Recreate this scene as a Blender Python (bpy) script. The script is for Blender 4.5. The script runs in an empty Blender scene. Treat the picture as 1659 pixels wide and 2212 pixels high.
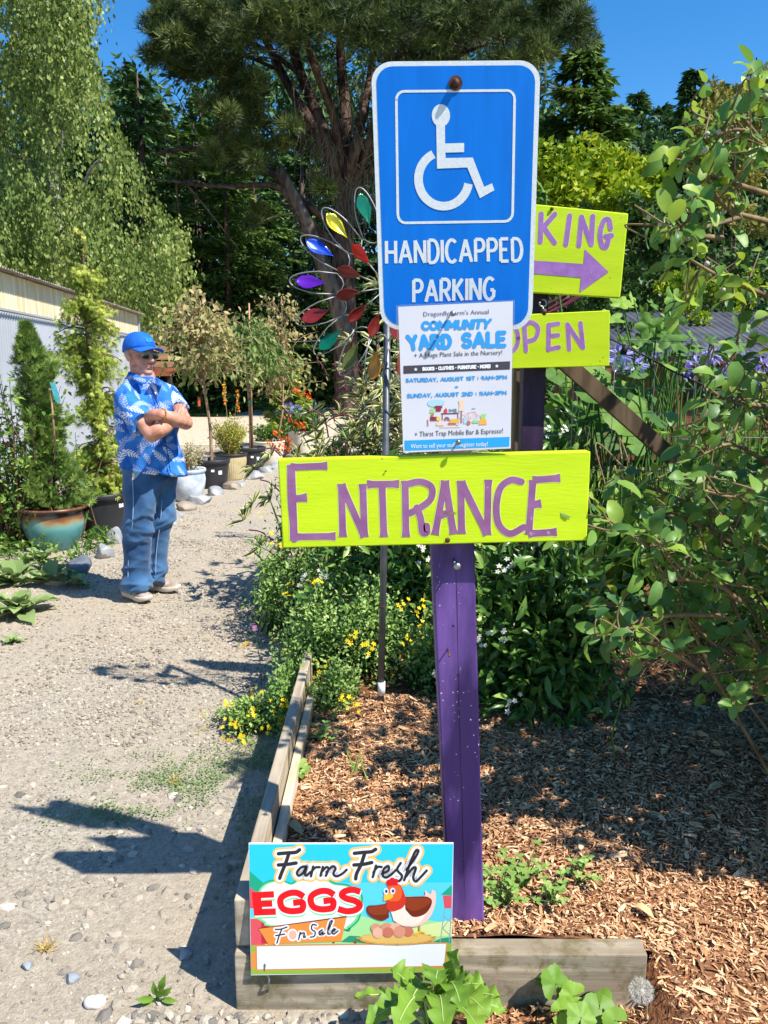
import bpy, bmesh, math, random
import numpy as np
from mathutils import Vector, Matrix
random.seed(7); RNG = np.random.default_rng(11)
R = math.radians
SC = bpy.context.scene
COL = SC.collection
# ------------------------------------------------------------------ camera, sky, sun, exposure
PITCH = R(10.4); CAMZ = 1.5; FOC = 1671.0; IW, IH = 1659.0, 2212.0
cd = bpy.data.cameras.new('camera'); cam = bpy.data.objects.new('camera', cd); COL.objects.link(cam)
cam.location = (0, 0, CAMZ); cam.rotation_euler = (R(90) - PITCH, 0, 0)
cd.sensor_fit = 'VERTICAL'; cd.sensor_height = 24.0; cd.lens = 24.0 * FOC / IH
cd.clip_start = 0.05; cd.clip_end = 2000
SC.camera = cam
SUNV = Vector((0.62, -0.40, 1.0)).normalized()
wd = bpy.data.worlds.new('World'); SC.world = wd; wd.use_nodes = True
wn = wd.node_tree.nodes; wl = wd.node_tree.links
sky = wn.new('ShaderNodeTexSky'); sky.sky_type = 'NISHITA'; sky.sun_disc = False
sky.sun_elevation = math.asin(SUNV.z); sky.sun_rotation = math.atan2(SUNV.x, SUNV.y)
sky.air_density = 1.0; sky.dust_density = 0.2; sky.ozone_density = 4.0; sky.altitude = 200
hs = wn.new('ShaderNodeHueSaturation'); hs.inputs['Saturation'].default_value = 1.33
wl.new(sky.outputs[0], hs.inputs['Color']); wl.new(hs.outputs[0], wn['Background'].inputs[0])
wn['Background'].inputs[1].default_value = 0.115
sl = bpy.data.lights.new('sun', 'SUN'); sun = bpy.data.objects.new('sun', sl); COL.objects.link(sun)
sl.energy = 4.6; sl.angle = R(0.53); sl.color = (1.0, 0.95, 0.87)
sun.rotation_euler = (-SUNV).to_track_quat('-Z', 'Y').to_euler(); sun.location = (4, -3, 12)
SC.view_settings.view_transform = 'Standard'; SC.view_settings.look = 'None'
SC.view_settings.exposure = 0.86; SC.view_settings.gamma = 1.0
SC.cycles.max_bounces = 6; SC.cycles.transparent_max_bounces = 12

# ------------------------------------------------------------------ surveying: photo position + distance -> place
CP, SP = math.cos(PITCH), math.sin(PITCH)
CAMP = np.array([0, 0, CAMZ])
def ray(x, y):
    u = (x - IW / 2) / FOC; v = (IH / 2 - y) / FOC
    return np.array([u, CP + v * SP, -SP + v * CP])
def P(x, y, d):
    r = ray(x, y); return CAMP + r * (d / r[1])
def G(x, y, z=0.0):
    r = ray(x, y); return CAMP + r * ((z - CAMZ) / r[2])
def proj(V):
    V = np.atleast_2d(V) - CAMP
    dep = V[:, 1] * CP - V[:, 2] * SP; up = V[:, 1] * SP + V[:, 2] * CP
    return IW / 2 + FOC * V[:, 0] / dep, IH / 2 - FOC * up / dep, dep

# ------------------------------------------------------------------ mesh helpers
class Geo:
    def __init__(s): s.v = []; s.f = []; s.t = []; s.e = []; s.m = []; s.n = 0
    def add(s, V, F, tint=0.0, edge=0.0, mi=0):
        V = np.asarray(V, float).reshape(-1, 3); k = len(V)
        s.v.append(V)
        s.t.append(np.broadcast_to(np.asarray(tint, float), (k,)).copy())
        s.e.append(np.broadcast_to(np.asarray(edge, float), (k,)).copy())
        if isinstance(F, np.ndarray): groups = [F]
        else:
            d = {}
            for f in F: d.setdefault(len(f), []).append(f)
            groups = [np.array(g) for g in d.values()]
        for g in groups:
            s.f.append(g + s.n); s.m.append(np.full(len(g), mi))
        s.n += k
def obj(name, g, mats, parent=None, smooth=True, loc=None):
    if not g.v: return None
    V = np.concatenate(g.v)
    o0 = np.array(parent['base'] if parent is not None and 'base' in parent else (0, 0, 0), float)
    if parent is None and loc is not None: o0 = np.array(loc, float)
    me = bpy.data.meshes.new(name); me.vertices.add(len(V)); me.vertices.foreach_set('co', (V - o0).ravel())
    tot = np.concatenate([np.full(len(f), f.shape[1]) for f in g.f]); lv = np.concatenate([f.ravel() for f in g.f])
    me.loops.add(len(lv)); me.loops.foreach_set('vertex_index', lv.astype(np.int32))
    me.polygons.add(len(tot)); st = np.concatenate([[0], np.cumsum(tot)[:-1]])
    me.polygons.foreach_set('loop_start', st.astype(np.int32)); me.polygons.foreach_set('loop_total', tot.astype(np.int32))
    if not isinstance(mats, (list, tuple)): mats = [mats]
    for m in mats: me.materials.append(m)
    me.polygons.foreach_set('material_index', np.concatenate(g.m).astype(np.int32))
    me.polygons.foreach_set('use_smooth', np.full(len(tot), bool(smooth)))
    a = me.attributes.new('tint', 'FLOAT', 'POINT'); a.data.foreach_set('value', np.concatenate(g.t).astype(np.float32))
    a = me.attributes.new('edge', 'FLOAT', 'POINT'); a.data.foreach_set('value', np.concatenate(g.e).astype(np.float32))
    me.update(calc_edges=True); me.validate()
    o = bpy.data.objects.new(name, me); COL.objects.link(o)
    if parent is not None:
        o.parent = parent
        if 'base' in parent: pass
    elif loc is not None: o.location = loc
    return o
def subparent(child_geo, name, mats, part, thing, smooth=True):
    """a sub-part under a part that itself sits at its thing's origin"""
    o = obj(name, child_geo, mats, None, smooth)
    b = np.array(thing['base']); o.data.transform(Matrix.Translation(Vector(-b))); o.parent = part
    return o
def tag(o, label=None, cat=None, group=None, kind=None):
    if label: o['label'] = label
    if cat: o['category'] = cat
    if group: o['group'] = group
    if kind: o['kind'] = kind
    return o
def thing(name, label, cat, base=(0, 0, 0), group=None):
    o = bpy.data.objects.new(name, None); COL.objects.link(o); o.empty_display_size = 0.1
    o.location = tuple(float(c) for c in base); o['base'] = [float(c) for c in base]
    return tag(o, label, cat, group)
def copy_thing(o, loc, label, rz=0.0, sc=1.0, group=None):
    r = o.copy(); COL.objects.link(r); r.location = tuple(float(c) for c in loc); r.rotation_euler = (0, 0, rz)
    r.scale = (sc, sc, sc) if not isinstance(sc, (tuple, list)) else sc
    r['label'] = label
    if group: r['group'] = group
    for ch in list(o.children):
        c = ch.copy(); COL.objects.link(c); c.parent = r
        for g2 in list(ch.children):
            d = g2.copy(); COL.objects.link(d); d.parent = c
    return r

def nrm(a): 
    a = np.asarray(a, float); return a / np.maximum(np.linalg.norm(a, axis=-1, keepdims=True), 1e-9)
def scatter(g, TV, TF, pos, along, normal, scale, tint=0.0, edge=0.0, mi=0):
    """copies of a small template (x along, y across, z normal) baked into one mesh"""
    pos = np.atleast_2d(pos); N = len(pos)
    if N == 0: return
    a = nrm(np.broadcast_to(along, (N, 3))); n = np.broadcast_to(normal, (N, 3))
    n = n - a * (a * n).sum(1, keepdims=True)
    bad = np.linalg.norm(n, axis=1) < 1e-4
    n = np.where(bad[:, None], np.cross(a, [0.3, 0.9, 0.2]), n); n = nrm(n); b = np.cross(n, a)
    s = np.broadcast_to(np.asarray(scale, float).reshape(-1, 1) if np.ndim(scale) < 2 else scale, (N, 3)) if np.ndim(scale) else np.full((N, 3), scale)
    TV = np.asarray(TV, float); m = len(TV)
    V = pos[:, None, :] + TV[None, :, 0:1] * s[:, None, 0:1] * a[:, None] + TV[None, :, 1:2] * s[:, None, 1:2] * b[:, None] + TV[None, :, 2:3] * s[:, None, 2:3] * n[:, None]
    TF = np.asarray(TF); F = (TF[None] + (np.arange(N) * m)[:, None, None]).reshape(-1, TF.shape[1])
    t = np.repeat(np.broadcast_to(tint, (N,)), m); e = np.tile(np.broadcast_to(edge, (m,)), N)
    g.add(V.reshape(-1, 3), F, t, e, mi)
# leaf templates
LEAF4 = np.array([[0, 0, 0], [.45, -.5, .08], [1, 0, 0], [.45, .5, .08]]); LEAF4F = np.array([[0, 1, 2], [0, 2, 3]])
LEAF8 = np.array([[0, 0, 0], [.25, -.36, .07], [.6, -.42, .09], [1, 0, -.1], [.6, .42, .09], [.25, .36, .07], [.3, 0, 0.0], [.65, 0, 0.02]])
LEAF8F = np.array([[0, 1, 6], [1, 2, 7], [1, 7, 6], [2, 3, 7], [3, 4, 7], [4, 5, 6], [4, 6, 7], [5, 0, 6]])
LEAF8E = np.array([0, 1, 1, .5, 1, 1, 0, 0.])
LR = [(0, 0, 0)]; LRF = []; LRE = [0]
for u_, h_, z_ in ((.12, .22, .03), (.32, .44, .05), (.55, .49, .04), (.78, .34, -.03), (.92, .16, -.10)):
    LR += [(u_, -h_, z_ + .10 * h_), (u_, 0, z_), (u_, h_, z_ + .10 * h_)]; LRE += [1, 0, 1]
LR.append((1, 0, -.15)); LRE.append(.5)
for k_ in range(4):
    a_ = 1 + 3 * k_; LRF += [(a_, a_ + 1, a_ + 4, a_ + 3), (a_ + 1, a_ + 2, a_ + 5, a_ + 4)]
LRF = np.array([(0, 0, 2, 1)] * 0 + LRF); LR = np.array(LR, float); LRE = np.array(LRE, float)
NEED = np.array([[0, -.5, 0], [0, .5, 0], [1, 0, 0]]); NEEDF = np.array([[0, 1, 2]])
def tube(g, pts, rad, sides=6, tint=0.0, mi=0, cap=True):
    pts = np.asarray(pts, float); n = len(pts); rad = np.broadcast_to(np.asarray(rad, float), (n,))
    T = nrm(np.gradient(pts, axis=0)); up = np.array([0, 0, 1.0]) if abs(T[0][2]) < .9 else np.array([1.0, 0, 0])
    u = nrm(np.cross(up, T[0])); V = []
    an = np.linspace(0, 2 * np.pi, sides, endpoint=False)
    for i in range(n):
        u = nrm(u - T[i] * np.dot(u, T[i])); w = np.cross(T[i], u)
        V.append(pts[i] + rad[i] * (np.cos(an)[:, None] * u + np.sin(an)[:, None] * w))
    F = [(i * sides + j, i * sides + (j + 1) % sides, (i + 1) * sides + (j + 1) % sides, (i + 1) * sides + j) for i in range(n - 1) for j in range(sides)]
    if cap: F += [tuple(range(sides))[::-1], tuple((n - 1) * sides + j for j in range(sides))]
    g.add(np.concatenate(V), F, tint, 0.0, mi)
def cr(pts, n=8):
    """Catmull-Rom through the points"""
    p = np.asarray(pts, float)
    if len(p) < 3: return np.array([p[0] + (p[-1] - p[0]) * t for t in np.linspace(0, 1, n + 1)])
    q = np.vstack([2 * p[0] - p[1], p, 2 * p[-1] - p[-2]]); out = []
    for i in range(1, len(q) - 2):
        for t in np.linspace(0, 1, n, endpoint=False):
            a, b, c, d = q[i - 1], q[i], q[i + 1], q[i + 2]
            out.append(.5 * ((2 * b) + (-a + c) * t + (2 * a - 5 * b + 4 * c - d) * t * t + (-a + 3 * b - 3 * c + d) * t ** 3))
    out.append(p[-1]); return np.array(out)
def lathe(g, prof, c, segs=40, mi=0, tint=0.0, wob=None):
    an = np.linspace(0, 2 * np.pi, segs, endpoint=False); V = []; c = np.asarray(c, float)
    for (r, z) in prof:
        rr = r * (1 + (wob(an, z) if wob else 0 * an))
        V.append(np.stack([c[0] + rr * np.cos(an), c[1] + rr * np.sin(an), np.full(segs, c[2] + z)], 1))
    n = len(prof)
    F = [(i * segs + j, i * segs + (j + 1) % segs, (i + 1) * segs + (j + 1) % segs, (i + 1) * segs + j) for i in range(n - 1) for j in range(segs)]
    g.add(np.concatenate(V), F, tint, 0.0, mi)
def disc(g, c, r, segs=24, mi=0, jit=0.0):
    an = np.linspace(0, 2 * np.pi, segs, endpoint=False); c = np.asarray(c, float)
    V = np.stack([c[0] + r * np.cos(an), c[1] + r * np.sin(an), np.full(segs, c[2])], 1)
    g.add(V, [tuple(range(segs))], 0, 0, mi)
def prism(g, poly, vec, mi=0, tint=0.0, front=True):
    """closed prism: polygon (3-D points) swept along vec"""
    p = np.asarray(poly, float); n = len(p); q = p + np.asarray(vec, float)
    F = [tuple(range(n)), tuple(range(2 * n - 1, n - 1, -1))] + [(i, i + n, (i + 1) % n + n, (i + 1) % n) for i in range(n)]
    g.add(np.vstack([p, q]), F, tint, 0.0, mi)
def box(g, lo, hi, mi=0, tint=0.0, bev=0.0, M=None):
    lo = np.minimum(lo, hi) if False else np.asarray(lo, float); hi = np.asarray(hi, float)
    if bev > 0:
        bm = bmesh.new(); bmesh.ops.create_cube(bm, size=1.0)
        for v in bm.verts: v.co = Vector([(lo[k] + hi[k]) / 2 + v.co[k] * (hi[k] - lo[k]) for k in range(3)])
        bmesh.ops.bevel(bm, geom=bm.edges[:], offset=bev, segments=2, affect='EDGES', profile=.6)
        V = np.array([v.co[:] for v in bm.verts]); bm.verts.index_update(); F = [tuple(v.index for v in f.verts) for f in bm.faces]; bm.free()
    else:
        V = np.array([[x, y, z] for x in (lo[0], hi[0]) for y in (lo[1], hi[1]) for z in (lo[2], hi[2])])
        F = [(0, 1, 3, 2), (4, 6, 7, 5), (0, 4, 5, 1), (2, 3, 7, 6), (0, 2, 6, 4), (1, 5, 7, 3)]
    if M is not None: V = V @ np.array(M)[:3, :3].T + np.array(M)[:3, 3]
    g.add(V, F, tint, 0.0, mi)
def ico(sub=1):
    bm = bmesh.new(); bmesh.ops.create_icosphere(bm, subdivisions=sub, radius=1.0); bm.verts.index_update()
    V = np.array([v.co[:] for v in bm.verts]); F = np.array([[v.index for v in f.verts] for f in bm.faces]); bm.free(); return V, F
ICO1, ICO1F = ico(1); ICO2, ICO2F = ico(2); ICO3, ICO3F = ico(3)
def blob(g, c, r, sub=2, mi=0, tint=0.0, M=None):
    V, F = (ICO1, ICO1F) if sub == 1 else (ICO2, ICO2F) if sub == 2 else (ICO3, ICO3F)
    W = V * np.asarray(r, float)
    if M is not None: W = W @ np.asarray(M).T
    g.add(W + np.asarray(c, float), F, tint, 0.0, mi)

# ------------------------------------------------------------------ materials
def M(name, c1, c2=None, scale=8.0, rough=.6, bump=0.0, bscale=40.0, spec=.3, metal=0.0, tl=0.0, tint=False, map=(1, 1, 1), c3=None, detail=6.0, contrast=(.35, .65), edgec=None, coat=0.0, sheen=0.0, bumpmap=None):
    m = bpy.data.materials.new(name); m.use_nodes = True; nt = m.node_tree; n = nt.nodes; l = nt.links
    b = n['Principled BSDF']; b.inputs['Roughness'].default_value = rough; b.inputs['Specular IOR Level'].default_value = spec
    b.inputs['Metallic'].default_value = metal; b.inputs['Coat Weight'].default_value = coat
    if sheen: b.inputs['Sheen Weight'].default_value = sheen
    c1 = tuple(c1) + (1,); tc = n.new('ShaderNodeTexCoord'); mp = n.new('ShaderNodeMapping'); mp.inputs['Scale'].default_value = map
    l.new(tc.outputs['Object'], mp.inputs[0]); col = None
    if c2 is not None:
        c2 = tuple(c2) + (1,); rp = n.new('ShaderNodeValToRGB'); rp.color_ramp.elements[0].color = c1; rp.color_ramp.elements[1].color = c2
        if c3 is not None:
            e = rp.color_ramp.elements.new(.5 if tint else (contrast[0] + contrast[1]) / 2); e.color = tuple(c3) + (1,)
        nz = n.new('ShaderNodeTexNoise'); nz.inputs['Scale'].default_value = scale; nz.inputs['Detail'].default_value = detail; l.new(mp.outputs[0], nz.inputs[0])
        if tint:
            at = n.new('ShaderNodeAttribute'); at.attribute_name = 'tint'
            ad = n.new('ShaderNodeMath'); ad.operation = 'MULTIPLY_ADD'; ad.inputs[1].default_value = .35; ad.inputs[2].default_value = -.17; l.new(nz.outputs[0], ad.inputs[0])
            a2 = n.new('ShaderNodeMath'); a2.operation = 'ADD'; l.new(at.outputs['Fac'], a2.inputs[0]); l.new(ad.outputs[0], a2.inputs[1]); l.new(a2.outputs[0], rp.inputs[0])
        else:
            rp.color_ramp.elements[0].position = contrast[0]; rp.color_ramp.elements[-1].position = contrast[1]; l.new(nz.outputs[0], rp.inputs[0])
        col = rp.outputs[0]
    if edgec is not None:
        at = n.new('ShaderNodeAttribute'); at.attribute_name = 'edge'; mr = n.new('ShaderNodeMapRange'); mr.inputs[1].default_value = .45; mr.inputs[2].default_value = .62; l.new(at.outputs['Fac'], mr.inputs[0])
        mx = n.new('ShaderNodeMix'); mx.data_type = 'RGBA'; l.new(mr.outputs[0], mx.inputs['Factor']); l.new(col, mx.inputs['A']); mx.inputs['B'].default_value = tuple(edgec) + (1,); col = mx.outputs['Result']
    if col is not None: l.new(col, b.inputs['Base Color'])
    else: b.inputs['Base Color'].default_value = c1
    if bump:
        nb = n.new('ShaderNodeTexNoise'); nb.inputs['Scale'].default_value = bscale; nb.inputs['Detail'].default_value = 5
        if bumpmap:
            m2 = n.new('ShaderNodeMapping'); m2.inputs['Scale'].default_value = bumpmap; l.new(tc.outputs['Object'], m2.inputs[0]); l.new(m2.outputs[0], nb.inputs[0])
        else: l.new(mp.outputs[0], nb.inputs[0])
        bp = n.new('ShaderNodeBump'); bp.inputs['Strength'].default_value = 1.0; bp.inputs['Distance'].default_value = bump; l.new(nb.outputs[0], bp.inputs['Height']); l.new(bp.outputs[0], b.inputs['Normal'])
    if tl > 0:
        t = n.new('ShaderNodeBsdfTranslucent'); ms = n.new('ShaderNodeMixShader'); ms.inputs[0].default_value = tl
        if col is not None: l.new(col, t.inputs[0])
        else: t.inputs[0].default_value = c1
        l.new(b.outputs[0], ms.inputs[1]); l.new(t.outputs[0], ms.inputs[2]); l.new(ms.outputs[0], n['Material Output'].inputs[0])
    return m
def S(r, g, b):
    """sRGB 0-255 -> linear"""
    f = lambda c: (c / 255) / 12.92 if c <= 10 else (((c / 255) + .055) / 1.055) ** 2.4
    return (f(r), f(g), f(b))
# ------------------------------------------------------------------ ground, gravel, mulch
def vnoise(x, y, s=1.0, seed=0):
    """smooth value noise"""
    x = np.asarray(x) * s + seed * 17.3; y = np.asarray(y) * s + seed * 9.1
    xi = np.floor(x); yi = np.floor(y); fx = x - xi; fy = y - yi; fx = fx * fx * (3 - 2 * fx); fy = fy * fy * (3 - 2 * fy)
    h = lambda a, b: np.modf(np.abs(np.sin(a * 127.1 + b * 311.7) * 43758.5453))[0]
    return (h(xi, yi) * (1 - fx) + h(xi + 1, yi) * fx) * (1 - fy) + (h(xi, yi + 1) * (1 - fx) + h(xi + 1, yi + 1) * fx) * fy
def ground_mat():
    m = bpy.data.materials.new('gravel_and_dust'); m.use_nodes = True; nt = m.node_tree; n = nt.nodes; l = nt.links; b = n['Principled BSDF']; b.inputs['Roughness'].default_value = .95; b.inputs['Specular IOR Level'].default_value = .1
    tc = n.new('ShaderNodeTexCoord')
    def noise(s, d=6, r=.6):
        z = n.new('ShaderNodeTexNoise'); z.inputs['Scale'].default_value = s; z.inputs['Detail'].default_value = d; z.inputs['Roughness'].default_value = r; l.new(tc.outputs['Object'], z.inputs[0]); return z
    def ramp(src, a, b_, p0, p1):
        r = n.new('ShaderNodeValToRGB'); r.color_ramp.elements[0].color = a + (1,); r.color_ramp.elements[1].color = b_ + (1,); r.color_ramp.elements[0].position = p0; r.color_ramp.elements[1].position = p1; l.new(src, r.inputs[0]); return r
    dust = ramp(noise(30, 8, .75).outputs[0], S(142, 129, 111), S(192, 179, 158), .28, .72)
    vo = n.new('ShaderNodeTexVoronoi'); vo.inputs['Scale'].default_value = 120; l.new(tc.outputs['Object'], vo.inputs[0])
    sep = n.new('ShaderNodeSeparateColor'); l.new(vo.outputs['Color'], sep.inputs[0])
    st = ramp(sep.outputs[0], S(112, 107, 98), S(194, 186, 170), 0, 1)
    mr = n.new('ShaderNodeMapRange'); mr.inputs[1].default_value = .40; mr.inputs[2].default_value = .70; mr.inputs[4].default_value = .8; l.new(noise(1.1, 7).outputs[0], mr.inputs[0])
    mx = n.new('ShaderNodeMix'); mx.data_type = 'RGBA'; l.new(mr.outputs[0], mx.inputs['Factor']); l.new(dust.outputs[0], mx.inputs['A']); l.new(st.outputs[0], mx.inputs['B'])
    l.new(mx.outputs['Result'], b.inputs['Base Color'])
    bp = n.new('ShaderNodeBump'); bp.inputs['Distance'].default_value = .0012; l.new(vo.outputs['Distance'], bp.inputs['Height']); bp.invert = True
    b2 = n.new('ShaderNodeBump'); b2.inputs['Distance'].default_value = .006; l.new(noise(110, 7, .7).outputs[0], b2.inputs['Height']); l.new(bp.outputs[0], b2.inputs['Normal']); l.new(b2.outputs[0], b.inputs['Normal'])
    return m
m_gravel = ground_mat()
def sheet(xs, ys, f):
    X, Y = np.meshgrid(xs, ys); Z = f(X, Y); ny, nx = X.shape; g = Geo(); idx = np.arange(nx * ny).reshape(ny, nx)
    g.add(np.stack([X, Y, Z], -1).reshape(-1, 3), np.stack([idx[:-1, :-1], idx[:-1, 1:], idx[1:, 1:], idx[1:, :-1]], -1).reshape(-1, 4)); return g
m_earth = M('dry_grass_and_earth', S(96, 104, 58), S(128, 116, 82), 1.2, .95, .02, 30, .1, c3=S(84, 100, 48))
g = sheet(np.linspace(-150, 150, 61), np.linspace(-6, 220, 60), lambda X, Y: -.03 + 0 * X); tag(obj('ground', g, m_earth), kind='structure')
def path_z(X, Y): return .018 * (vnoise(X, Y, 1.6, 1) - .5) + .01 * (vnoise(X, Y, 5, 2) - .5)
g = sheet(np.linspace(-4.2, .9, 70), np.linspace(-.5, 34, 300), path_z)
V = g.v[0]; V[:, 0] += np.interp(V[:, 1], [0, 6, 12, 34], [0, -.1, -.5, -1.0])
tag(obj('gravel_path', g, m_gravel), kind='structure')
m_drive = M('pale_gravel_drive', S(176, 160, 140), S(206, 190, 168), 9, .95, .01, 60, .1)
g = sheet(np.linspace(-22, 3, 26), np.linspace(15.5, 25, 20), lambda X, Y: .012 + 0 * X); tag(obj('driveway', g, m_drive), kind='structure')
# bark mulch bed
def bed_z(X, Y):
    z = .15 + .035 * (vnoise(X, Y, 3, 3) - .5) + .02 * (vnoise(X, Y, 9, 4) - .5)
    z += .045 * np.exp(-(((X - .02) / .2) ** 2 + ((Y - 2.95) / .12) ** 2))
    out = np.clip((X - .45) / .5, 0, 1) * np.clip((2.2 - Y) / .6, 0, 1)
    z = z * (1 - out) + out * (.035 + .02 * (vnoise(X, Y, 6, 5) - .5))
    return np.where((Y < 1.658) & (X < .64), .012 + .012 * vnoise(X, Y, 7, 6) - .03 * np.clip((.18 - X) / .1, 0, 1), z)
m_soil = M('dark_bark_soil', S(96, 64, 44), S(140, 96, 66), 40, .95, .012, 90, .1)
xs = np.concatenate([np.linspace(-.284, .66, 60), np.linspace(.68, 7, 90)])
g = sheet(xs, np.concatenate([np.linspace(1.658, 4.2, 100), np.linspace(4.25, 7, 30)]), bed_z); tag(obj('mulch_bed', g, m_soil), kind='structure')
g = sheet(np.linspace(.08, 4, 90), np.linspace(.9, 1.656, 40), lambda X, Y: np.where(X < .64, np.where(Y > 1.59, -.02, bed_z(X, Y)), bed_z(X, Y)) - .0); tag(obj('soil_strip', g, m_soil), kind='structure')
m_chip = M('bark_chips', S(116, 78, 54), S(236, 202, 160), 30, .85, .0, 40, .15, tint=True, c3=S(194, 144, 102))
CH = np.array([[-.5, -.5, -.1], [-.5, .4, 0], [0, -.55, .25], [0, .5, .3], [.5, -.3, 0], [.5, .35, -.1]]); CHF = np.array([[0, 2, 3, 1], [2, 4, 5, 3]])
def chips(N, x0, x1, y0, y1, dens=None, s0=.007, s1=.027):
    X = RNG.uniform(x0, x1, N); Y = RNG.uniform(y0, y1, N)
    ok = ~((X < .64) & (Y < 1.665) & (X > -.4) & (Y > 1.58)) & ~((X < .12) & (Y < 1.67)); X, Y = X[ok], Y[ok]; N = len(X); Z = bed_z(X, Y) + RNG.uniform(-.002, .012, N)
    a = RNG.uniform(0, 2 * np.pi, N); al = np.stack([np.cos(a), np.sin(a), RNG.normal(0, .22, N)], 1); nn = np.stack([RNG.normal(0, .4, N), RNG.normal(0, .4, N), np.ones(N)], 1)
    L = np.exp(RNG.uniform(np.log(s0), np.log(s1), N)); W = L * RNG.uniform(.1, .32, N); s = np.stack([L, W, W * .8], 1)
    return np.stack([X, Y, Z], 1), al, nn, s, np.clip(RNG.normal(.5, .3, N), 0, 1)
g = Geo()
for arg in ((66000, -.28, 1.6, 1.66, 3.0), (16000, .1, 1.7, .95, 1.7), (14000, -.28, 3.0, 2.6, 4.2)):
    p, al, nn, s, t = chips(*arg); scatter(g, CH, CHF, p, al, nn, s, t)
p, al, nn, s, t = chips(900, -.28, 1.6, 1.6, 3.0, s0=.03, s1=.052); scatter(g, CH, CHF, p, al, nn, s, t)
p, al, nn, s, t = chips(400, .15, 1.3, 1.0, 1.7, s0=.03, s1=.05); scatter(g, CH, CHF, p, al, nn, s, t)
tag(obj('bark_mulch', g, m_chip, smooth=False), kind='stuff')
# loose gravel
m_stone = M('grey_gravel_stones', S(112, 107, 100), S(188, 178, 162), 60, .9, .002, 160, .15, tint=True, c3=S(156, 146, 130))
def pebbles(g, N, x0, x1, y0, y1, s0, s1, sub=1, band=None, zf=path_z, pw=1.6):
    X = RNG.uniform(x0, x1, N); Y = RNG.uniform(y0, y1, N)
    ok = ~((X > -.36) & (Y > 1.59)) if zf is path_z else np.ones(N, bool)
    if band is not None: ok &= RNG.uniform(0, 1, N) < band(X, Y)
    X, Y = X[ok], Y[ok]; N = len(X); r = s0 * (s1 / s0) ** (RNG.uniform(0, 1, N) ** pw)
    V, F = (ICO1, ICO1F); TV = V * np.array([1, .8, .55]) * (1 + RNG.uniform(-.25, .25, (len(V), 1)))
    a = RNG.uniform(0, 6.3, N); al = np.stack([np.cos(a), np.sin(a), RNG.normal(0, .25, N)], 1); nn = np.stack([RNG.normal(0, .3, N), RNG.normal(0, .3, N), np.ones(N)], 1)
    scatter(g, TV, F, np.stack([X, Y, zf(X, Y) + r * (.2 if s1 < .0125 or pw == 1 else -.08)], 1), al, nn, r, np.clip(RNG.normal(.5, .28, N), 0, 1))
def gband(X, Y): return np.clip((vnoise(X, Y, 1.1, 8) - .35) * 3.2, .06, 1)
g = Geo()
for k in range(4): pebbles(g, 3600, -1.9, -.2, .9, 3.4, .0018, .006, band=lambda X, Y: gband(X, Y) * .8)
for k in range(5): pebbles(g, 420, -1.9, -.2, .9, 3.6, .004, .0124, pw=2.6)
for k in range(3): pebbles(g, 8500, -2.6, -.3, 2.9, 6.8, .004, .012, band=lambda X, Y: np.clip(gband(X, Y) + .35, 0, 1))
for k in range(2): pebbles(g, 4200, -3.0, -.6, 6.0, 12, .006, .013)
for k in range(5): pebbles(g, 60, -1.7, -.36, 1.0, 3.0, .010, .02)
for k in range(4): pebbles(g, 30, -1.4, -.34, 1.3, 2.6, .016, .028)
for k in range(5): pebbles(g, 210, -.60, .14, 1.2, 1.585, .008, .019, pw=1)
tag(obj('gravel_stones', g, m_stone, smooth=False), kind='stuff')
# creeping green mat and dry tufts on the path
m_mat = M('creeping_thyme', S(96, 124, 70), S(146, 166, 110), 30, .8, tint=True, tl=.2)
g = Geo(); N = 42000; X = RNG.uniform(-1.5, -.36, N); Y = RNG.uniform(1.9, 3.3, N)
dn = np.exp(-(((X + .78) / .26) ** 2 + ((Y - 2.65) / .16) ** 2)) + .8 * np.exp(-(((X + .95) / .16) ** 2 + ((Y - 2.42) / .12) ** 2)) + .8 * np.exp(-(((X + .5) / .14) ** 2 + ((Y - 2.78) / .25) ** 2)) + .5 * np.exp(-(((X + .42) / .05) ** 2 + ((Y - 2.4) / .4) ** 2))
ok = RNG.uniform(0, 1, N) < dn * np.clip((vnoise(X, Y, 12, 9) - .25) * 2.2, 0, 1); X, Y = X[ok], Y[ok]; N = len(X); a = RNG.uniform(0, 6.3, N)
scatter(g, LEAF4, LEAF4F, np.stack([X, Y, path_z(X, Y) + RNG.uniform(.002, .012, N)], 1), np.stack([np.cos(a), np.sin(a), RNG.uniform(0, .6, N)], 1), (0, 0, 1), np.stack([RNG.uniform(.006, .012, N)] * 2 + [np.full(N, .01)], 1) * [1, .7, 1], RNG.uniform(0, 1, N))
tag(obj('creeping_groundcover', g, m_mat), kind='stuff')
m_dry = M('dry_grass', S(176, 146, 92), S(206, 190, 120), 20, .8, tint=True, tl=.2)
def tuft(g, c, n, h, spread=.5, tint=None, w=.004):
    c = np.asarray(c, float); a = RNG.uniform(0, 6.3, n); al = np.stack([np.cos(a) * spread, np.sin(a) * spread, RNG.uniform(.3, 1, n)], 1)
    scatter(g, NEED, NEEDF, c + np.stack([RNG.normal(0, h * .15, n), RNG.normal(0, h * .15, n), np.zeros(n)], 1), al, RNG.normal(0, 1, (n, 3)), np.stack([RNG.uniform(.4, 1, n) * h, np.full(n, w), np.ones(n)], 1), RNG.uniform(0, 1, n) if tint is None else tint)
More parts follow.
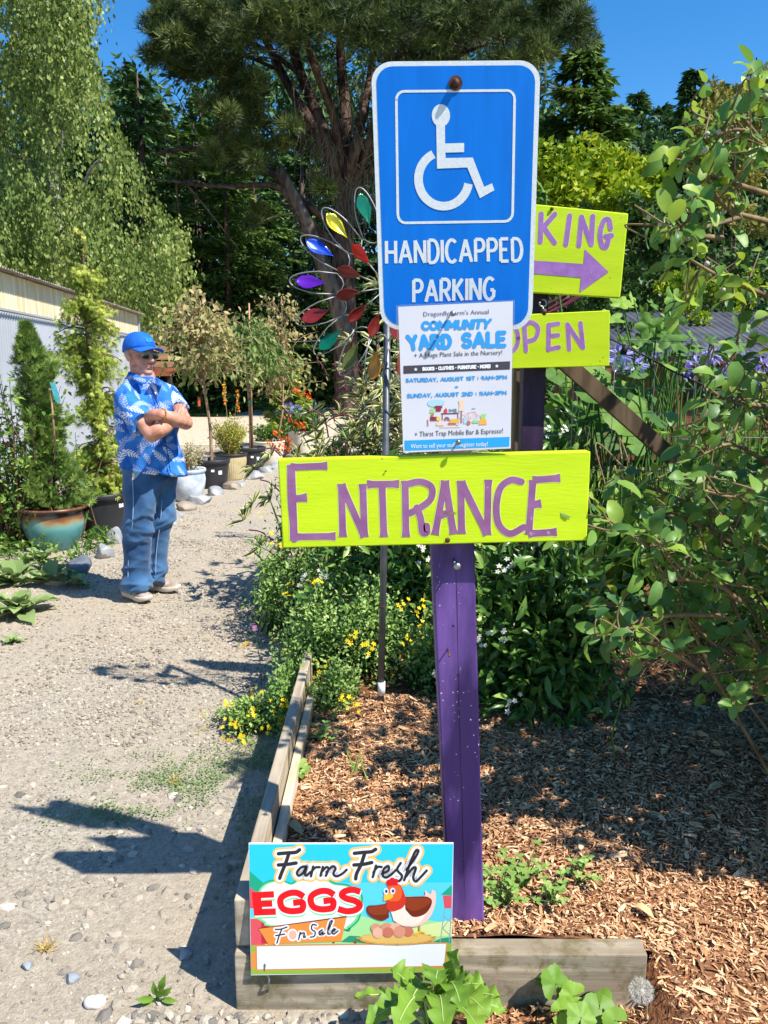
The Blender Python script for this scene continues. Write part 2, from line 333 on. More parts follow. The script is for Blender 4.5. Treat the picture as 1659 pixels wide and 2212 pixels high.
for k, (x, y, h, lab) in enumerate(((195, 1960 + 90, .05, 'small dry grass tuft on bare gravel beside bottom left stones'), (100, 2050, .05, 'straw coloured grass tuft low on the gravel path'), (690 * .55, 1690, .045, 'dry tuft beside the creeping green groundcover'), (300, 1520, .03, 'tiny dry tuft in the middle of the gravel path'))):
    if k == 0: continue
    g = Geo(); c = G(x, y); tuft(g, c, 60, h, .8); tag(obj('grass_tuft', g, m_dry, loc=c), lab, 'grass tuft', 'dry grass tufts on the path')
# lawn behind the fence
m_lawn = M('sunlit_grass', S(120, 150, 50), S(186, 196, 90), 12, .8, tint=True, tl=.3)
g = sheet(np.linspace(2.0, 9, 10), np.linspace(6, 11, 10), lambda X, Y: .015 + 0 * X); tag(obj('lawn', g, M('lawn_base', S(110, 140, 50), S(150, 160, 74), 3, .9, .01, 60)), kind='structure')
g = Geo(); N = 12000; X = RNG.uniform(2, 7, N); Y = RNG.uniform(6, 11, N); scatter(g, NEED, NEEDF, np.stack([X, Y, np.full(N, .01)], 1), np.stack([RNG.normal(0, .35, N), RNG.normal(0, .35, N), np.ones(N)], 1), RNG.normal(0, 1, (N, 3)), np.stack([RNG.uniform(.06, .16, N), np.full(N, .012), np.ones(N)], 1), RNG.uniform(0, 1, N)); tag(obj('grass_blades', g, m_lawn), kind='stuff')

# wooded hillside behind everything
def hill_z(X, Y): return np.clip((Y - 46) * .42, -.5, 40) + np.clip((-X - 14) * .25, 0, 8) * np.clip((Y - 30) / 16, 0, 1) + 1.5 * (vnoise(X, Y, .12, 3) - .5) + np.clip((X - 10) * .08, 0, 4) - np.clip((Y - 70) * .42, 0, 40)
m_hill = M('dark_forest_floor', S(30, 36, 20), S(48, 48, 30), .8, .95, .05, 4, .05)
g = sheet(np.linspace(-90, 110, 80), np.linspace(40, 130, 40), hill_z); tag(obj('hillside', g, m_hill), kind='structure')

# ------------------------------------------------------------------ corrugated barn on the left
barn = thing('metal_barn', 'long grey corrugated metal barn with yellow translucent strip under the roof', 'barn', (-4.3, 9, 0))
A0 = np.array([-3.5, 0, 0]); AD = nrm(np.array([-.092, 1, 0])); AN = np.array([AD[1], -AD[0], 0])   # wall line and outward normal
def wall(g, s0, s1, z0, z1, off=0.0, pitch=.076, amp=.009, mi=0, ztop=None):
    s = np.arange(s0, s1, pitch / 6); c = amp * np.clip(1.6 * np.cos(2 * np.pi * s / pitch), -1, 1) + off
    lo = A0 + s[:, None] * AD + c[:, None] * AN; hi = lo.copy(); lo[:, 2] = z0; hi[:, 2] = z1 if ztop is None else ztop(s); n = len(s)
    g.add(np.vstack([lo, hi]), [(i, i + 1, n + i + 1, n + i) for i in range(n - 1)], 0, 0, mi)
S0, S1 = 1.5, 16.0
m_zinc = M('grey_corrugated_steel', S(156, 160, 167), S(170, 174, 181), 2.0, .5, .0006, 40, .4, map=(1, 1, .4)); m_yel = M('yellowed_fibreglass', S(206, 182, 136), S(236, 226, 198), 5, .6, .001, 30, .3, tl=.15, map=(2.5, 2.5, .25), contrast=(.3, .7)); m_flash = M('rusty_roof_edge', S(120, 104, 96), S(176, 170, 166), 9, .6, .001, 40)
m_dark = M('dark_timber', S(50, 42, 36), S(66, 56, 48), 8, .9); m_conc = M('concrete', S(150, 146, 138), S(178, 172, 162), 6, .9, .002, 30)
g = Geo(); wall(g, S0, S1, .16, 2.235); obj('steel_wall', g, m_zinc, barn)
g = Geo(); wall(g, S0, S1, 2.18, 2.585, .022); obj('translucent_strip', g, m_yel, barn)
def wbox(g, s0, s1, o0, o1, z0, z1, mi=0):
    c = [A0 + s * AD + o * AN + np.array([0, 0, z]) for s, o, z in ((s0, o0, z0), (s1, o0, z0), (s1, o1, z0), (s0, o1, z0), (s0, o0, z1), (s1, o0, z1), (s1, o1, z1), (s0, o1, z1))]
    g.add(c, [(0, 1, 2, 3)[::-1], (4, 5, 6, 7), (0, 1, 5, 4), (1, 2, 6, 5), (2, 3, 7, 6), (3, 0, 4, 7)], 0, 0, mi)
g = Geo(); s = np.arange(S0 - .2, S1 + .12, .0127); zz = .010 * np.cos(2 * np.pi * s / .076)
q = [A0 + s[:, None] * AD + o * AN for o in (.16, -7.0)]; q[0][:, 2] = 2.60 + zz; q[1][:, 2] = 3.05 + zz; n_ = len(s); g.add(np.vstack(q), [(i, i + 1, n_ + i + 1, n_ + i) for i in range(n_ - 1)]); obj('roof', g, m_flash, barn)
g = Geo(); wbox(g, S0, S1 + .02, .034, .05, 2.16, 2.185); obj('flashing', g, m_zinc, barn, smooth=False)
g = Geo(); wbox(g, S1, S1 + .07, -.05, .06, .0, 2.6); obj('corner_trim', g, m_zinc, barn, smooth=False)
g = Geo(); wbox(g, S0, S1, -.2, .03, -.02, .165); obj('concrete_footing', g, m_conc, barn, smooth=False)
g = Geo(); wbox(g, S1 - .05, S1 - .02, -7, -.06, 0, 2.58); obj('end_wall', g, m_zinc, barn, smooth=False)

# ------------------------------------------------------------------ shed with grey corrugated roof on the right
shed = thing('garden_shed', 'low brown garden shed under a grey corrugated roof behind flowers', 'shed', (4.8, 12.5, 0))
m_groof = M('grey_roof_sheet', S(62, 64, 72), S(86, 88, 96), 3, .6, .001, 30, .4); m_brown = M('brown_boards', S(104, 66, 46), S(142, 96, 68), 4, .8, .002, 30, .2, map=(6, 6, .5))
g = Geo(); xs_ = np.arange(3.2, 7.6, .02); z_ = .012 * np.cos(2 * np.pi * xs_ / .12); n_ = len(xs_)
g.add(np.vstack([np.stack([xs_, np.full(n_, 12.0), 1.70 + z_], 1), np.stack([xs_ - .35, np.full(n_, 14.0), 2.50 + z_], 1), np.stack([xs_ - .35, np.full(n_, 16.0), 1.75 + z_], 1)]), [(r_ * n_ + i, r_ * n_ + i + 1, (r_ + 1) * n_ + i + 1, (r_ + 1) * n_ + i) for r_ in range(2) for i in range(n_ - 1)]); obj('roof', g, m_groof, shed)
g = Geo()
for i in range(16): box(g, (3.35, 12.35 + (i % 2) * .008, .08 + i * .098), (7.4, 12.42, .172 + i * .098))
box(g, (3.36, 12.43, 0), (3.42, 15.6, 1.7)); box(g, (7.33, 12.43, 0), (7.39, 15.6, 1.7)); obj('board_wall', g, m_brown, shed, smooth=False)
g = Geo(); box(g, (3.25, 12.03, 1.60), (7.5, 12.07, 1.69)); obj('fascia', g, m_brown, shed, smooth=False)
for x in (3.4, 4.5, 5.9, 7.3):
    g = Geo(); box(g, (x, 12.06, 0), (x + .09, 12.15, 1.62)); obj('porch_post', g, m_brown, shed, smooth=False)
g = Geo(); box(g, (4.75, 12.32, .9), (5.6, 12.345, 1.45)); obj('window', g, m_dark, shed, smooth=False)
# ------------------------------------------------------------------ trees
m_bark = M('dark_pine_bark', S(58, 46, 42), S(108, 90, 80), 9, .95, .03, 8, .1, map=(1, 1, .25)); m_bark2 = M('grey_pine_bark', S(76, 66, 60), S(128, 114, 104), 7, .95, .03, 8, .1, map=(1, 1, .3)); m_birchbark = M('pale_birch_bark', S(196, 190, 180), S(110, 100, 92), 5, .8, .005, 12, .2, map=(1, 1, 4))
m_birch = M('birch_leaves', S(72, 94, 38), S(172, 180, 100), 3, .5, tint=True, tl=.3, c3=S(118, 138, 64))
m_pine = M('pine_needles', S(40, 56, 28), S(146, 154, 78), 2, .6, tint=True, tl=.15, c3=S(84, 100, 48))
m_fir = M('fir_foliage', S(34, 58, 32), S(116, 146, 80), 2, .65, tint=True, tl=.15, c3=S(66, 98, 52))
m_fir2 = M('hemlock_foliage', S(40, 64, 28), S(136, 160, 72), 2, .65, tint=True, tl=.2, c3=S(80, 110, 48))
m_maple = M('yellow_green_leaves', S(100, 130, 26), S(196, 196, 46), 2, .6, tint=True, tl=.35, c3=S(146, 168, 34))
m_laurel = M('dark_glossy_leaves', S(38, 62, 26), S(96, 128, 50), 2, .45, tint=True, tl=.2, c3=S(62, 92, 36))
m_madrone = M('olive_leaves', S(104, 104, 50), S(182, 172, 92), 2, .6, tint=True, tl=.3, c3=S(140, 138, 66))
m_lichen = M('pale_hanging_lichen', S(112, 106, 88), S(146, 140, 118), 5, .9, tl=.2)
def rnd_dirs(n, up=0.0):
    d = RNG.normal(0, 1, (n, 3)); d[:, 2] += up; return nrm(d)
def clump(g, c, r, n, ls, lw, droop=0.0, shape=(LEAF4, LEAF4F), tint=None, shell=.55, tj=.22, nup=.6):
    """leaves through one cluster of the crown"""
    d = rnd_dirs(n); rad = RNG.uniform(shell, 1, n) ** .6; p = np.asarray(c) + d * np.asarray(r) * rad[:, None]
    al = nrm(d * .6 + RNG.normal(0, .7, (n, 3)) + [0, 0, -droop]); nn = RNG.normal(0, .6, (n, 3)) + [0, 0, nup]
    L = RNG.uniform(.6, 1.25, n) * ls; t0 = RNG.uniform(.25, .7) if tint is None else tint
    scatter(g, shape[0], shape[1], p, al, nn, np.stack([L, L * lw, L], 1), np.clip(RNG.normal(t0, tj, n), 0, 1))
def limb(g, pts, r0, r1, sides=7): p = cr(pts, 6); tube(g, p, np.linspace(r0, r1, len(p)), sides)

# weeping birch
bt = thing('weeping_birch', 'tall weeping birch with drooping yellow green foliage behind the barn', 'tree', (-9.4, 23, 0))
g = Geo(); limb(g, [(-9.4, 23, 0), (-9.3, 23, 4), (-9.2, 22.8, 8), (-9.5, 22.9, 12), (-9.3, 23, 15)], .26, .05)
for q in (P(200, 170, 22), P(60, 60, 22.5), P(280, 330, 21.5), P(20, 330, 22), P(330, 520, 21)): limb(g, [(-9.3, 23, max(2.5, q[2] - 3)), (q + (-9.3, 23, q[2] - .6)) / 2, q], .09, .02, 5)
obj('trunk', g, m_birchbark, bt)
g = Geo()
edge = lambda y: np.interp(y, [-100, 0, 60, 110, 200, 270, 330, 420, 470, 500, 560, 640, 700, 760], [228, 208, 202, 196, 216, 258, 290, 330, 395, 425, 385, 350, 335, 300])
strands = 4600; TP = []; AL = []; SCL = []; TT = []
for i in range(strands):
    y = random.uniform(-160, 700); x = random.uniform(-170, edge(y) - 6); dep = random.uniform(18.8, 25.2)
    nz_ = .65 * vnoise(x * .015, y * .012, 1, 4) + .35 * vnoise(x * .036, y * .028, 1, 5); dep -= 5 * (nz_ - .5); front = dep < 21.6
    if nz_ < (.50 if front else .40): continue
    if y < 330 and vnoise(x * .022, y * .012, 1, 11) < .36: continue
    top = P(x, y, dep); n = random.randint(26, 44); L = random.uniform(.9, 2.2); t0 = .5 + .3 * (vnoise(x * .02, y * .02, 1, 6) - .5) + random.uniform(-.15, .15)
    tt = np.linspace(0, 1, n); out = np.array([random.gauss(0, .35), random.gauss(0, .35), 0])
    p = top + tt[:, None] * out + np.stack([np.zeros(n), np.zeros(n), .18 * np.sin(tt * 3) - L * tt ** 1.3], 1) + RNG.normal(0, .06, (n, 3))
    px, py_, _ = proj(p); TP.append(p); AL.append(RNG.normal(0, .4, (n, 3)) + [0, 0, -1.1]); SCL.append(RNG.uniform(.085, .15, n)); TT.append(np.clip(t0 + RNG.normal(0, .22, n), 0, 1))
TP = np.concatenate(TP); AL = np.concatenate(AL); SCL = np.concatenate(SCL); TT = np.concatenate(TT)
scatter(g, LEAF4, LEAF4F, TP, AL, RNG.normal(0, 1, TP.shape) + [.3, -.5, .2], np.stack([SCL, SCL * .62, SCL], 1), TT); obj('crown', g, m_birch, bt)

# big many-stemmed pine
pn = thing('pine_tree', 'huge dark pine with many forking trunks filling the top of the view', 'tree', P(752, 962, 26) * (1, 1, 0))
g = Geo(); D = 26.0; KS = D / 16 * .78
limb(g, [P(756, 985, D), P(748, 800, D), P(744, 640, D), P(742, 520, D), P(742, 420, D)], .36 * KS, .25 * KS, 10)
LM = [([(742, 440), (692, 300), (620, 180), (556, 40), (535, -70)], .17), ([(745, 460), (705, 300), (650, 160), (596, 0), (580, -80)], .19), ([(742, 430), (722, 260), (668, 110), (640, -60)], .14), ([(742, 430), (746, 250), (735, 100), (745, -70)], .2), ([(744, 430), (772, 300), (802, 150), (815, -60)], .17),
      ([(748, 440), (790, 330), (850, 160), (905, -30)], .16), ([(748, 430), (810, 350), (930, 150), (1040, -10)], .13), ([(738, 500), (660, 440), (570, 362), (480, 326), (392, 322), (330, 335)], .11), ([(738, 540), (640, 450), (596, 402), (500, 402), (420, 398), (372, 388)], .09), ([(740, 560), (660, 480), (600, 430)], .07),
      ([(700, 300), (620, 270), (540, 262), (470, 270)], .06), ([(820, 340), (900, 260), (1000, 220), (1120, 180)], .08), ([(650, 160), (560, 100), (450, 70), (370, 80)], .07), ([(930, 150), (1060, 90), (1180, 60)], .06), ([(600, 150), (520, 120), (420, 120)], .05)]
LIMBP = []
for k, (pts, r) in enumerate(LM):
    dd = [D + (i / (len(pts) - 1)) * random.uniform(-3.2, 2.4) for i in range(len(pts))]; q = [P(x, y, d) for (x, y), d in zip(pts, dd)]; limb(g, q, r * KS, r * .32 * KS, 7); LIMBP.append(cr(q, 6))
obj('trunk', g, m_bark, pn)
g = Geo(); limb(g, [P(752, 735, 25.2), P(705, 590, 25.2), P(648, 450, 25.3), (P(604, 368, 25.4))], .26, .16, 8); obj('leaning_stem', g, m_bark2, pn)
g = Geo(); TUFT = []; 
for k in range(9):
    a = RNG.normal(0, 1, 3); a[0] = abs(a[0]) * .9 + .35; a = nrm(a); b = nrm(np.cross(a, [.1, .2, 1])); w = .085
    TUFT += [-b * w * .5, b * w * .5, a]
TUFT = np.array(TUFT); TUFTF = np.arange(len(TUFT)).reshape(-1, 3)
PB = [(375, 60, 60), (440, 95, 66), (345, 105, 36), (500, 45, 70), (585, 40, 70), (660, 50, 70), (735, 15, 60), (790, 60, 60), (855, 50, 66), (930, 70, 70), (1010, 50, 70), (1085, 45, 60), (1165, 45, 66), (1235, 40, 50), (1150, 110, 46), (1085, 130, 50), (480, 150, 48), (395, 150, 40), (545, 190, 44), (640, 250, 34), (520, 240, 46), (470, 230, 36), (450, 330, 30), (400, 372, 26), (420, -10, 70), (700, -40, 90), (980, -30, 90), (1200, -20, 60), (560, -30, 60), (330, 20, 36), (880, 190, 55), (960, 160, 55), (530, 330, 40), (600, 330, 40), (690, 380, 36), (560, 460, 30), (1040, 210, 50), (1120, 200, 40), (840, 280, 50), (500, 290, 40)]
for (x, y, r) in PB:
    n = int(r * r * (.26 if y < 230 else .17)); 
    for q in range(max(3, n // 60)):
        rr = r * random.uniform(.35, .6); cx = x + random.gauss(0, r * .45); cy = y + random.gauss(0, r * .42); dep = D + random.uniform(-4, 3.4); c = P(cx, cy, dep); rw = rr * dep / FOC
        m = max(10, int(n / max(3, n // 60) * 1.15)); d = rnd_dirs(m, .2); p = c + d * rw * np.array([1.1, 1.1, .6]) * (RNG.uniform(0, 1, (m, 1)) ** .4); px, pyy, _ = proj(p)
        ok = ~((px < 312 + 25 * np.sin(pyy * .09)) & (pyy < 190)); ok &= ~((px > 430) & (px < 470) & (pyy > 165) & (pyy < 215)); p = p[ok]; d = d[ok]
        scatter(g, TUFT, TUFTF, p, d * .8 + [0, 0, .45], RNG.normal(0, 1, p.shape), RNG.uniform(.20, .33, len(p)), np.clip(RNG.normal(random.uniform(.2, .6), .16, len(p)), 0, 1))
obj('crown', g, m_pine, pn)
g = Geo()
for i in range(420):
    lp = random.choice(LIMBP); p = lp[random.randrange(len(lp))] + RNG.normal(0, .45, 3); n = random.randint(3, 6); x, y, _ = proj(p)
    if (y[0] > 470 and x[0] > 500) or x[0] < 640: continue
    for k in range(n): q = p + RNG.normal(0, .10, 3); tube(g, [q, q + RNG.normal(0, .08, 3) + (0, 0, -.12), q + RNG.normal(0, .14, 3) + (0, 0, -random.uniform(.35, .9))], [.016, .012, .005], 3, cap=False)
obj('lichen', g, m_lichen, pn)
g = Geo()
for i in range(120):
    lp = LIMBP[random.randrange(len(LIMBP))]; p = lp[random.randrange(2, len(lp))]; d = nrm(RNG.normal(0, 1, 3) * [1, .6, .5]); L = random.uniform(.8, 2.4); tube(g, [p, p + d * L * .5 + RNG.normal(0, .06, 3), p + d * L + (0, 0, -.15)], [.034, .022, .006], 4, cap=False)
obj('dead_twigs', g, m_bark2, pn)

# conifers: four built kinds, copied through the wood
def conifer(name, label, base, h, rb, mat, nb=70, dens=1.0, droop=.35, lw=.36, ls=.30, group=None, spire=1.0):
    t = thing(name, label, 'tree', base, group); b = np.array(base, float); g = Geo(); tube(g, [b, b + (0, 0, h * .5), b + (0, 0, h * .99)], [h * .017, h * .011, .015], 6); obj('trunk', g, m_bark, t); g = Geo(); P_, A_, S_, T_ = [], [], [], []
    for i in range(nb):
        f = (i + random.random()) / nb; z = h * (.06 + .94 * f ** .85); L = rb * (1 - (z / h)) ** (.85 * spire) * random.uniform(.7, 1.15) + .12; a = random.uniform(0, 6.28); o = np.array([math.cos(a), math.sin(a), 0]); n = int((22 + 80 * L / max(rb, .1)) * dens); u = RNG.uniform(.08, 1, n) ** .75
        side = np.array([-o[1], o[0], 0]); wv = RNG.normal(0, .20, n) * L * (1.05 - u * .6)
        p = b + [0, 0, z] + u[:, None] * L * o + wv[:, None] * side + np.stack([np.zeros(n)] * 2 + [-droop * L * u ** 1.5 + .10 * L * u ** 4 * 2 - np.abs(wv) * .25 - RNG.uniform(0, .1, n)], 1)
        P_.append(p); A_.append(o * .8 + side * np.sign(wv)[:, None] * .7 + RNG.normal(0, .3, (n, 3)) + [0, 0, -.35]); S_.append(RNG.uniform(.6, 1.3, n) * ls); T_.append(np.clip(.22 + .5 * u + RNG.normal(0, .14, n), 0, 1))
    P_ = np.concatenate(P_); A_ = np.concatenate(A_); S_ = np.concatenate(S_); T_ = np.concatenate(T_)
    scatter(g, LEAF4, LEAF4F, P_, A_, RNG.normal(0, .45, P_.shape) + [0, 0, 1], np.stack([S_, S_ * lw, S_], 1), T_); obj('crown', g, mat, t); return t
GR = 'conifers of the wood behind the garden'
def at(x, d): r = ray(x, 800); return np.array([r[0] * d / r[1], d, 0])
def topz(y, d): return P(800, y, d)[2]
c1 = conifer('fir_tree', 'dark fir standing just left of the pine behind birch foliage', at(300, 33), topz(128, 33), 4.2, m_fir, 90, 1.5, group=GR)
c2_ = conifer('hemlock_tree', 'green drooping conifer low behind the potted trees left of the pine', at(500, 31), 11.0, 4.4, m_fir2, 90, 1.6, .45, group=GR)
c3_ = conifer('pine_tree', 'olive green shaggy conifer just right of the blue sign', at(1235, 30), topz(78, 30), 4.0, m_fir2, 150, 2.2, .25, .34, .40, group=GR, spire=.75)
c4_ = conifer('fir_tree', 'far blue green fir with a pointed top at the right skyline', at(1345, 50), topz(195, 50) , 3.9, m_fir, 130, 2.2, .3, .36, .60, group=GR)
def more(src, x, d, ytop, label, w=1.0):
    H0 = {id(c1): topz(128, 33), id(c2_): 11.0, id(c3_): topz(78, 30), id(c4_): topz(195, 50)}[id(src)]; b = at(x, d); h = topz(ytop, d); s = h / H0
    return copy_thing(src, b, label, random.uniform(0, 6), (s * w, s * w, s))
more(c4_, 1395, 54, 225, 'far fir between the two tallest skyline firs right of the sign', 1.1)
more(c4_, 1458, 46, 150, 'tallest far fir on the right skyline beside the olive bushy tree', 1.0)
more(c4_, 1512, 52, 182, 'slim far fir at the right skyline partly behind the olive bushy tree', .8)
more(c4_, 1560, 56, 178, 'faint fir top above the olive bushy tree', .8)
more(c4_, 1640, 50, 148, 'dark fir at the right picture edge above the olive bushy tree', 1.1)
more(c4_, 1290, 56, 265, 'far fir low in the gap beside the shaggy conifer', 1.2)
more(c1, 380, 37, 235, 'dark fir filling the gap under the blue sky between birch and pine', 1.3)
more(c1, 455, 39, 200, 'dark fir deep behind the left limbs of the pine', 1.2)
more(c1, 330, 31, 150, 'broad dark fir close behind the right side of the birch', 1.5)
more(c2_, 440, 34, 260, 'shaded hemlock between the birch and the low pine limbs', 1.5)
more(c2_, 420, 33, 520, 'green conifer bough mass right beside the birch edge', 1.3)
more(c2_, 585, 33, 430, 'dim green conifer behind the leaning pine stem', 1.4)
more(c1, 560, 40, 260, 'shadowed fir behind the pine stems left of its fork', 1.4)
more(c1, 660, 42, 230, 'shadowed fir directly behind the fork of the pine', 1.4)
more(c1, 760, 40, 330, 'shadowed fir behind the pine trunk beside the blue sign', 1.5)
more(c2_, 680, 33, 600, 'low dim conifer behind the coloured wind spinner', 1.5)
more(c1, 870, 40, 160, 'tall shadowed fir hidden behind the blue sign', 1.5)
more(c1, 1000, 42, 150, 'shadowed fir behind the right half of the blue sign', 1.4)
more(c1, 1110, 40, 190, 'fir rising behind the right edge of the blue sign', 1.4)
more(c1, 40, 32, 260, 'fir behind the birch at the left picture edge', 1.3)
more(c1, 190, 34, 300, 'fir behind the middle of the birch', 1.4)
more(c2_, 330, 31, 700, 'low conifer behind the end of the barn', 1.7)
def broad(name, label, base, blobs, mat, ls, lw, per, trunk=None, shape=(LEAF4, LEAF4F), parts=5, droop=.1, cat='tree', group=None, bark=None, tb=None):
    t = thing(name, label, cat, base, group); g = Geo()
    for (c, r) in blobs[:parts]: limb(g, [np.array(base, float), (np.array(base) * .5 + np.array(c) * .5) + (0, 0, .1), c], np.max(r) * .06 + .01, .012, 5)
    obj('trunk', g, bark or m_bark, t); g = Geo()
    for (c, r) in blobs:
        r = np.broadcast_to(np.asarray(r, float), (3,)); k = max(4, int(per / 55))
        for q in range(k):
            d = rnd_dirs(1, .25)[0]; cc = np.asarray(c) + d * r * random.uniform(.35, .95); clump(g, cc, r * random.uniform(.22, .40), int(per / k), ls, lw, droop, shape, tint=None if tb is None else np.clip(random.gauss(tb, .12), 0, 1))
    obj('crown', g, mat, t); return t
def pb(l, spread=.08): return [(P(x, y, d * random.uniform(1 - spread, 1 + spread)), r * d / FOC) for x, y, r, d in l]
broad('leafy_tree', 'rounded yellow green leafy tree behind the arrow board', at(1270, 21), pb([(1195, 365, 48, 21), (1250, 370, 55, 21), (1310, 372, 55, 21), (1365, 385, 45, 21), (1400, 400, 40, 21), (1220, 420, 55, 20), (1290, 430, 60, 20), (1180, 430, 40, 20.5), (1350, 440, 50, 20)]), m_maple, .20, .7, 900)
broad('leafy_tree', 'dark green leafy tree shading the ground behind the arrow board', at(1420, 17), pb([(1380, 480, 60, 17), (1440, 500, 70, 17), (1390, 570, 70, 16.5), (1460, 590, 70, 16.5), (1330, 620, 60, 16), (1420, 650, 60, 16), (1250, 640, 70, 17), (1180, 600, 60, 17), (1500, 560, 70, 17), (1540, 640, 70, 17), (1250, 520, 60, 18), (1600, 600, 70, 17)]), m_laurel, .16, .6, 620, tb=.32)
broad('madrone_tree', 'olive yellow bushy tree rising above the blueberry bush at right', at(1570, 24), pb([(1560, 215, 44, 24), (1610, 205, 50, 24), (1650, 215, 50, 24), (1530, 265, 44, 24), (1590, 280, 60, 24), (1650, 290, 55, 24), (1510, 330, 45, 24), (1570, 370, 60, 24), (1640, 380, 60, 24), (1500, 420, 45, 23), (1560, 450, 55, 23), (1630, 470, 60, 23), (1690, 330, 70, 24)]), m_madrone, .20, .5, 420, bark=m_bark)
broad('leafy_bush', 'sunlit light green bush just above the grey shed roof', at(1500, 14.5), pb([(1440, 640, 34, 14.5), (1490, 610, 40, 14.5), (1540, 630, 46, 14.5), (1600, 620, 46, 14.5), (1480, 670, 40, 14.5), (1560, 690, 40, 14.5)]), m_maple, .10, .7, 420, cat='bush', tb=.3)
broad('laurel_bush', 'dim green bush behind the gap under the arrow board', at(1270, 12), pb([(1220, 660, 36, 12), (1270, 655, 40, 12), (1300, 690, 36, 12), (1250, 720, 50, 12), (1330, 730, 50, 12.8)]), m_laurel, .09, .6, 420, cat='bush', tb=.4)
# dark undergrowth under the trees and the far wood that closes the view
g = Geo()
for i in range(260):
    x = random.uniform(-100, 1750); d = random.uniform(31, 42); c = at(x, d) + (0, 0, random.uniform(.2, 6)); clump(g, c, np.array([1.8, 1.3, 1.3]), 130, .34, .5, .3, tint=random.uniform(.0, .35))
tag(obj('woodland_undergrowth', g, m_fir), kind='stuff')
g = Geo()
for i in range(900):
    x = random.uniform(-120, 1760); y0 = np.interp(x, [-120, 200, 260, 420, 470, 1150, 1180, 1290, 1330, 1760], [230, 230, 175, 215, 130, 130, 250, 280, 300, 285]); y = y0 + (800 - y0) * random.random() ** 1.1; d = random.uniform(44, 54); c = P(x, y + 22 * vnoise(x * .05, 0, 1, 2), d)
    clump(g, c, np.array([1.5, 1.2, 1.9]), 95, .62, .34, .6, tint=np.clip(random.gauss(.42, .2), 0, 1))
tag(obj('distant_wood', g, m_fir), kind='stuff')
# ------------------------------------------------------------------ flat artwork on a board's own plane
class Plane:
    def __init__(s, p0, n): s.p = np.asarray(p0, float); s.n = nrm(n); s.k = 0
    def pt(s, x, y, off=0.0):
        r = ray(x, y); q = s.p + s.n * off
        return CAMP + r * (np.dot(q - CAMP, s.n) / np.dot(r, s.n))
    def nxt(s): s.k += 1; return (s.k % 14) * 0.00002
def three(a, b, c):
    n = np.cross(b - a, c - a); n = nrm(n)
    return Plane(a, n if np.dot(n, CAMP - a) > 0 else -n)
def poly(g, pl, pts, off, mi=0):
    g.add([pl.pt(x, y, off) for x, y in pts], [tuple(range(len(pts)))], 0, 0, mi)
def stroke(g, pl, pts, w, off=None, mi=0, cap='round', flare=0.0, smooth=False, n=6, taper=None):
    p = np.asarray(cr(pts, n) if smooth else pts, float)
    keep = [0] + [i for i in range(1, len(p)) if np.hypot(*(p[i] - p[i - 1])) > 1e-6]; p = p[keep]
    base = (off or 0.0) + pl.nxt()
    if flare and len(p) == 2: p = np.array([p[0] + (p[1] - p[0]) * t for t in np.linspace(0, 1, 15)])
    L = np.concatenate([[0], np.cumsum(np.hypot(*np.diff(p, axis=0).T))]); T = nrm(np.gradient(p, axis=0) if len(p) > 2 else np.array([p[1] - p[0]] * 2)); N = np.stack([-T[:, 1], T[:, 0]], 1)
    hw = np.full(len(p), w / 2.0)
    if flare: hw *= 1 + flare * (np.exp(-(L / (w * .55)) ** 2) + np.exp(-((L[-1] - L) / (w * .55)) ** 2))
    if taper is not None: hw *= np.interp(L / L[-1], *taper)
    A = p + N * hw[:, None]; B = p - N * hw[:, None]; m = len(p)
    V = [pl.pt(*q, base) for q in A] + [pl.pt(*q, base) for q in B]
    F = [(i, i + 1, m + i + 1, m + i) for i in range(m - 1)]
    g.add(V, F, 0, 0, mi)
    if cap == 'round':
        for i, sg in ((0, -1), (m - 1, 1)):
            an = np.linspace(-np.pi / 2, np.pi / 2, 8)
            q = [p[i] + hw[i] * (np.cos(a) * T[i] * sg + np.sin(a) * N[i]) for a in an]
            g.add([pl.pt(*c, base) for c in q], [tuple(range(8))], 0, 0, mi)
def arc(cx, cy, rx, ry, a0, a1, n=16):
    return [(cx + rx * math.cos(R(a)), cy + ry * math.sin(R(a))) for a in np.linspace(a0, a1, n)]
def rrect(x0, y0, x1, y1, r, n=6):
    return arc(x0 + r, y0 + r, r, r, 180, 270, n) + arc(x1 - r, y0 + r, r, r, 270, 360, n) + arc(x1 - r, y1 - r, r, r, 0, 90, n) + arc(x0 + r, y1 - r, r, r, 90, 180, n)
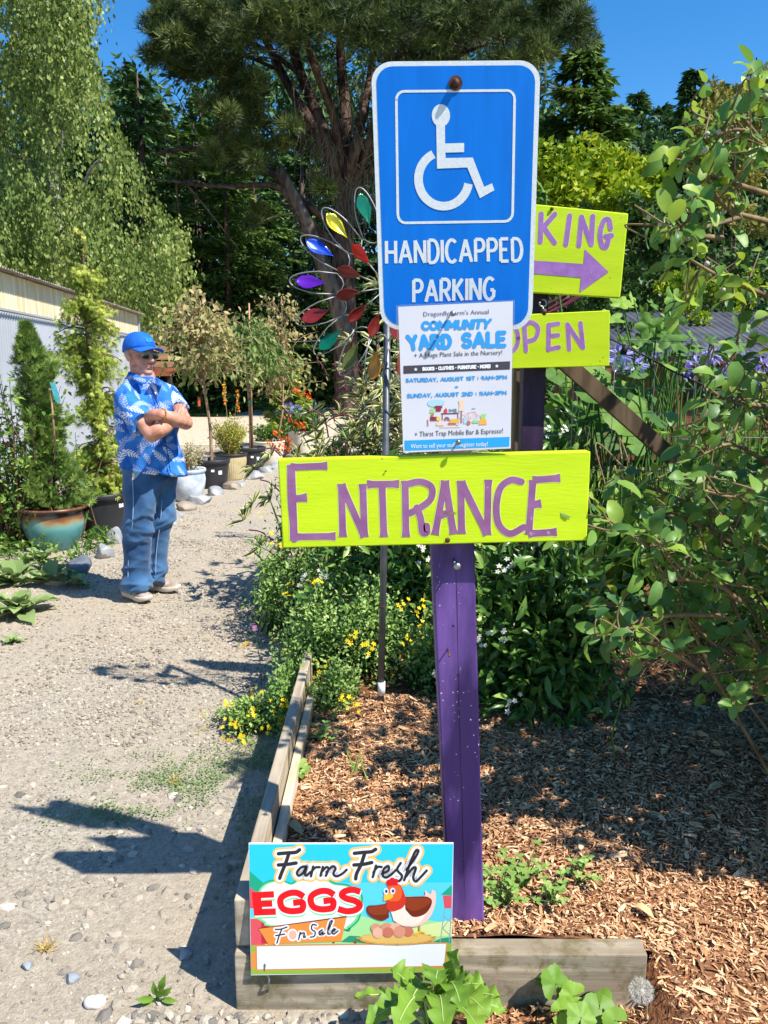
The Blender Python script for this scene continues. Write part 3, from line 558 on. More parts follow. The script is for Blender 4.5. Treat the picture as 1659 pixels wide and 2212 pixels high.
FONT = {
 'A': (.74, [[(0, 0), (.37, 1)], [(.37, 1), (.74, 0)], [(.13, .33), (.61, .33)]]),
 'B': (.58, [[(0, 0), (0, 1)], [(0, 1), (.28, 1)] + arc(.28, .76, .26, .24, 90, -90) + [(0, .52)], [(0, .52), (.3, .52)] + arc(.3, .26, .28, .26, 90, -90) + [(0, 0)]]),
 'C': (.62, [arc(.36, .5, .36, .5, 48, 312)]),
 'D': (.6, [[(0, 0), (0, 1)], [(0, 1), (.24, 1)] + arc(.24, .5, .36, .5, 85, -85) + [(.24, 0), (0, 0)]]),
 'E': (.5, [[(0, 0), (0, 1)], [(0, 1), (.5, 1)], [(0, .52), (.42, .52)], [(0, 0), (.5, 0)]]),
 'F': (.5, [[(0, 0), (0, 1)], [(0, 1), (.5, 1)], [(0, .52), (.42, .52)]]),
 'G': (.68, [arc(.36, .5, .36, .5, 48, 300) + [(.64, .14), (.66, .44)], [(.66, .44), (.42, .44)]]),
 'H': (.6, [[(0, 0), (0, 1)], [(.6, 0), (.6, 1)], [(0, .5), (.6, .5)]]),
 'I': (.0, [[(0, 0), (0, 1)]]),
 'J': (.45, [[(.45, 1), (.45, .25)] + arc(.22, .22, .22, .22, 0, -170)]),
 'K': (.6, [[(0, 0), (0, 1)], [(0, .4), (.56, 1)], [(.16, .56), (.6, 0)]]),
 'L': (.48, [[(0, 1), (0, 0)], [(0, 0), (.48, 0)]]),
 'M': (.78, [[(0, 0), (.04, 1)], [(.04, 1), (.39, .3)], [(.39, .3), (.74, 1)], [(.74, 1), (.78, 0)]]),
 'N': (.62, [[(0, 0), (0, 1)], [(0, 1), (.62, 0)], [(.62, 0), (.62, 1)]]),
 'O': (.7, [arc(.35, .5, .35, .5, 90, 455, 26)]),
 'P': (.55, [[(0, 0), (0, 1)], [(0, 1), (.28, 1)] + arc(.28, .74, .27, .26, 85, -85) + [(.28, .48), (0, .48)]]),
 'R': (.58, [[(0, 0), (0, 1)], [(0, 1), (.28, 1)] + arc(.28, .74, .27, .26, 85, -85) + [(.28, .48), (0, .48)], [(.25, .48), (.58, 0)]]),
 'S': (.56, [arc(.28, .745, .26, .255, 35, 255, 12) + arc(.28, .255, .28, .255, 85, -150, 14)]),
 'T': (.6, [[(0, 1), (.6, 1)], [(.3, 1), (.3, 0)]]),
 'U': (.6, [[(0, 1), (0, .3)] + arc(.3, .3, .3, .3, 185, 355) + [(.6, .3), (.6, 1)]]),
 'Y': (.64, [[(0, 1), (.32, .48)], [(.64, 1), (.32, .48)], [(.32, .48), (.32, 0)]]),
 '1': (.18, [[(0, .8), (.16, 1)], [(.16, 1), (.16, 0)]]),
 '2': (.52, [arc(.26, .73, .26, .27, 160, -30, 10) + [(0, 0)], [(0, 0), (.54, 0)]]),
 '3': (.5, [arc(.23, .75, .24, .25, 150, -90, 10), arc(.23, .26, .27, .26, 90, -150, 10)]),
 '9': (.5, [arc(.25, .7, .25, .3, 0, 360, 16), [(.5, .7), (.4, 0)]]),
 '-': (.3, [[(0, .5), (.3, .5)]]), '+': (.34, [[(0, .5), (.34, .5)], [(.17, .33), (.17, .67)]]),
 ':': (.0, [[(0, .2), (0, .24)], [(0, .7), (0, .74)]]), ',': (.04, [[(.05, .02), (0, -.16)]]), '!': (.0, [[(0, 1), (0, .35)], [(0, .02), (0, .05)]]),
 '.': (.1, [[(.03, .48), (.07, .52)]]), ' ': (.28, []),
}
def letters(g, pl, s, TL, TR, BL, BR, w, gap=.2, mi=0, cap='round', flare=0.0, off=0.0, jit=0.0):
    tot = 0; xs = []
    for ch in s: xs.append(tot); tot += FONT[ch][0] + gap
    tot -= gap; TL, TR, BL, BR = map(np.array, (TL, TR, BL, BR))
    def mp(x, y):
        u = x / tot; v = 1 - y
        return (TL * (1 - u) + TR * u) * (1 - v) + (BL * (1 - u) + BR * u) * v
    for ch, x0 in zip(s, xs):
        dy = random.uniform(-jit, jit)
        for st in FONT[ch][1]:
            stroke(g, pl, [mp(x0 + a, b + dy) for a, b in st], w, off, mi, cap, flare)
def btext(g, pl, s, x0, y0, x1, y1, size, off, mi=0, bold=0.0):
    """built-in font laid from (x0,y0) to (x1,y1) along its baseline"""
    cu = bpy.data.curves.new('t', 'FONT'); cu.body = s; cu.resolution_u = 2; cu.offset = bold
    ob = bpy.data.objects.new('t', cu); COL.objects.link(ob); dg = bpy.context.evaluated_depsgraph_get(); me = ob.evaluated_get(dg).to_mesh()
    V = np.array([v.co[:] for v in me.vertices]); F = [tuple(p.vertices) for p in me.polygons]
    ob.evaluated_get(dg).to_mesh_clear(); COL.objects.unlink(ob); bpy.data.objects.remove(ob)
    w = V[:, 0].max() - V[:, 0].min(); x = (V[:, 0] - V[:, 0].min()) / w; y = V[:, 1] * size
    o = off + pl.nxt()
    g.add([pl.pt(x0 + (x1 - x0) * a, y0 + (y1 - y0) * a - b, o) for a, b in zip(x, y)], F, 0, 0, mi)

m_lime = M('lime_paint', S(182, 208, 16), S(201, 224, 30), 4, .55, .00045, 26, .3, map=(.8, 3, 5), bumpmap=(1, 5, 9), contrast=(.25, .75))
m_lav = M('mauve_paint', S(134, 84, 128), S(150, 100, 143), 22, .5, .0006, 60, .3)
m_lav2 = M('lilac_paint', S(148, 100, 170), S(166, 118, 186), 22, .5, .0006, 60, .3)
m_pale = M('pale_paint_edge', S(222, 226, 120), S(205, 215, 140), 30, .6)
m_rawwood = M('bare_wood', S(165, 140, 110), S(110, 88, 66), 18, .8, .001, 40, map=(1, 1, 6))
m_white_refl = M('white_reflective_sheeting', S(232, 234, 238), S(218, 222, 228), 160, .35, .0004, 500, .5)
m_blue_refl = M('blue_reflective_sheeting', S(0, 112, 212), S(0, 120, 224), 3, .55, .0, 400, .2, map=(14, 14, .6))
m_metal = M('galvanised_metal', S(165, 168, 170), S(120, 122, 126), 30, .4, .0003, 80, .5, 1.0)
m_rust = M('rusty_metal', S(120, 84, 66), S(70, 48, 40), 60, .7, .0005, 120, .4, .6)
def specks(m, col, scale, p0, p1, rmax):
    nt = m.node_tree; n = nt.nodes; l = nt.links; b = n['Principled BSDF']; src = b.inputs['Base Color'].links[0].from_socket
    tc = n.new('ShaderNodeTexCoord'); nd = n.new('ShaderNodeTexNoise'); nd.inputs['Scale'].default_value = scale * .8; l.new(tc.outputs['Object'], nd.inputs[0]); va = n.new('ShaderNodeVectorMath'); va.operation = 'MULTIPLY_ADD'; l.new(nd.outputs['Color'], va.inputs[0]); va.inputs[1].default_value = (.02, .02, .02); l.new(tc.outputs['Object'], va.inputs[2])
    vo = n.new('ShaderNodeTexVoronoi'); vo.inputs['Scale'].default_value = scale; l.new(va.outputs[0], vo.inputs[0]); nz = n.new('ShaderNodeTexNoise'); nz.inputs['Scale'].default_value = 7; l.new(tc.outputs['Object'], nz.inputs[0])
    mr = n.new('ShaderNodeMapRange'); mr.inputs[1].default_value = p0; mr.inputs[2].default_value = p1; mr.inputs[4].default_value = rmax; l.new(nz.outputs[0], mr.inputs[0]); lt = n.new('ShaderNodeMath'); lt.operation = 'LESS_THAN'; l.new(vo.outputs['Distance'], lt.inputs[0]); l.new(mr.outputs[0], lt.inputs[1])
    mx = n.new('ShaderNodeMix'); mx.data_type = 'RGBA'; l.new(lt.outputs[0], mx.inputs['Factor']); l.new(src, mx.inputs['A']); mx.inputs['B'].default_value = col + (1,); l.new(mx.outputs['Result'], b.inputs['Base Color'])
specks(m_lime, S(150, 150, 60), 40, .5, .75, .16); specks(m_lav, S(170, 130, 160), 50, .45, .7, .2); specks(m_lav2, S(190, 170, 140), 50, .45, .7, .2)
def purple_mat():
    m = M('worn_purple_paint', S(46, 28, 80), S(108, 76, 146), 3, .5, .0014, 60, .35, map=(3, 3, .8), contrast=(.42, .62), bumpmap=(1, 1, .12))
    specks(m, S(44, 30, 60), 30, .5, .8, .3)
    nt = m.node_tree; n = nt.nodes; l = nt.links; b = n['Principled BSDF']; src = b.inputs['Base Color'].links[0].from_socket
    tc = n.new('ShaderNodeTexCoord'); vo = n.new('ShaderNodeTexVoronoi'); vo.inputs['Scale'].default_value = 85; vo.inputs['Randomness'].default_value = 1; l.new(tc.outputs['Object'], vo.inputs[0])
    nz = n.new('ShaderNodeTexNoise'); nz.inputs['Scale'].default_value = 9; l.new(tc.outputs['Object'], nz.inputs[0])
    mr = n.new('ShaderNodeMapRange'); mr.inputs[1].default_value = .42; mr.inputs[2].default_value = .72; mr.inputs[3].default_value = 0; mr.inputs[4].default_value = .2; l.new(nz.outputs[0], mr.inputs[0])
    lt = n.new('ShaderNodeMath'); lt.operation = 'LESS_THAN'; l.new(vo.outputs['Distance'], lt.inputs[0]); l.new(mr.outputs[0], lt.inputs[1])
    mx = n.new('ShaderNodeMix'); mx.data_type = 'RGBA'; l.new(lt.outputs[0], mx.inputs['Factor']); l.new(src, mx.inputs['A']); mx.inputs['B'].default_value = S(172, 160, 176) + (1,)
    l.new(mx.outputs['Result'], b.inputs['Base Color']); return m
m_purple = purple_mat()
m_crack = M('dark_crack', S(28, 18, 40))

# ---- purple sign post -------------------------------------------------------------------------
FRONT = 1.70
pp = Plane((0, FRONT, 0), (0, -1, 0))
base = P(1008, 1995, FRONT + .05); base[2] = .1
post = thing('sign_post', 'purple painted wooden post carrying the handicapped and entrance signs', 'post', base)
g = Geo(); L = [(975, 2060), (970, 1985), (932, 1178), (931, 990)]; Rr = [(1048, 2060), (1046, 1985), (1025, 1178), (1026, 990)]
rng = []
bev = .004
for (a, b) in zip(L, Rr):
    pa = pp.pt(*a); pb = pp.pt(*b); w = pb - pa; e = w / np.linalg.norm(w) * bev
    rng.append([pa + e, pb - e, pb + (0, bev, 0), pb + (0, .096, 0), pb - e + (0, .1, 0), pa + e + (0, .1, 0), pa + (0, .096, 0), pa + (0, bev, 0)])
V = np.array(rng).reshape(-1, 3); k = 8
F = [(i * k + j, i * k + (j + 1) % k, (i + 1) * k + (j + 1) % k, (i + 1) * k + j) for i in range(len(rng) - 1) for j in range(k)] + [tuple(range(k))[::-1], tuple((len(rng) - 1) * k + j for j in range(k))]
g.add(V, F); obj('post_shaft', g, m_purple, post, smooth=False)
g = Geo(); stroke(g, pp, [(983, 1200), (987, 1290), (989, 1400), (993, 1560), (997, 1700), (1000, 1800), (1004, 1940)], 1.3, .0006, smooth=True, taper=([0, .15, .3, .5, .62, .8, 1], [.2, 1, .4, 1.2, .5, 1, .2])); obj('split', g, m_crack, post)
g = Geo(); ta = P(985, 131, 1.642); tb = P(982, 1000, 1.742); prism(g, [ta - (.026, 0, 0), ta + (.026, 0, 0), tb + (.03, 0, 0), tb - (.03, 0, 0)], (0, .036, .004)); obj('upper_lath', g, m_rawwood, post, smooth=False)
def nail(par, pl, x, y, L=.03, r=.003, head=.0075, mat=None, rod=True, off=0.0, bend=(0, 0, 0)):
    g = Geo(); a = pl.pt(x, y, off); b = a + pl.n * L + np.array(bend); tube(g, [a, (a + b) / 2 + np.array(bend) * .2, b], r, 6)
    blob(g, b, (head, head * .55, head), 2); return obj('nail', g, mat or m_metal, par)
nail(post, pp, 984, 1213, .045, .0028, .0085); nail(post, pp, 979, 1208, .03, .002, .003); nail(post, pp, 967, 1402, .045, .0022, .003, m_rust)

# ---- entrance board ---------------------------------------------------------------------------
ent = thing('entrance_sign', 'lime green board painted with the mauve word ENTRANCE', 'sign', P(940, 1180, FRONT - .02))
pe = Plane((0, FRONT - .042, 0), (0.0, -1, 0.0))
g = Geo(); prism(g, [pe.pt(*q) for q in ((600, 993), (1276, 975), (1268, 1168), (611, 1184))], (0, .038, 0)); o = obj('board', g, m_lime, ent, smooth=False)
bv = o.modifiers.new('bev', 'BEVEL'); bv.width = .0025; bv.segments = 2
def c4(x, y): return (553.1 + x * .4668, 387.2 + y * .4668)       # photo detail -> photo
def c4l(l): return [c4(*q) for q in l]
ENT = [[(160, 1335), (162, 1480), (178, 1665)], [(162, 1333), (330, 1326)], [(168, 1480), (236, 1472)], [(178, 1655), (368, 1652)],
       [(395, 1410), (402, 1655)], [(395, 1412), (502, 1655)], [(494, 1410), (502, 1655)],
       [(515, 1412), (662, 1410)], [(583, 1412), (592, 1655)],
       [(690, 1395), (694, 1655)], [(694, 1412), (760, 1400), (812, 1425), (808, 1480), (760, 1520), (712, 1545)], [(745, 1520), (762, 1570), (770, 1630), (790, 1635), (790, 1605)],
       [(875, 1395), (828, 1645)], [(875, 1395), (915, 1642)], [(848, 1555), (905, 1540)],
       [(948, 1395), (952, 1640)], [(950, 1400), (1070, 1645)], [(1075, 1390), (1070, 1645)],
       [(1228, 1400), (1180, 1392), (1130, 1430), (1112, 1520), (1125, 1600), (1175, 1640), (1240, 1610)],
       [(1282, 1392), (1262, 1645)], [(1282, 1392), (1408, 1382)], [(1272, 1508), (1320, 1500)], [(1262, 1640), (1392, 1632)]]
g = Geo()
for w, mi, off in ((17.5, 0, .0003), (14.5, 1, .0007)):
    for st in ENT: stroke(g, pe, c4l(st), w, off, mi, 'flat' if len(st) == 2 else 'round', .28 if len(st) == 2 else 0, smooth=len(st) > 2)
    stroke(g, pe, c4l([(162, 1322), (176, 1668)]), w * 1.15, off, mi, 'flat', .1)
obj('lettering', g, [m_pale, m_lav], ent, smooth=False)
g = Geo(); q = c4(895, 1543); stroke(g, pe, [(q[0] - 10, q[1]), q, (q[0] + 16, q[1] + 1)], 7, .0012, taper=([0, .4, 1], [.3, 1, .1]), smooth=True); obj('knot', g, m_rawwood, ent)
nail(ent, pe, *c4(885, 1668), .006, .003, .006, m_rust); nail(ent, pe, *c4(600, 1350), .003, .001, .002, m_rust)

# ---- blue handicapped sign --------------------------------------------------------------------
hb = thing('parking_sign', 'blue handicapped parking sign with white wheelchair symbol on post', 'sign', P(985, 705, FRONT - .03))
ph = three(P(800, 700, 1.705), P(1170, 700, 1.700), P(985, 140, 1.635))
def warp(pts, q):       # unit square -> photo quad
    TL, TR, BR, BL = map(np.array, q); return [tuple((TL * (1 - u) + TR * u) * (1 - v) + (BL * (1 - u) + BR * u) * v) for u, v in pts]
HQ = ((801, 133), (1168, 130), (1149, 712), (822, 712))
out = warp([(x / 367, y / 580) for x, y in rrect(0, 0, 367, 580, 46, 8)], HQ)
g = Geo(); prism(g, [ph.pt(*q) for q in out], -ph.n * .0025); obj('panel', g, m_white_refl, hb, smooth=False)
inn = warp([(x / 367, y / 580) for x, y in rrect(10.5, 10.5, 356.5, 569.5, 37, 8)], HQ)
g = Geo(); poly(g, ph, inn, .0005); obj('blue_field', g, m_blue_refl, hb, smooth=False)
def c2(x, y): return (774.3 + x * .5334, y * .5334)
g = Geo()
fr = warp([(x, y) for x, y in [(a / 100, b / 100) for a, b in rrect(0, 0, 100, 100, 6.5, 5)]], (c2(153, 370), c2(633, 366), c2(624, 896), c2(160, 903)))
stroke(g, ph, fr + [fr[0]], 5.6, .001)
poly(g, ph, [c2(*q) for q in arc(334, 468, 37, 46, 0, 350, 28)], .0012)
W = .5334
poly(g, ph, [c2(*q) for q in [(315, 498), (350, 498), (351, 581), (428, 579), (428, 616), (352, 618), (353, 640), (463, 638), (509, 757), (541, 742), (551, 770), (492, 803), (441, 678), (318, 683)]], .0013)
stroke(g, ph, [c2(*q) for q in [(345 + 102 * math.cos(R(a)), 725 - 110 * math.sin(R(a))) for a in np.linspace(114, 350, 30)]], 35 * W, .0012, cap='flat')
obj('wheelchair_symbol', g, m_white_refl, hb, smooth=False)
g = Geo(); letters(g, ph, 'HANDICAPPED', c2(113, 976), c2(660, 966), c2(114, 1067), c2(662, 1056), 7.2, .27, cap='flat', off=.001)
letters(g, ph, 'PARKING', c2(224, 1135), c2(551, 1125), c2(224, 1224), c2(549, 1212), 7.4, .27, cap='flat', off=.001)
obj('lettering', g, m_white_refl, hb, smooth=False)
g = Geo(); a = ph.pt(984, 180); nn = ph.n
tube(g, [a + nn * .0008, a + nn * .003], .0135, 20); tube(g, [a + nn * .003, a + nn * .009], .0085, 6); blob(g, a + nn * .009, .0075, 2); obj('bolt', g, m_rust, hb, smooth=False)

# ---- yard sale poster -------------------------------------------------------------------------
yp = thing('yard_sale_poster', 'white laminated yard sale poster nailed over the blue sign', 'poster', P(985, 975, FRONT - .03))
py = three(P(862, 660, 1.644), P(1108, 655, 1.644), P(985, 975, 1.652))
def c3(x, y): return ((1550 + x * .30139) / 1.80832, (1170 + y * .30139) / 1.80832)
m_paper = M('printed_paper', S(214, 212, 220), S(206, 204, 213), 5, .6)
m_pblue = M('blue_print', S(50, 150, 218)); m_pband = M('cyan_print_band', S(40, 160, 222)); m_pdark = M('dark_grey_print', S(70, 64, 74)); m_pwhite = M('white_print', S(236, 236, 240))
m_prpl = M('slate_print', S(98, 96, 128))
AR = {'cloud': (170, 205, 238), 'mar': (140, 50, 66), 'grn': (160, 206, 126), 'red': (214, 60, 66), 'teal': (90, 140, 156), 'skin': (238, 200, 164), 'pink': (240, 164, 150), 'or': (240, 172, 66), 'yel': (240, 196, 80), 'peach': (240, 200, 180), 'lb': (170, 205, 222), 'br': (190, 110, 80), 'lg': (150, 206, 120)}
m_slv = bpy.data.materials.new('clear_plastic_sleeve'); m_slv.use_nodes = True; n = m_slv.node_tree.nodes; l = m_slv.node_tree.links
gl = n.new('ShaderNodeBsdfGlossy'); gl.inputs['Roughness'].default_value = .12; tr = n.new('ShaderNodeBsdfTransparent'); tr.inputs[0].default_value = (.92, .95, .95, 1); mx = n.new('ShaderNodeMixShader'); mx.inputs[0].default_value = .06
l.new(tr.outputs[0], mx.inputs[1]); l.new(gl.outputs[0], mx.inputs[2]); l.new(mx.outputs[0], n['Material Output'].inputs[0])
g = Geo(); PQ = [c3(17, 95), c3(1506, 22), c3(1476, 1930), c3(85, 1985)]
prism(g, [py.pt(*q) for q in PQ], -py.n * .0006); obj('paper', g, m_paper, yp, smooth=False)
g = Geo(); prism(g, [py.pt(*q, -.0012) for q in (c3(-12, 70), c3(1532, 2), c3(1500, 1975), c3(40, 2024))], -py.n * .0004); obj('plastic_sleeve', g, m_slv, yp, smooth=False)
g = Geo()
poly(g, py, [c3(*q) for q in ((86, 860), (1468, 800), (1466, 906), (86, 963))], .0004, 1)
poly(g, py, [c3(*q) for q in ((100, 1828), (1462, 1780), (1456, 1905), (103, 1958))], .0004, 2)
letters(g, py, 'COMMUNITY', c3(330, 298), c3(1215, 262), c3(335, 388), c3(1190, 362), 6.4, .24, 0, off=.0006)
letters(g, py, 'YARD', c3(140, 480), c3(690, 466), c3(170, 640), c3(690, 622), 9.0, .3, 0, off=.0006)
letters(g, py, 'SALE', c3(860, 450), c3(1395, 428), c3(860, 612), c3(1395, 598), 9.0, .3, 0, off=.0006)
letters(g, py, 'SATURDAY, AUGUST 1ST : 9AM-3PM', c3(120, 1028), c3(1422, 985), c3(122, 1070), c3(1424, 1026), 2.3, .24, 0, off=.0006)
letters(g, py, 'SUNDAY, AUGUST 2ND : 11AM-3PM', c3(138, 1228), c3(1418, 1186), c3(138, 1270), c3(1418, 1228), 2.3, .24, 0, off=.0006)
letters(g, py, '+', c3(760, 1115), c3(792, 1115), c3(760, 1150), c3(792, 1150), 2.4, .2, 0, off=.0006)
letters(g, py, 'BOOKS . CLOTHES . FURNITURE . MORE!', c3(338, 882), c3(1208, 845), c3(338, 918), c3(1208, 884), 2.2, .24, 3, off=.0008)
for cx, cy in ((246, 906), (1297, 862)):
    st = [(cx + (26 if i % 2 == 0 else 11) * math.sin(R(i * 36)), cy - (26 if i % 2 == 0 else 11) * math.cos(R(i * 36))) for i in range(10)]; poly(g, py, [c3(*q) for q in st], .0009, 3)
btext(g, py, "Dragonfly Farm's Annual", *c3(345, 218), *c3(1192, 185), 14, .0006, 5)
btext(g, py, '+ A Huge Plant Sale in the Nursery!', *c3(225, 755), *c3(1366, 712), 14.5, .0006, 4)
btext(g, py, '+ Thirst Trap Mobile Bar & Espresso!', *c3(232, 1778), *c3(1376, 1732), 15.5, .0006, 4)
btext(g, py, 'Want to sell your stuff? Register today!', *c3(180, 1928), *c3(1178, 1898), 13.5, .0008, 3)
obj('lettering', g, [m_pblue, m_pdark, m_pband, m_pwhite, m_pdark, m_prpl], yp, smooth=False)
g = Geo(); mats = []; 
def am(k):
    nm = M('illustration_' + k, S(*AR[k]));
    if k not in amx: amx[k] = len(mats); mats.append(nm)
    return amx[k]
amx = {}
def ap(k, pts): poly(g, py, [c3(*q) for q in pts], .0006 + py.nxt(), am(k))
def asx(k, pts, w, sm=False): stroke(g, py, [c3(*q) for q in pts], w, .0006, am(k), smooth=sm)
ap('cloud', arc(510, 1338, 112, 42, 0, 350, 24)); ap('cloud', arc(470, 1350, 70, 40, 0, 350, 20))
ap('mar', [(484, 1385), (520, 1375), (560, 1375), (596, 1388), (584, 1412), (572, 1408), (572, 1450), (508, 1452), (508, 1410), (494, 1412)])
ap('grn', [(440, 1410), (482, 1410), (497, 1468), (425, 1472)]); ap('br', arc(460, 1500, 20, 22, 0, 350, 12))
ap('mar', [(432, 1520), (540, 1520), (542, 1568), (434, 1572)]); ap('yel', arc(540, 1545, 28, 28, 0, 350, 14)); ap('peach', [(512, 1590), (610, 1590), (612, 1632), (514, 1634)])
ap('red', arc(632, 1445, 24, 28, 0, 350, 12)); asx('red', [(640, 1410), (632, 1440)], 2.0)
ap('teal', [(675, 1418), (690, 1418), (692, 1430), (740, 1420), (772, 1412), (778, 1472), (742, 1472), (735, 1442), (692, 1452), (676, 1452)])
asx('mar', [(580, 1480), (800, 1474)], 2.4); asx('mar', [(590, 1482), (590, 1560)], 1.5); asx('mar', [(792, 1478), (792, 1560)], 1.5)
for k in range(5): asx('mar', arc(648, 1570, 8 + k * 7, 48, 180, 360, 9), .7)
ap('skin', [(800, 1310), (830, 1300), (868, 1308), (858, 1375), (868, 1445), (800, 1448), (812, 1375)]); asx('mar', [(836, 1450), (836, 1600)], 1.6)
ap('or', [(690, 1552), (806, 1546), (808, 1598), (692, 1602)]); ap('br', [(662, 1598), (806, 1592), (808, 1622), (664, 1626)]); ap('lb', arc(788, 1608, 24, 24, 0, 350, 14))
for cx in (862, 1046): asx('pink', arc(cx, 1540, 42, 46, 0, 360, 20), .9)
asx('pink', [(862, 1540), (915, 1470), (1020, 1450), (1046, 1540)], 1.2); asx('pink', [(915, 1470), (960, 1545), (1020, 1450)], 1.2); asx('teal', [(975, 1415), (1015, 1412)], 1.4)
ap('lb', [(860, 1528), (918, 1524), (916, 1606), (868, 1610)]); ap('br', arc(930, 1600, 26, 30, 0, 350, 14)); ap('pink', [(912, 1530), (946, 1530), (938, 1575), (922, 1575)])
ap('lg', [(976, 1570), (1060, 1566), (1062, 1600), (978, 1604)]); ap('or', [(1086, 1545), (1148, 1542), (1170, 1618), (1062, 1622)]); ap('lg', [(1088, 1500), (1110, 1478), (1125, 1500), (1140, 1476), (1160, 1490), (1140, 1545), (1095, 1545)])
asx('br', [(400, 1560), (404, 1630)], 2.2); ap('peach', arc(402, 1630, 22, 6, 0, 350, 10)); asx('peach', [(560, 1655), (820, 1650)], 2.4)
obj('illustration', g, mats, yp, smooth=False)
nail(yp, py, *c3(708, 165), .03, .0026, .006, None, bend=(-.0, 0, -.004)); nail(yp, py, *c3(788, 1845), .012, .0026, .006)

# ---- second post, PARKING arrow board, OPEN board ---------------------------------------------
D2 = 3.0
m_dkwood = M('dark_weathered_wood', S(74, 60, 46), S(112, 94, 74), 6, .85, .002, 30, .2, map=(4, 4, .5), bumpmap=(1, 1, .1))
m_purple2 = M('old_purple_paint', S(40, 28, 48), S(62, 44, 76), 8, .5, .001, 50, .3, map=(2, 2, .5))
p2 = thing('sign_post', 'dark purple post behind, holding the arrow board and the hanging OPEN board', 'post', P(1165, 1290, D2 + .1) * (1, 1, 0))
g = Geo(); a = P(1128, 900, D2 + .03); b = P(1176, 900, D2 + .03)
box(g, (a[0], D2 + .03, 0), (b[0], D2 + .11, 1.86), bev=.004); obj('post_shaft', g, m_purple2, p2, smooth=False)
pk = thing('parking_arrow_sign', 'lime green PARKING board with a mauve arrow pointing right', 'sign', P(1180, 640, D2))
ppk = three(P(1000, 430, 2.99), P(1357, 461, 2.93), P(1150, 640, 2.96))
g = Geo(); prism(g, [ppk.pt(*q) for q in ((985, 424), (1357.5, 461), (1339.5, 643.5), (975, 621))], -ppk.n * .03); obj('board', g, m_lime, pk, smooth=False).modifiers.new('bev', 'BEVEL').width = .003
def c6(x, y): return ((2100 + x * .47468) / 1.80832, (750 + y * .47468) / 1.80832)
KNG = [[(30, 180), (22, 410)], [(142, 182), (40, 300)], [(50, 290), (140, 418)], [(265, 195), (232, 432)], [(362, 205), (340, 440)], [(362, 205), (440, 430)], [(455, 200), (442, 430)], [(600, 300), (585, 228), (545, 240), (515, 340), (530, 440), (565, 450), (585, 380)], [(560, 365), (610, 358)]]
g = Geo()
for w, mi, off in ((13, 0, .0003), (10.8, 1, .0007)):
    for st in KNG: stroke(g, ppk, [c6(*q) for q in st], w, off, mi, smooth=len(st) > 2)
    letters(g, ppk, 'PAR', (1030, 455), (1142, 465), (1028, 520), (1140, 530), w, .42, mi, off=off)
AW = [(1010, 553), c6(0, 565), c6(378, 592), c6(388, 470), c6(585, 658), c6(345, 828), c6(358, 705), c6(0, 675), (1008, 605)]
poly(g, ppk, AW, .0011, 1); obj('lettering', g, [m_pale, m_lav2], pk, smooth=False)
nail(pk, ppk, *c6(117, 140), .004, .003, .007, m_rust)
op = thing('open_sign', 'small lime green OPEN board hanging from a hook under the arrow board', 'sign', P(1180, 792, D2 - .02))
ppo = three(P(1030, 690, 2.94), P(1317, 671, 2.93), P(1180, 794, 2.94))
g = Geo(); prism(g, [ppo.pt(*q) for q in ((1028, 684), (1317, 670.5), (1316.5, 790.5), (1028, 798))], -ppo.n * .02); obj('board', g, m_lime, op, smooth=False).modifiers.new('bev', 'BEVEL').width = .002
def c5(x, y): return ((1900 + x * .8137) / 1.80832, (1000 + y * .8137) / 1.80832)
OPN = [[c5(*q) for q in st] for st in ([(182, 330), (190, 455)], [(182, 335), (215, 318), (248, 345), (235, 395), (195, 410)], [(300, 330), (298, 450)], [(300, 332), (345, 325)], [(300, 385), (345, 380)], [(300, 448), (348, 438)], [(390, 328), (398, 448)], [(390, 330), (462, 440)], [(452, 322), (464, 440)])]
OPN.append([c5(*q) for q in arc(120, 395, 32, 62, 0, 360, 18)])
g = Geo()
for w, mi, off in ((11.5, 0, .0003), (9.4, 1, .0007)):
    for st in OPN: stroke(g, ppo, st, w, off, mi, smooth=len(st) in (5,))
obj('lettering', g, [m_pale, m_lav2], op, smooth=False)
g = Geo(); e = P(1173, 655, D2 - .03); rr = .013
tube(g, np.array([e + (rr * math.cos(R(a)), 0, rr * math.sin(R(a))) for a in np.linspace(-200, 110, 18)]), .0032, 8)
tube(g, [e + (0, 0, -rr), e + (.002, .002, -.05)], .0032, 8); obj('eye_hook', g, m_metal, op)
g = Geo(); tube(g, [ppo.pt(*c5(275, 268), .0), ppo.pt(*c5(275, 268), .001)], .012, 14); obj('hook_hole', g, m_rust, op)

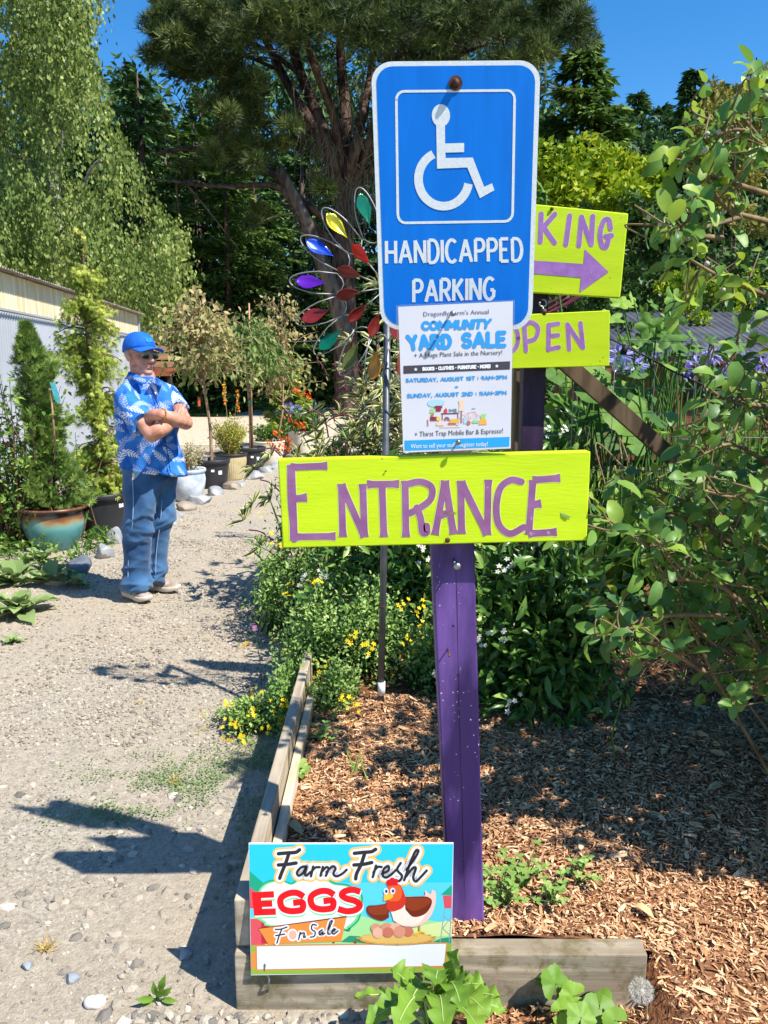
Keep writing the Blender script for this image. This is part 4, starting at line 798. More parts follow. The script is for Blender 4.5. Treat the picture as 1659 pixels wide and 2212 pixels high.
# ---- farm eggs sign ---------------------------------------------------------------------------
eg = thing('egg_sign', 'colourful farm fresh eggs sign on a wire stake leaning on the board', 'sign', G(577, 2142))
D3 = 1.585
pg = three(P(538, 1824, D3 + .045), P(980, 1822, D3 + .045), P(760, 2100, D3))
def e4(x, y): return (530.9 + x * .28, 1813.9 + y * .28)
def E(l): return [e4(*q) for q in l]
EC = {'cyan': (40, 205, 238), 'sky2': (92, 212, 236), 'hill': (172, 226, 150), 'green': (26, 168, 130), 'dgreen': (40, 150, 110), 'barn': (226, 84, 96), 'barn2': (200, 40, 62), 'grass': (150, 182, 62), 'orange': (240, 146, 62), 'dor': (216, 142, 78), 'white': (240, 242, 250), 'mint': (120, 222, 130), 'rim': (250, 198, 104), 'ink': (48, 42, 44), 'red': (240, 16, 28), 'maroon': (110, 40, 36), 'hen': (238, 100, 44), 'henr': (220, 52, 34), 'wing': (150, 58, 28), 'wing2': (120, 42, 22), 'body': (248, 232, 214), 'pink': (246, 206, 190), 'comb': (226, 20, 36), 'beak': (246, 196, 60), 'eye': (40, 90, 190), 'egg1': (226, 150, 124), 'egg2': (240, 184, 156), 'egg3': (208, 120, 98), 'straw': (236, 190, 104), 'straw2': (214, 160, 76), 'gold': (210, 160, 50), 'blade': (150, 170, 180), 'cream': (222, 236, 160)}
emats = []; eidx = {}
def em(k):
    if k not in eidx: eidx[k] = len(emats); emats.append(M('sign_print_' + k, tuple(c * .78 for c in S(*EC[k])), None, rough=.45))
    return eidx[k]
gp = Geo(); QE = E([(22, 28), (1603, 26), (1585, 1020), (40, 1046)])
prism(gp, [pg.pt(*q) for q in QE], -pg.n * .004); obj('corrugated_panel', gp, M('white_corrugated_plastic', S(215, 217, 222), S(205, 208, 214), 4, .5), eg, smooth=False)
layer = [0]
def ep(g, k, pts): layer[0] += 1; poly(g, pg, E(pts), .0003 + layer[0] * .00001, em(k))
def es(g, k, pts, w, sm=True, cap='round', taper=None): layer[0] += 1; pg.k = -1; stroke(g, pg, E(pts), w * .28, .0003 + layer[0] * .00001, em(k), cap, smooth=sm, taper=taper)
g = Geo()
ep(g, 'cyan', [(26, 36), (1600, 34), (1590, 420), (30, 420)]); ep(g, 'sky2', [(28, 330), (1592, 330), (1590, 640), (36, 640)])
ep(g, 'hill', [(36, 600), (900, 590), (1100, 640), (1400, 620), (1588, 650), (1588, 830), (40, 830)]); ep(g, 'cream', [(1100, 700), (1590, 620), (1588, 740), (1100, 760)])
ep(g, 'dgreen', [(730, 790), (800, 740), (880, 745), (930, 800)]); ep(g, 'dgreen', [(1440, 790), (1510, 760), (1588, 750), (1588, 800)])
ep(g, 'green', [(28, 240), (150, 345), (90, 420), (30, 370)]); ep(g, 'barn', [(30, 365), (75, 400), (60, 530), (32, 530)]); ep(g, 'barn', [(36, 610), (130, 605), (150, 810), (40, 815)]); ep(g, 'barn2', [(120, 640), (210, 660), (230, 810), (120, 800)]); ep(g, 'green', [(100, 610), (200, 655), (190, 670), (130, 640)])
ep(g, 'green', [(1505, 425), (1592, 345), (1590, 430)]); ep(g, 'barn', [(1520, 430), (1590, 430), (1588, 530), (1532, 530)])
for a, b in (((1535, 535), (1500, 790)), ((1588, 535), (1570, 790)), ((1528, 590), (1588, 640)), ((1588, 590), (1515, 690)), ((1515, 680), (1580, 740))): es(g, 'blade', [a, b], 7, False)
ep(g, 'grass', [(40, 815), (1588, 800), (1584, 1018), (42, 1040)]); ep(g, 'orange', [(40, 870), (80, 868), (84, 1000), (42, 990)])
ep(g, 'dor', [(72, 812), (1556, 792), (1545, 985), (76, 1010)]); ep(g, 'white', [(86, 824), (1546, 803), (1528, 972), (90, 1000)])
for a in (668, 835): ep(g, 'wing', [(a, 778), (a + 16, 777), (a + 18, 800), (a, 801)])
CL = [(96, 420), (110, 375), (170, 330), (270, 318), (350, 345), (420, 305), (520, 298), (620, 310), (690, 345), (780, 355), (850, 395), (890, 440), (880, 540), (860, 620), (780, 690), (760, 690), (200, 670), (140, 640), (70, 600)]
cc = np.mean(CL, axis=0); es(g, 'green', CL[:17], 26); ep(g, 'mint', cr(CL, 3)); ep(g, 'white', [tuple(cc + (np.array(q) - cc) * .955) for q in cr(CL, 3)])
obj('printed_scene', g, emats, eg, smooth=False)
g = Geo(); emats = []; eidx = {}
EE = [(48, 405), (216, 396), (220, 446), (118, 451), (120, 470), (203, 467), (206, 517), (126, 520), (128, 534), (232, 529), (233, 580), (64, 587)]
G1 = [(448, 440), (400, 412), (340, 412), (282, 440), (266, 480), (285, 530), (340, 550), (400, 548), (436, 535), (436, 484), (365, 488)]
G2 = [(x + 234, y - 14) for x, y in G1]; SS = [(884, 402), (825, 386), (760, 400), (742, 430), (780, 455), (842, 472), (880, 503), (850, 540), (780, 552), (712, 534)]
for k, dy, dw in (('mint', 24, 0), ('white', 12, 4), ('red', 0, 0)):
    ep(g, k, [(x + (6 if dy else 0), y + dy) for x, y in EE])
    for st in (G1, G2, SS): es(g, k, [(x + (4 if dy else 0), y + dy) for x, y in st], 50 + dw, True, 'flat')
FF = [[(252, 108), (320, 102), (385, 97), (415, 78)], [(335, 100), (308, 180), (275, 260), (262, 297)], [(252, 195), (320, 190), (388, 180)],
      [(470, 208), (430, 212), (396, 250), (408, 277), (440, 258), (468, 212), (456, 262), (470, 276), (500, 248)], [(520, 208), (503, 282)], [(506, 250), (535, 216), (570, 212)], [(595, 210), (577, 278)], [(582, 252), (622, 212), (638, 228), (618, 278)], [(622, 250), (668, 206), (692, 222), (676, 262), (700, 282), (745, 262), (778, 232)],
      [(838, 105), (905, 98), (970, 92), (1002, 74)], [(920, 98), (890, 190), (856, 260), (848, 302)], [(835, 195), (905, 190), (972, 176)], [(1005, 200), (980, 288)], [(985, 252), (1015, 212), (1048, 210)],
      [(1052, 262), (1100, 238), (1100, 204), (1068, 222), (1056, 270), (1080, 292), (1118, 272), (1160, 232)], [(1195, 180), (1168, 232), (1205, 278), (1185, 318), (1138, 312)], [(1240, 232), (1306, 140), (1332, 88), (1308, 90), (1262, 200), (1222, 312)], [(1236, 285), (1285, 222), (1312, 220), (1292, 290), (1312, 322), (1350, 288), (1396, 238)]]
for k, w in (('rim', 92), ('white', 62), ('ink', 0)):
    for i, st in enumerate(FF): es(g, k, st, w + (28 if i in (0, 1, 2, 9, 10, 11) else 20) if w == 0 else w, True)
ep(g, 'maroon', [(97, 683), (778, 588), (778, 604), (104, 692)]); ep(g, 'orange', [(100, 688), (778, 598), (736, 785), (172, 806)])
FS = [[(228, 692), (270, 690), (318, 674)], [(278, 690), (258, 740), (240, 798)], [(232, 740), (300, 728)], [(420, 715), (408, 770)], [(412, 742), (430, 722), (452, 722), (446, 752), (462, 750)],
      [(545, 660), (515, 655), (508, 690), (535, 712), (528, 745), (498, 752)], [(590, 695), (566, 712), (572, 735), (592, 712), (592, 732), (610, 722)], [(640, 690), (668, 628), (648, 640), (632, 720), (650, 728)], [(664, 712), (690, 694), (678, 688), (664, 715), (680, 728), (712, 704)]]
for k, w in (('white', 34), ('ink', 11)):
    for st in FS: es(g, k, st, w, True)
ep(g, 'white', arc(360, 735, 42, 48, 0, 350, 22)); ep(g, 'egg2', arc(362, 735, 31, 36, 0, 350, 20))
obj('lettering', g, emats, eg, smooth=False)
g = Geo(); emats = []; eidx = {}
ep(g, 'straw2', arc(1165, 772, 285, 42, 0, 350, 30)); ep(g, 'straw', arc(1165, 758, 272, 44, 0, 350, 30))
for i in range(70):
    a = random.uniform(0, 360); x = 1165 + 270 * math.cos(R(a)); y = 760 + 42 * math.sin(R(a)); es(g, random.choice(('straw', 'straw2')), [(x, y), (x + 34 * math.cos(R(a)) + random.uniform(-10, 10), y + 8 * math.sin(R(a)) + random.uniform(-4, 4))], 4, False)
ep(g, 'pink', cr([(1110, 500), (1230, 440), (1370, 440), (1384, 392), (1420, 420), (1440, 388), (1466, 410), (1462, 500), (1420, 600), (1340, 665), (1220, 668), (1140, 625)], 4)); ep(g, 'body', cr([(1108, 520), (1200, 500), (1330, 520), (1390, 560), (1330, 650), (1220, 660), (1140, 620)], 4))
ep(g, 'wing2', cr([(1100, 490), (1010, 505), (940, 512), (936, 560), (975, 600), (1050, 625), (1105, 600)], 4)); ep(g, 'wing', cr([(1100, 495), (1010, 512), (950, 520), (950, 555), (1000, 580), (1090, 575)], 4))
ep(g, 'wing2', cr([(1222, 440), (1330, 438), (1400, 440), (1436, 470), (1420, 530), (1370, 580), (1290, 595), (1232, 540)], 4)); ep(g, 'wing', cr([(1226, 445), (1330, 446), (1405, 452), (1425, 480), (1380, 520), (1290, 550), (1238, 520)], 4))
ep(g, 'henr', cr([(1085, 480), (1130, 350), (1185, 345), (1218, 400), (1235, 470), (1215, 520), (1170, 545), (1120, 555), (1090, 530)], 4)); ep(g, 'hen', cr([(1082, 420), (1100, 358), (1150, 340), (1195, 365), (1205, 420), (1180, 470), (1110, 475)], 4))
for x, y, r in ((1104, 330, 20), (1130, 318, 24), (1158, 322, 19)): ep(g, 'comb', arc(x, y, r, r + 3, 0, 350, 16))
ep(g, 'comb', [(1088, 335), (1170, 325), (1174, 350), (1100, 358)]); ep(g, 'beak', cr([(1062, 472), (1068, 425), (1100, 412), (1138, 430), (1120, 455), (1085, 468)], 4))
for x, y in ((1082, 398), (1134, 396)): ep(g, 'white', arc(x, y, 20, 25, 0, 350, 16)); ep(g, 'eye', arc(x + 2, y, 11, 14, 0, 350, 14)); ep(g, 'ink', arc(x + 2, y + 1, 5, 7, 0, 350, 10))
es(g, 'gold', [(1340, 665), (1342, 712)], 12, False); es(g, 'beak', [(1300, 732), (1340, 712), (1378, 715)], 12); es(g, 'beak', [(1320, 738), (1342, 712)], 10, False)
for k, (x, y, rx, ry) in zip(('egg1', 'egg1', 'egg2', 'egg3', 'egg2', 'egg3', 'egg1'), ((1003, 682, 38, 36), (1085, 676, 42, 36), (1155, 678, 40, 36), (1255, 708, 38, 40), (1018, 718, 40, 42), (1098, 715, 44, 40), (1186, 710, 46, 46))): ep(g, k, arc(x, y, rx, ry, 0, 350, 20))
obj('hen_picture', g, emats, eg, smooth=False)
g = Geo(); a = pg.pt(577, 2098, -.002); b = G(577, 2150)
tube(g, cr([a + (-.004, 0, .02), a + (-.006, 0, .0), a + (.004, 0, -.018), a + (.002, 0, -.04), b + (0, 0, -.02)], 5), .0026, 8)
obj('wire_stake', g, m_metal, eg)

# ---- raised bed boards ------------------------------------------------------------------------
m_board = M('weathered_timber', S(140, 126, 106), S(186, 170, 146), 5, .85, .0022, 26, .2, map=(.6, 6, 6), bumpmap=(.15, 2, 2), c3=S(150, 138, 118))
m_board2 = M('weathered_timber_lengthwise', S(142, 130, 112), S(188, 174, 152), 5, .85, .0022, 26, .2, map=(6, .6, 6), bumpmap=(2, .15, 2))
m_board3 = M('pale_flaking_timber', S(186, 168, 138), S(226, 212, 186), 9, .85, .003, 30, .2, map=(4, .8, 4), bumpmap=(2, .2, 2))
def mossy(m):
    nt = m.node_tree; n = nt.nodes; l = nt.links; b = n['Principled BSDF']; src = b.inputs['Base Color'].links[0].from_socket
    tc = n.new('ShaderNodeTexCoord'); nz = n.new('ShaderNodeTexNoise'); nz.inputs['Scale'].default_value = 14; nz.inputs['Detail'].default_value = 8; nz.inputs['Roughness'].default_value = .7; l.new(tc.outputs['Object'], nz.inputs[0])
    mr = n.new('ShaderNodeMapRange'); mr.inputs[1].default_value = .47; mr.inputs[2].default_value = .62; mr.inputs[4].default_value = .85; l.new(nz.outputs[0], mr.inputs[0])
    mx = n.new('ShaderNodeMix'); mx.data_type = 'RGBA'; l.new(mr.outputs[0], mx.inputs['Factor']); l.new(src, mx.inputs['A']); mx.inputs['B'].default_value = S(104, 96, 62) + (1,); l.new(mx.outputs['Result'], b.inputs['Base Color'])
mossy(m_board)
fb = Geo(); box(fb, (-.352, 1.60, -.03), (.62, 1.655, .148), bev=.004)
tag(obj('bed_board', fb, m_board, loc=(.13, 1.63, 0), smooth=False), 'short mossy timber board lying across the front of the bed', 'board', 'timber edging boards of the bed')
lb = Geo(); box(lb, (-.352, 1.658, -.03), (-.312, 3.3, .152), bev=.004); tag(obj('bed_board', lb, m_board2, loc=(-.33, 2.4, 0), smooth=False), 'lower side timber board along the gravel path', 'board', 'timber edging boards of the bed')
lb = Geo(); box(lb, (-.352, 1.62, .155), (-.316, 3.25, .278), bev=.004); tag(obj('bed_board', lb, m_board2, loc=(-.33, 2.4, .15), smooth=False), 'upper grey timber board along the gravel path', 'board', 'timber edging boards of the bed')
lb = Geo(); box(lb, (-.311, 1.70, .0), (-.285, 3.05, .205), bev=.003); tag(obj('bed_board', lb, m_board3, loc=(-.30, 2.4, 0), smooth=False), 'pale flaking inner board facing the bark mulch', 'board', 'timber edging boards of the bed')
# ------------------------------------------------------------------ potted plants along the path
m_blackpot = M('black_plastic', S(38, 38, 42), S(52, 52, 56), 6, .5, .0008, 60, .4); m_glaze = None
m_cream = M('cream_glazed_clay', S(212, 198, 172), S(232, 220, 198), 5, .6, .001, 30, .3); m_rib = M('beige_ribbed_glaze', S(178, 160, 116), S(206, 190, 146), 6, .45, .0006, 30, .4)
m_whiteblue = M('whitewashed_blue_pot', S(158, 172, 190), S(212, 216, 220), 5, .75, .003, 22, .2, contrast=(.4, .6)); m_potsoil = M('potting_soil', S(66, 46, 36), S(112, 78, 58), 50, .95, .006, 80, .1); m_tagw = M('white_plastic_label', S(232, 232, 236))
def teal_mat():
    m = bpy.data.materials.new('teal_drip_glaze'); m.use_nodes = True; nt = m.node_tree; n = nt.nodes; l = nt.links; b = n['Principled BSDF']; b.inputs['Roughness'].default_value = .28; b.inputs['Coat Weight'].default_value = .4
    tc = n.new('ShaderNodeTexCoord'); sx = n.new('ShaderNodeSeparateXYZ'); l.new(tc.outputs['Object'], sx.inputs[0]); nz = n.new('ShaderNodeTexNoise'); nz.inputs['Scale'].default_value = 9; l.new(tc.outputs['Object'], nz.inputs[0]); n2 = n.new('ShaderNodeTexNoise'); n2.inputs['Scale'].default_value = 2.2; l.new(tc.outputs['Object'], n2.inputs[0])
    a = n.new('ShaderNodeMath'); a.operation = 'MULTIPLY_ADD'; a.inputs[1].default_value = .05; l.new(nz.outputs[0], a.inputs[0]); l.new(sx.outputs[2], a.inputs[2]); a2 = n.new('ShaderNodeMath'); a2.operation = 'MULTIPLY_ADD'; a2.inputs[1].default_value = .16; l.new(n2.outputs[0], a2.inputs[0]); l.new(a.outputs[0], a2.inputs[2])
    r = n.new('ShaderNodeValToRGB'); e = r.color_ramp.elements; e[0].color = S(58, 116, 122) + (1,); e[0].position = .1; e[1].color = S(84, 50, 34) + (1,); e[1].position = .42
    for p, c in ((.29, (80, 140, 142)), (.335, (112, 160, 152)), (.36, (150, 130, 92)), (.385, (118, 76, 44))): q = e.new(p); q.color = S(*c) + (1,)
    l.new(a2.outputs[0], r.inputs[0]); l.new(r.outputs[0], b.inputs['Base Color']); return m
m_glaze = teal_mat()
m_brownrim = M('brown_glaze', S(96, 60, 42), S(126, 84, 60), 12, .35, .0004, 30, .5)
m_stem = M('plant_stem', S(128, 100, 74), S(166, 140, 108), 16, .85, .002, 40); m_jstem = M('brown_stem', S(84, 60, 46), S(116, 88, 70), 16, .85, .002, 40)
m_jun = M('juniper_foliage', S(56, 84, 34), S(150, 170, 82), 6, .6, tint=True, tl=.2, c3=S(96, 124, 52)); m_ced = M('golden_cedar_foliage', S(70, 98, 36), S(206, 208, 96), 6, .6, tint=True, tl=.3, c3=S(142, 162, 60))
m_dog = M('bronzed_dogwood_leaves', S(98, 112, 62), S(198, 172, 122), 8, .55, tint=True, tl=.3, c3=S(150, 148, 88)); m_cher = M('cherry_leaves', S(72, 104, 48), S(160, 172, 96), 8, .45, tint=True, tl=.3, c3=S(108, 136, 64))
m_gold = M('golden_shrub_leaves', S(110, 130, 40), S(216, 196, 80), 8, .55, tint=True, tl=.3, c3=S(164, 172, 60)); m_mixed = M('sparse_shrub_leaves', S(104, 116, 64), S(196, 184, 140), 8, .6, tint=True, tl=.25)
m_green = M('garden_leaves', S(60, 94, 36), S(150, 176, 76), 8, .5, tint=True, tl=.3, c3=S(94, 132, 50))
def pot(t, c, r, h, mat, kind='nursery', rimmat=None, soil=True):
    c = np.asarray(c, float); g = Geo()
    if kind == 'nursery': lathe(g, [(.001, .0), (r * .80, 0), (r * .82, .01), (r * .97, h * .84)], c, 40); rim = [(r * .965, h * .84), (r * 1.04, h * .845), (r * 1.05, h * .97), (r * 1.03, h), (r * .96, h), (r * .93, h * .8)]
    elif kind == 'bowl': lathe(g, [(.001, 0), (r * .56, 0), (r * .60, .02), (r * .78, h * .3), (r * .88, h * .58), (r * .86, h * .84), (r * .84, h * .92)], c, 48); rim = [(r * .84, h * .91), (r * .95, h * .925), (r * 1.0, h * .95), (r * 1.0, h * .98), (r * .97, h), (r * .88, h * .99), (r * .80, h * .9), (r * .78, h * .75)]
    elif kind == 'barrel': lathe(g, [(.001, 0), (r * .62, 0), (r * .66, .02), (r * .9, h * .4), (r * .97, h * .66), (r * .93, h * .86)], c, 44, wob=lambda a, z: .012 * np.sin(9 * z * 10 + a)); rim = [(r * .93, h * .86), (r * .97, h * .88), (r * 1.0, h * .93), (r * 1.0, h * .97), (r * .97, h), (r * .88, h * .98), (r * .84, h * .8)]
    elif kind == 'ribbed': lathe(g, [(.001, 0), (r * .62, 0), (r * .66, .02), (r * .84, h * .35), (r * .96, h * .7), (r * .94, h * .88)], c, 160, wob=lambda a, z: .018 * np.abs(np.sin(a * 20))); rim = [(r * .94, h * .88), (r * 1.0, h * .90), (r * 1.04, h * .94), (r * 1.04, h * .985), (r * 1.0, h), (r * .92, h * .99), (r * .88, h * .85)]
    else: lathe(g, [(.001, 0), (r * .70, 0), (r * .74, .015), (r * .90, h * .55), (r * .98, h * .93)], c, 40); rim = [(r * .98, h * .93), (r * 1.0, h * .95), (r * 1.0, h * .99), (r * .97, h), (r * .9, h * .98), (r * .86, h * .8)]
    p = obj('pot', g, mat, t); g = Geo(); lathe(g, rim, c, 48); subparent(g, 'rim', rimmat or mat, p, t)
    if soil:
        g = Geo(); X = np.linspace(0, r * .9, 6); an = np.linspace(0, 6.283, 26, endpoint=False); prof = [(x, h * .86 + .02 * (1 - x / r)) for x in X]; prof[0] = (.002, prof[0][1]); lathe(g, prof, c, 26, wob=None); obj('soil', g, m_potsoil, t)
def label(t, c, r, h, ang, z, w=.05, hh=.04, mat=None):
    g = Geo(); V = []
    for a in np.linspace(ang - w / r / 2, ang + w / r / 2, 5):
        for zz in (z, z + hh): V.append([c[0] + r * math.cos(a), c[1] + r * math.sin(a), c[2] + zz])
    g.add(V, [(2 * i, 2 * i + 2, 2 * i + 3, 2 * i + 1) for i in range(4)]); obj('label', g, mat or m_tagw, t)
PG = 'potted plants lined along the path'
SPR = []
for k in range(7):      # a fan of short sprays
    a = R(-62 + k * 20.6); L = 1.0 - .35 * abs(k - 3) / 3; d = np.array([math.cos(a), math.sin(a), .12 * ((k % 3) - 1)]); q = np.array([-d[1], d[0], 0]); b = np.array([.12 * k / 6, 0, 0]); SPR += [b - q * .05, b + q * .05, b + d * L * .6 + q * .07, b + d * L]
SPR = np.array(SPR); SPRF = np.array([[4 * i, 4 * i + 1, 4 * i + 2] for i in range(7)] + [[4 * i, 4 * i + 2, 4 * i + 3] for i in range(7)])
def sprays(g, p, al, s, tint, nn=None): scatter(g, SPR, SPRF, p, al, RNG.normal(0, .8, p.shape) + [0, -.2, .5] if nn is None else nn, s, tint)
# juniper in the teal bowl
c = G(108, 1190); c = np.array([c[0], c[1] + .12, 0])
t = thing('potted_juniper', 'narrow upright juniper in a teal glazed pot with brown rim', 'potted plant', c, PG); pot(t, c, .285, .37, m_glaze, 'bowl', m_brownrim)
g = Geo(); limb(g, [c + (.02, 0, .3), c + (-.02, 0, .7), c + (-.08, 0, 1.2), c + (-.12, .0, 1.7)], .02, .006, 6); obj('stem', g, m_jstem, t)
g = Geo(); N = 4600; z = RNG.uniform(0, 1, N); zz = .36 + 1.5 * z
prof = np.interp(z, [0, .1, .2, .32, .45, .6, .75, .9, 1], [.17, .26, .22, .11, .12, .15, .13, .07, .015]); cx = np.interp(z, [0, .3, .6, 1], [.08, .0, -.06, -.1]); a = RNG.uniform(0, 6.28, N); rr = prof * RNG.uniform(.1, 1.1, N) ** .6 * (1 + .62 * (vnoise(a * 1.3, zz * 5, 1, 3) - .45) * 2)
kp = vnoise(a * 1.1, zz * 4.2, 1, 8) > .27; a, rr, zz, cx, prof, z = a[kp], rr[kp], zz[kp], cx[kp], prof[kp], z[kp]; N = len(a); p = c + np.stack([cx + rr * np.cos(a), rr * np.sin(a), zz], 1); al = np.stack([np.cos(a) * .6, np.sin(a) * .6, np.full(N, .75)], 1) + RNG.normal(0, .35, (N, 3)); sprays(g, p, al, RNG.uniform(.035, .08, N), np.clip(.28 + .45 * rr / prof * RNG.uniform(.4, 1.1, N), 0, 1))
for q in ((75, 845), (85, 880), (62, 810), (118, 790), (150, 905), (60, 905)):
    e = P(q[0], q[1], c[1]); s0 = np.array([c[0] - .04, c[1], e[2] - .12])
    for f in np.linspace(.3, 1, 12): sprays(g, (s0 + (e - s0) * f + RNG.normal(0, .02, (6, 3))), np.broadcast_to(e - s0, (6, 3)) + RNG.normal(0, .05, (6, 3)), np.full(6, .06), .6 + RNG.uniform(0, .3, 6))
obj('foliage', g, m_jun, t)
g = Geo(); a_ = P(113, 826, c[1] - .2); b_ = P(126, 868, c[1] - .2); w = np.array([.022, 0, 0]); g.add([a_ - w, a_ + w, b_ + w, b_ - w], [(0, 1, 2, 3)]); obj('plant_tag', g, M('teal_printed_tag', S(60, 160, 150), S(90, 180, 200), 20), t, smooth=False)
g = Geo(); a_ = P(110, 842, c[1] - .18); tube(g, [a_, a_ + (0, 0, -.5)], .008, 6); blob(g, a_, (.022, .022, .016)); obj('stake', g, m_stem, t)
# weeping cedar in the big black pot
c = G(212, 1158); c = np.array([c[0], c[1] + .12, 0])
t = thing('potted_cedar', 'tall golden green weeping cedar in a wide black nursery pot', 'potted plant', c, PG); pot(t, c, .275, .40, m_blackpot); label(t, c, .262, .4, R(-28), .27, .05, .035)
top = [c + (.03, 0, .34)] + [P(x, y, c[1]) for x, y in ((222, 1020), (215, 930), (208, 850), (192, 760), (185, 690), (183, 620), (180, 570), (184, 545), (180, 520), (168, 497))]
g = Geo(); limb(g, top, .024, .004, 7); obj('stem', g, m_jstem, t); ST = cr(top, 6)
g = Geo()
def cbranch(z0, dx, dy, rise, L, n, drop=.22, sc=.075, tb=.5):
    b0 = ST[np.argmin(np.abs(ST[:, 2] - z0))]; u = np.linspace(.05, 1, n); d = np.array([dx, dy, 0]) * L; br = b0 + u[:, None] * d + np.stack([np.zeros(n)] * 2 + [rise * np.sin(u * 2.2) * L - .35 * L * u ** 2], 1)
    tube(g2, br[::max(1, n // 6)], np.linspace(.008, .003, len(br[::max(1, n // 6)])), 4, cap=False)
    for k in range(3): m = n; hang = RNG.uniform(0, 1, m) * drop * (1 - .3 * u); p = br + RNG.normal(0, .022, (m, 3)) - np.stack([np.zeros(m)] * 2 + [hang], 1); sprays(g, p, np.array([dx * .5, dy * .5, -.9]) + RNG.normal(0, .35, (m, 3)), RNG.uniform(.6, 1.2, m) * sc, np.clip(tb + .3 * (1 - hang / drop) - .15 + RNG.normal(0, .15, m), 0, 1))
g2 = Geo()
for i in range(92):
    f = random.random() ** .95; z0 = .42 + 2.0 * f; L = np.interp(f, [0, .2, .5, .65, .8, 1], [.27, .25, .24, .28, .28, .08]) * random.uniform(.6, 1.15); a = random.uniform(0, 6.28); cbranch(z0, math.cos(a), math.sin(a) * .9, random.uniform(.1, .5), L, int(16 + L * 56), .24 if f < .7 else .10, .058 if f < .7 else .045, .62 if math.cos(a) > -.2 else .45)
sprays(g, ST[-14:] + RNG.normal(0, .01, (14, 3)), np.gradient(ST, axis=0)[-14:] * 4 + RNG.normal(0, .03, (14, 3)), .05, .9)
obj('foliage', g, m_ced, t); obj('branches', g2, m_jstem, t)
# whitewashed pot with sparse shrub behind the man
c = G(402, 1083); c = np.array([c[0] - .02, c[1] + .12, 0]); t = thing('potted_shrub', 'sparse twiggy shrub in a whitewashed pale blue pot behind the man', 'potted plant', c, PG); pot(t, c, .235, .37, m_whiteblue, 'barrel')
def shrub(t, c, z0, rx, h, n, ls, lw, mat, stems=14, spread=.8, stem=None, up=.5, tb=None, leafs=9):
    g = Geo(); gs = Geo(); c = np.asarray(c, float)
    for i in range(stems):
        a = random.uniform(0, 6.28); r = random.random() ** .5; e = c + np.array([math.cos(a) * r * rx, math.sin(a) * r * rx, z0 + h * random.uniform(.6, 1.0) * (1 - .35 * r * r)]); b0 = c + np.array([math.cos(a) * rx * .1, math.sin(a) * rx * .1, z0 - .03]); pts = cr([b0, (b0 + e) / 2 + (0, 0, h * .12), e], 6); tube(gs, pts, np.linspace(.006, .002, len(pts)), 4, cap=False)
        m = n // stems; f = RNG.uniform(.2, 1.02, m); idx = np.clip((f * (len(pts) - 1)).astype(int), 0, len(pts) - 1); p = pts[idx] + RNG.normal(0, rx * .12, (m, 3)); al = RNG.normal(0, .8, (m, 3)) + [0, 0, up]; L = RNG.uniform(.6, 1.2, m) * ls; scatter(g, LEAF4, LEAF4F, p, al, RNG.normal(0, .6, (m, 3)) + [0, 0, .7], np.stack([L, L * lw, L], 1), np.clip((random.uniform(.25, .75) if tb is None else tb) + RNG.normal(0, .2, m), 0, 1))
    obj('foliage', g, mat, t); obj('stems', gs, stem or m_stem, t)
shrub(t, c, .34, .30, .36, 900, .03, .55, m_mixed, 22)
# dogwood standard
def standard(c, name, lab, potr, poth, zs, ztop, rad, mat, ls, lw, nb, per, arch=False, tilt=0.0, base=None, twig=.35):
    t = thing(name, lab, 'potted plant', c, PG); pot(t, c, potr, poth, m_blackpot); label(t, c, potr * .93, poth, R(-48), poth * .5, .05, .05); label(t, c, potr * .95, poth, R(-75), poth * .6, .04, .03)
    g = Geo(); tp = [c + (0, 0, poth * .8), c + (.015 + tilt * .4, 0, (poth + zs) / 2), c + (tilt, 0, zs), c + (tilt * 1.3, 0, (zs + ztop) / 2), c + (tilt * 1.2, 0, ztop)]
    limb(g, tp, .024, .008, 7); blob(g, c + (tilt, 0, zs), (.032, .032, .045)); st = obj('stem', g, m_stem, t); TR = cr(tp, 8); g = Geo(); gb = Geo()
    for i in range(nb):
        f = random.random(); z0 = zs + .03 + (ztop - zs) * f * .8; b0 = TR[np.argmin(np.abs(TR[:, 2] - z0))]; a = random.uniform(0, 6.28); L = rad * (random.uniform(.55, 1.05)) * (1 - .55 * f); e = b0 + np.array([math.cos(a) * L, math.sin(a) * L, L * random.uniform(.15, .9)]) if not arch else b0 + np.array([math.cos(a) * L, math.sin(a) * L, -random.uniform(.2, .75) * (ztop - zs) * (.4 + f * .6)])
        mid = (b0 + e) / 2 + (0, 0, .12 if not arch else .34 * L + .05); pts = cr([b0, mid, e], 7); tube(gb, pts, np.linspace(.009, .003, len(pts)), 4, cap=False)
        m = per; fidx = RNG.integers(3, len(pts), m); p = pts[fidx] + RNG.normal(0, rad * .085, (m, 3)); al = RNG.normal(0, .6, (m, 3)) + np.array([math.cos(a) * .5, math.sin(a) * .5, -.75 if not arch else -1.0]); Ls = RNG.uniform(.7, 1.2, m) * ls; scatter(g, LEAF8, LEAF8F, p, al, RNG.normal(0, .6, (m, 3)) + [.2, -.5, .3], np.stack([Ls, Ls * lw, Ls], 1), np.clip(RNG.normal(.45 + .3 * f * (not arch), .2, m), 0, 1), LEAF8E)
    obj('foliage', g, mat, t); obj('branches', gb, m_stem, t); return t
c = G(455, 1055); c = np.array([c[0], c[1] + .12, 0]); dz = P(455, 640, c[1])[2]
t = standard(c, 'potted_dogwood', 'bronzed leaf dogwood standard in a black pot with orange tag', .225, .37, P(450, 845, c[1])[2], dz - .05, .82, m_dog, .092, .55, 50, 24, tilt=-.05)
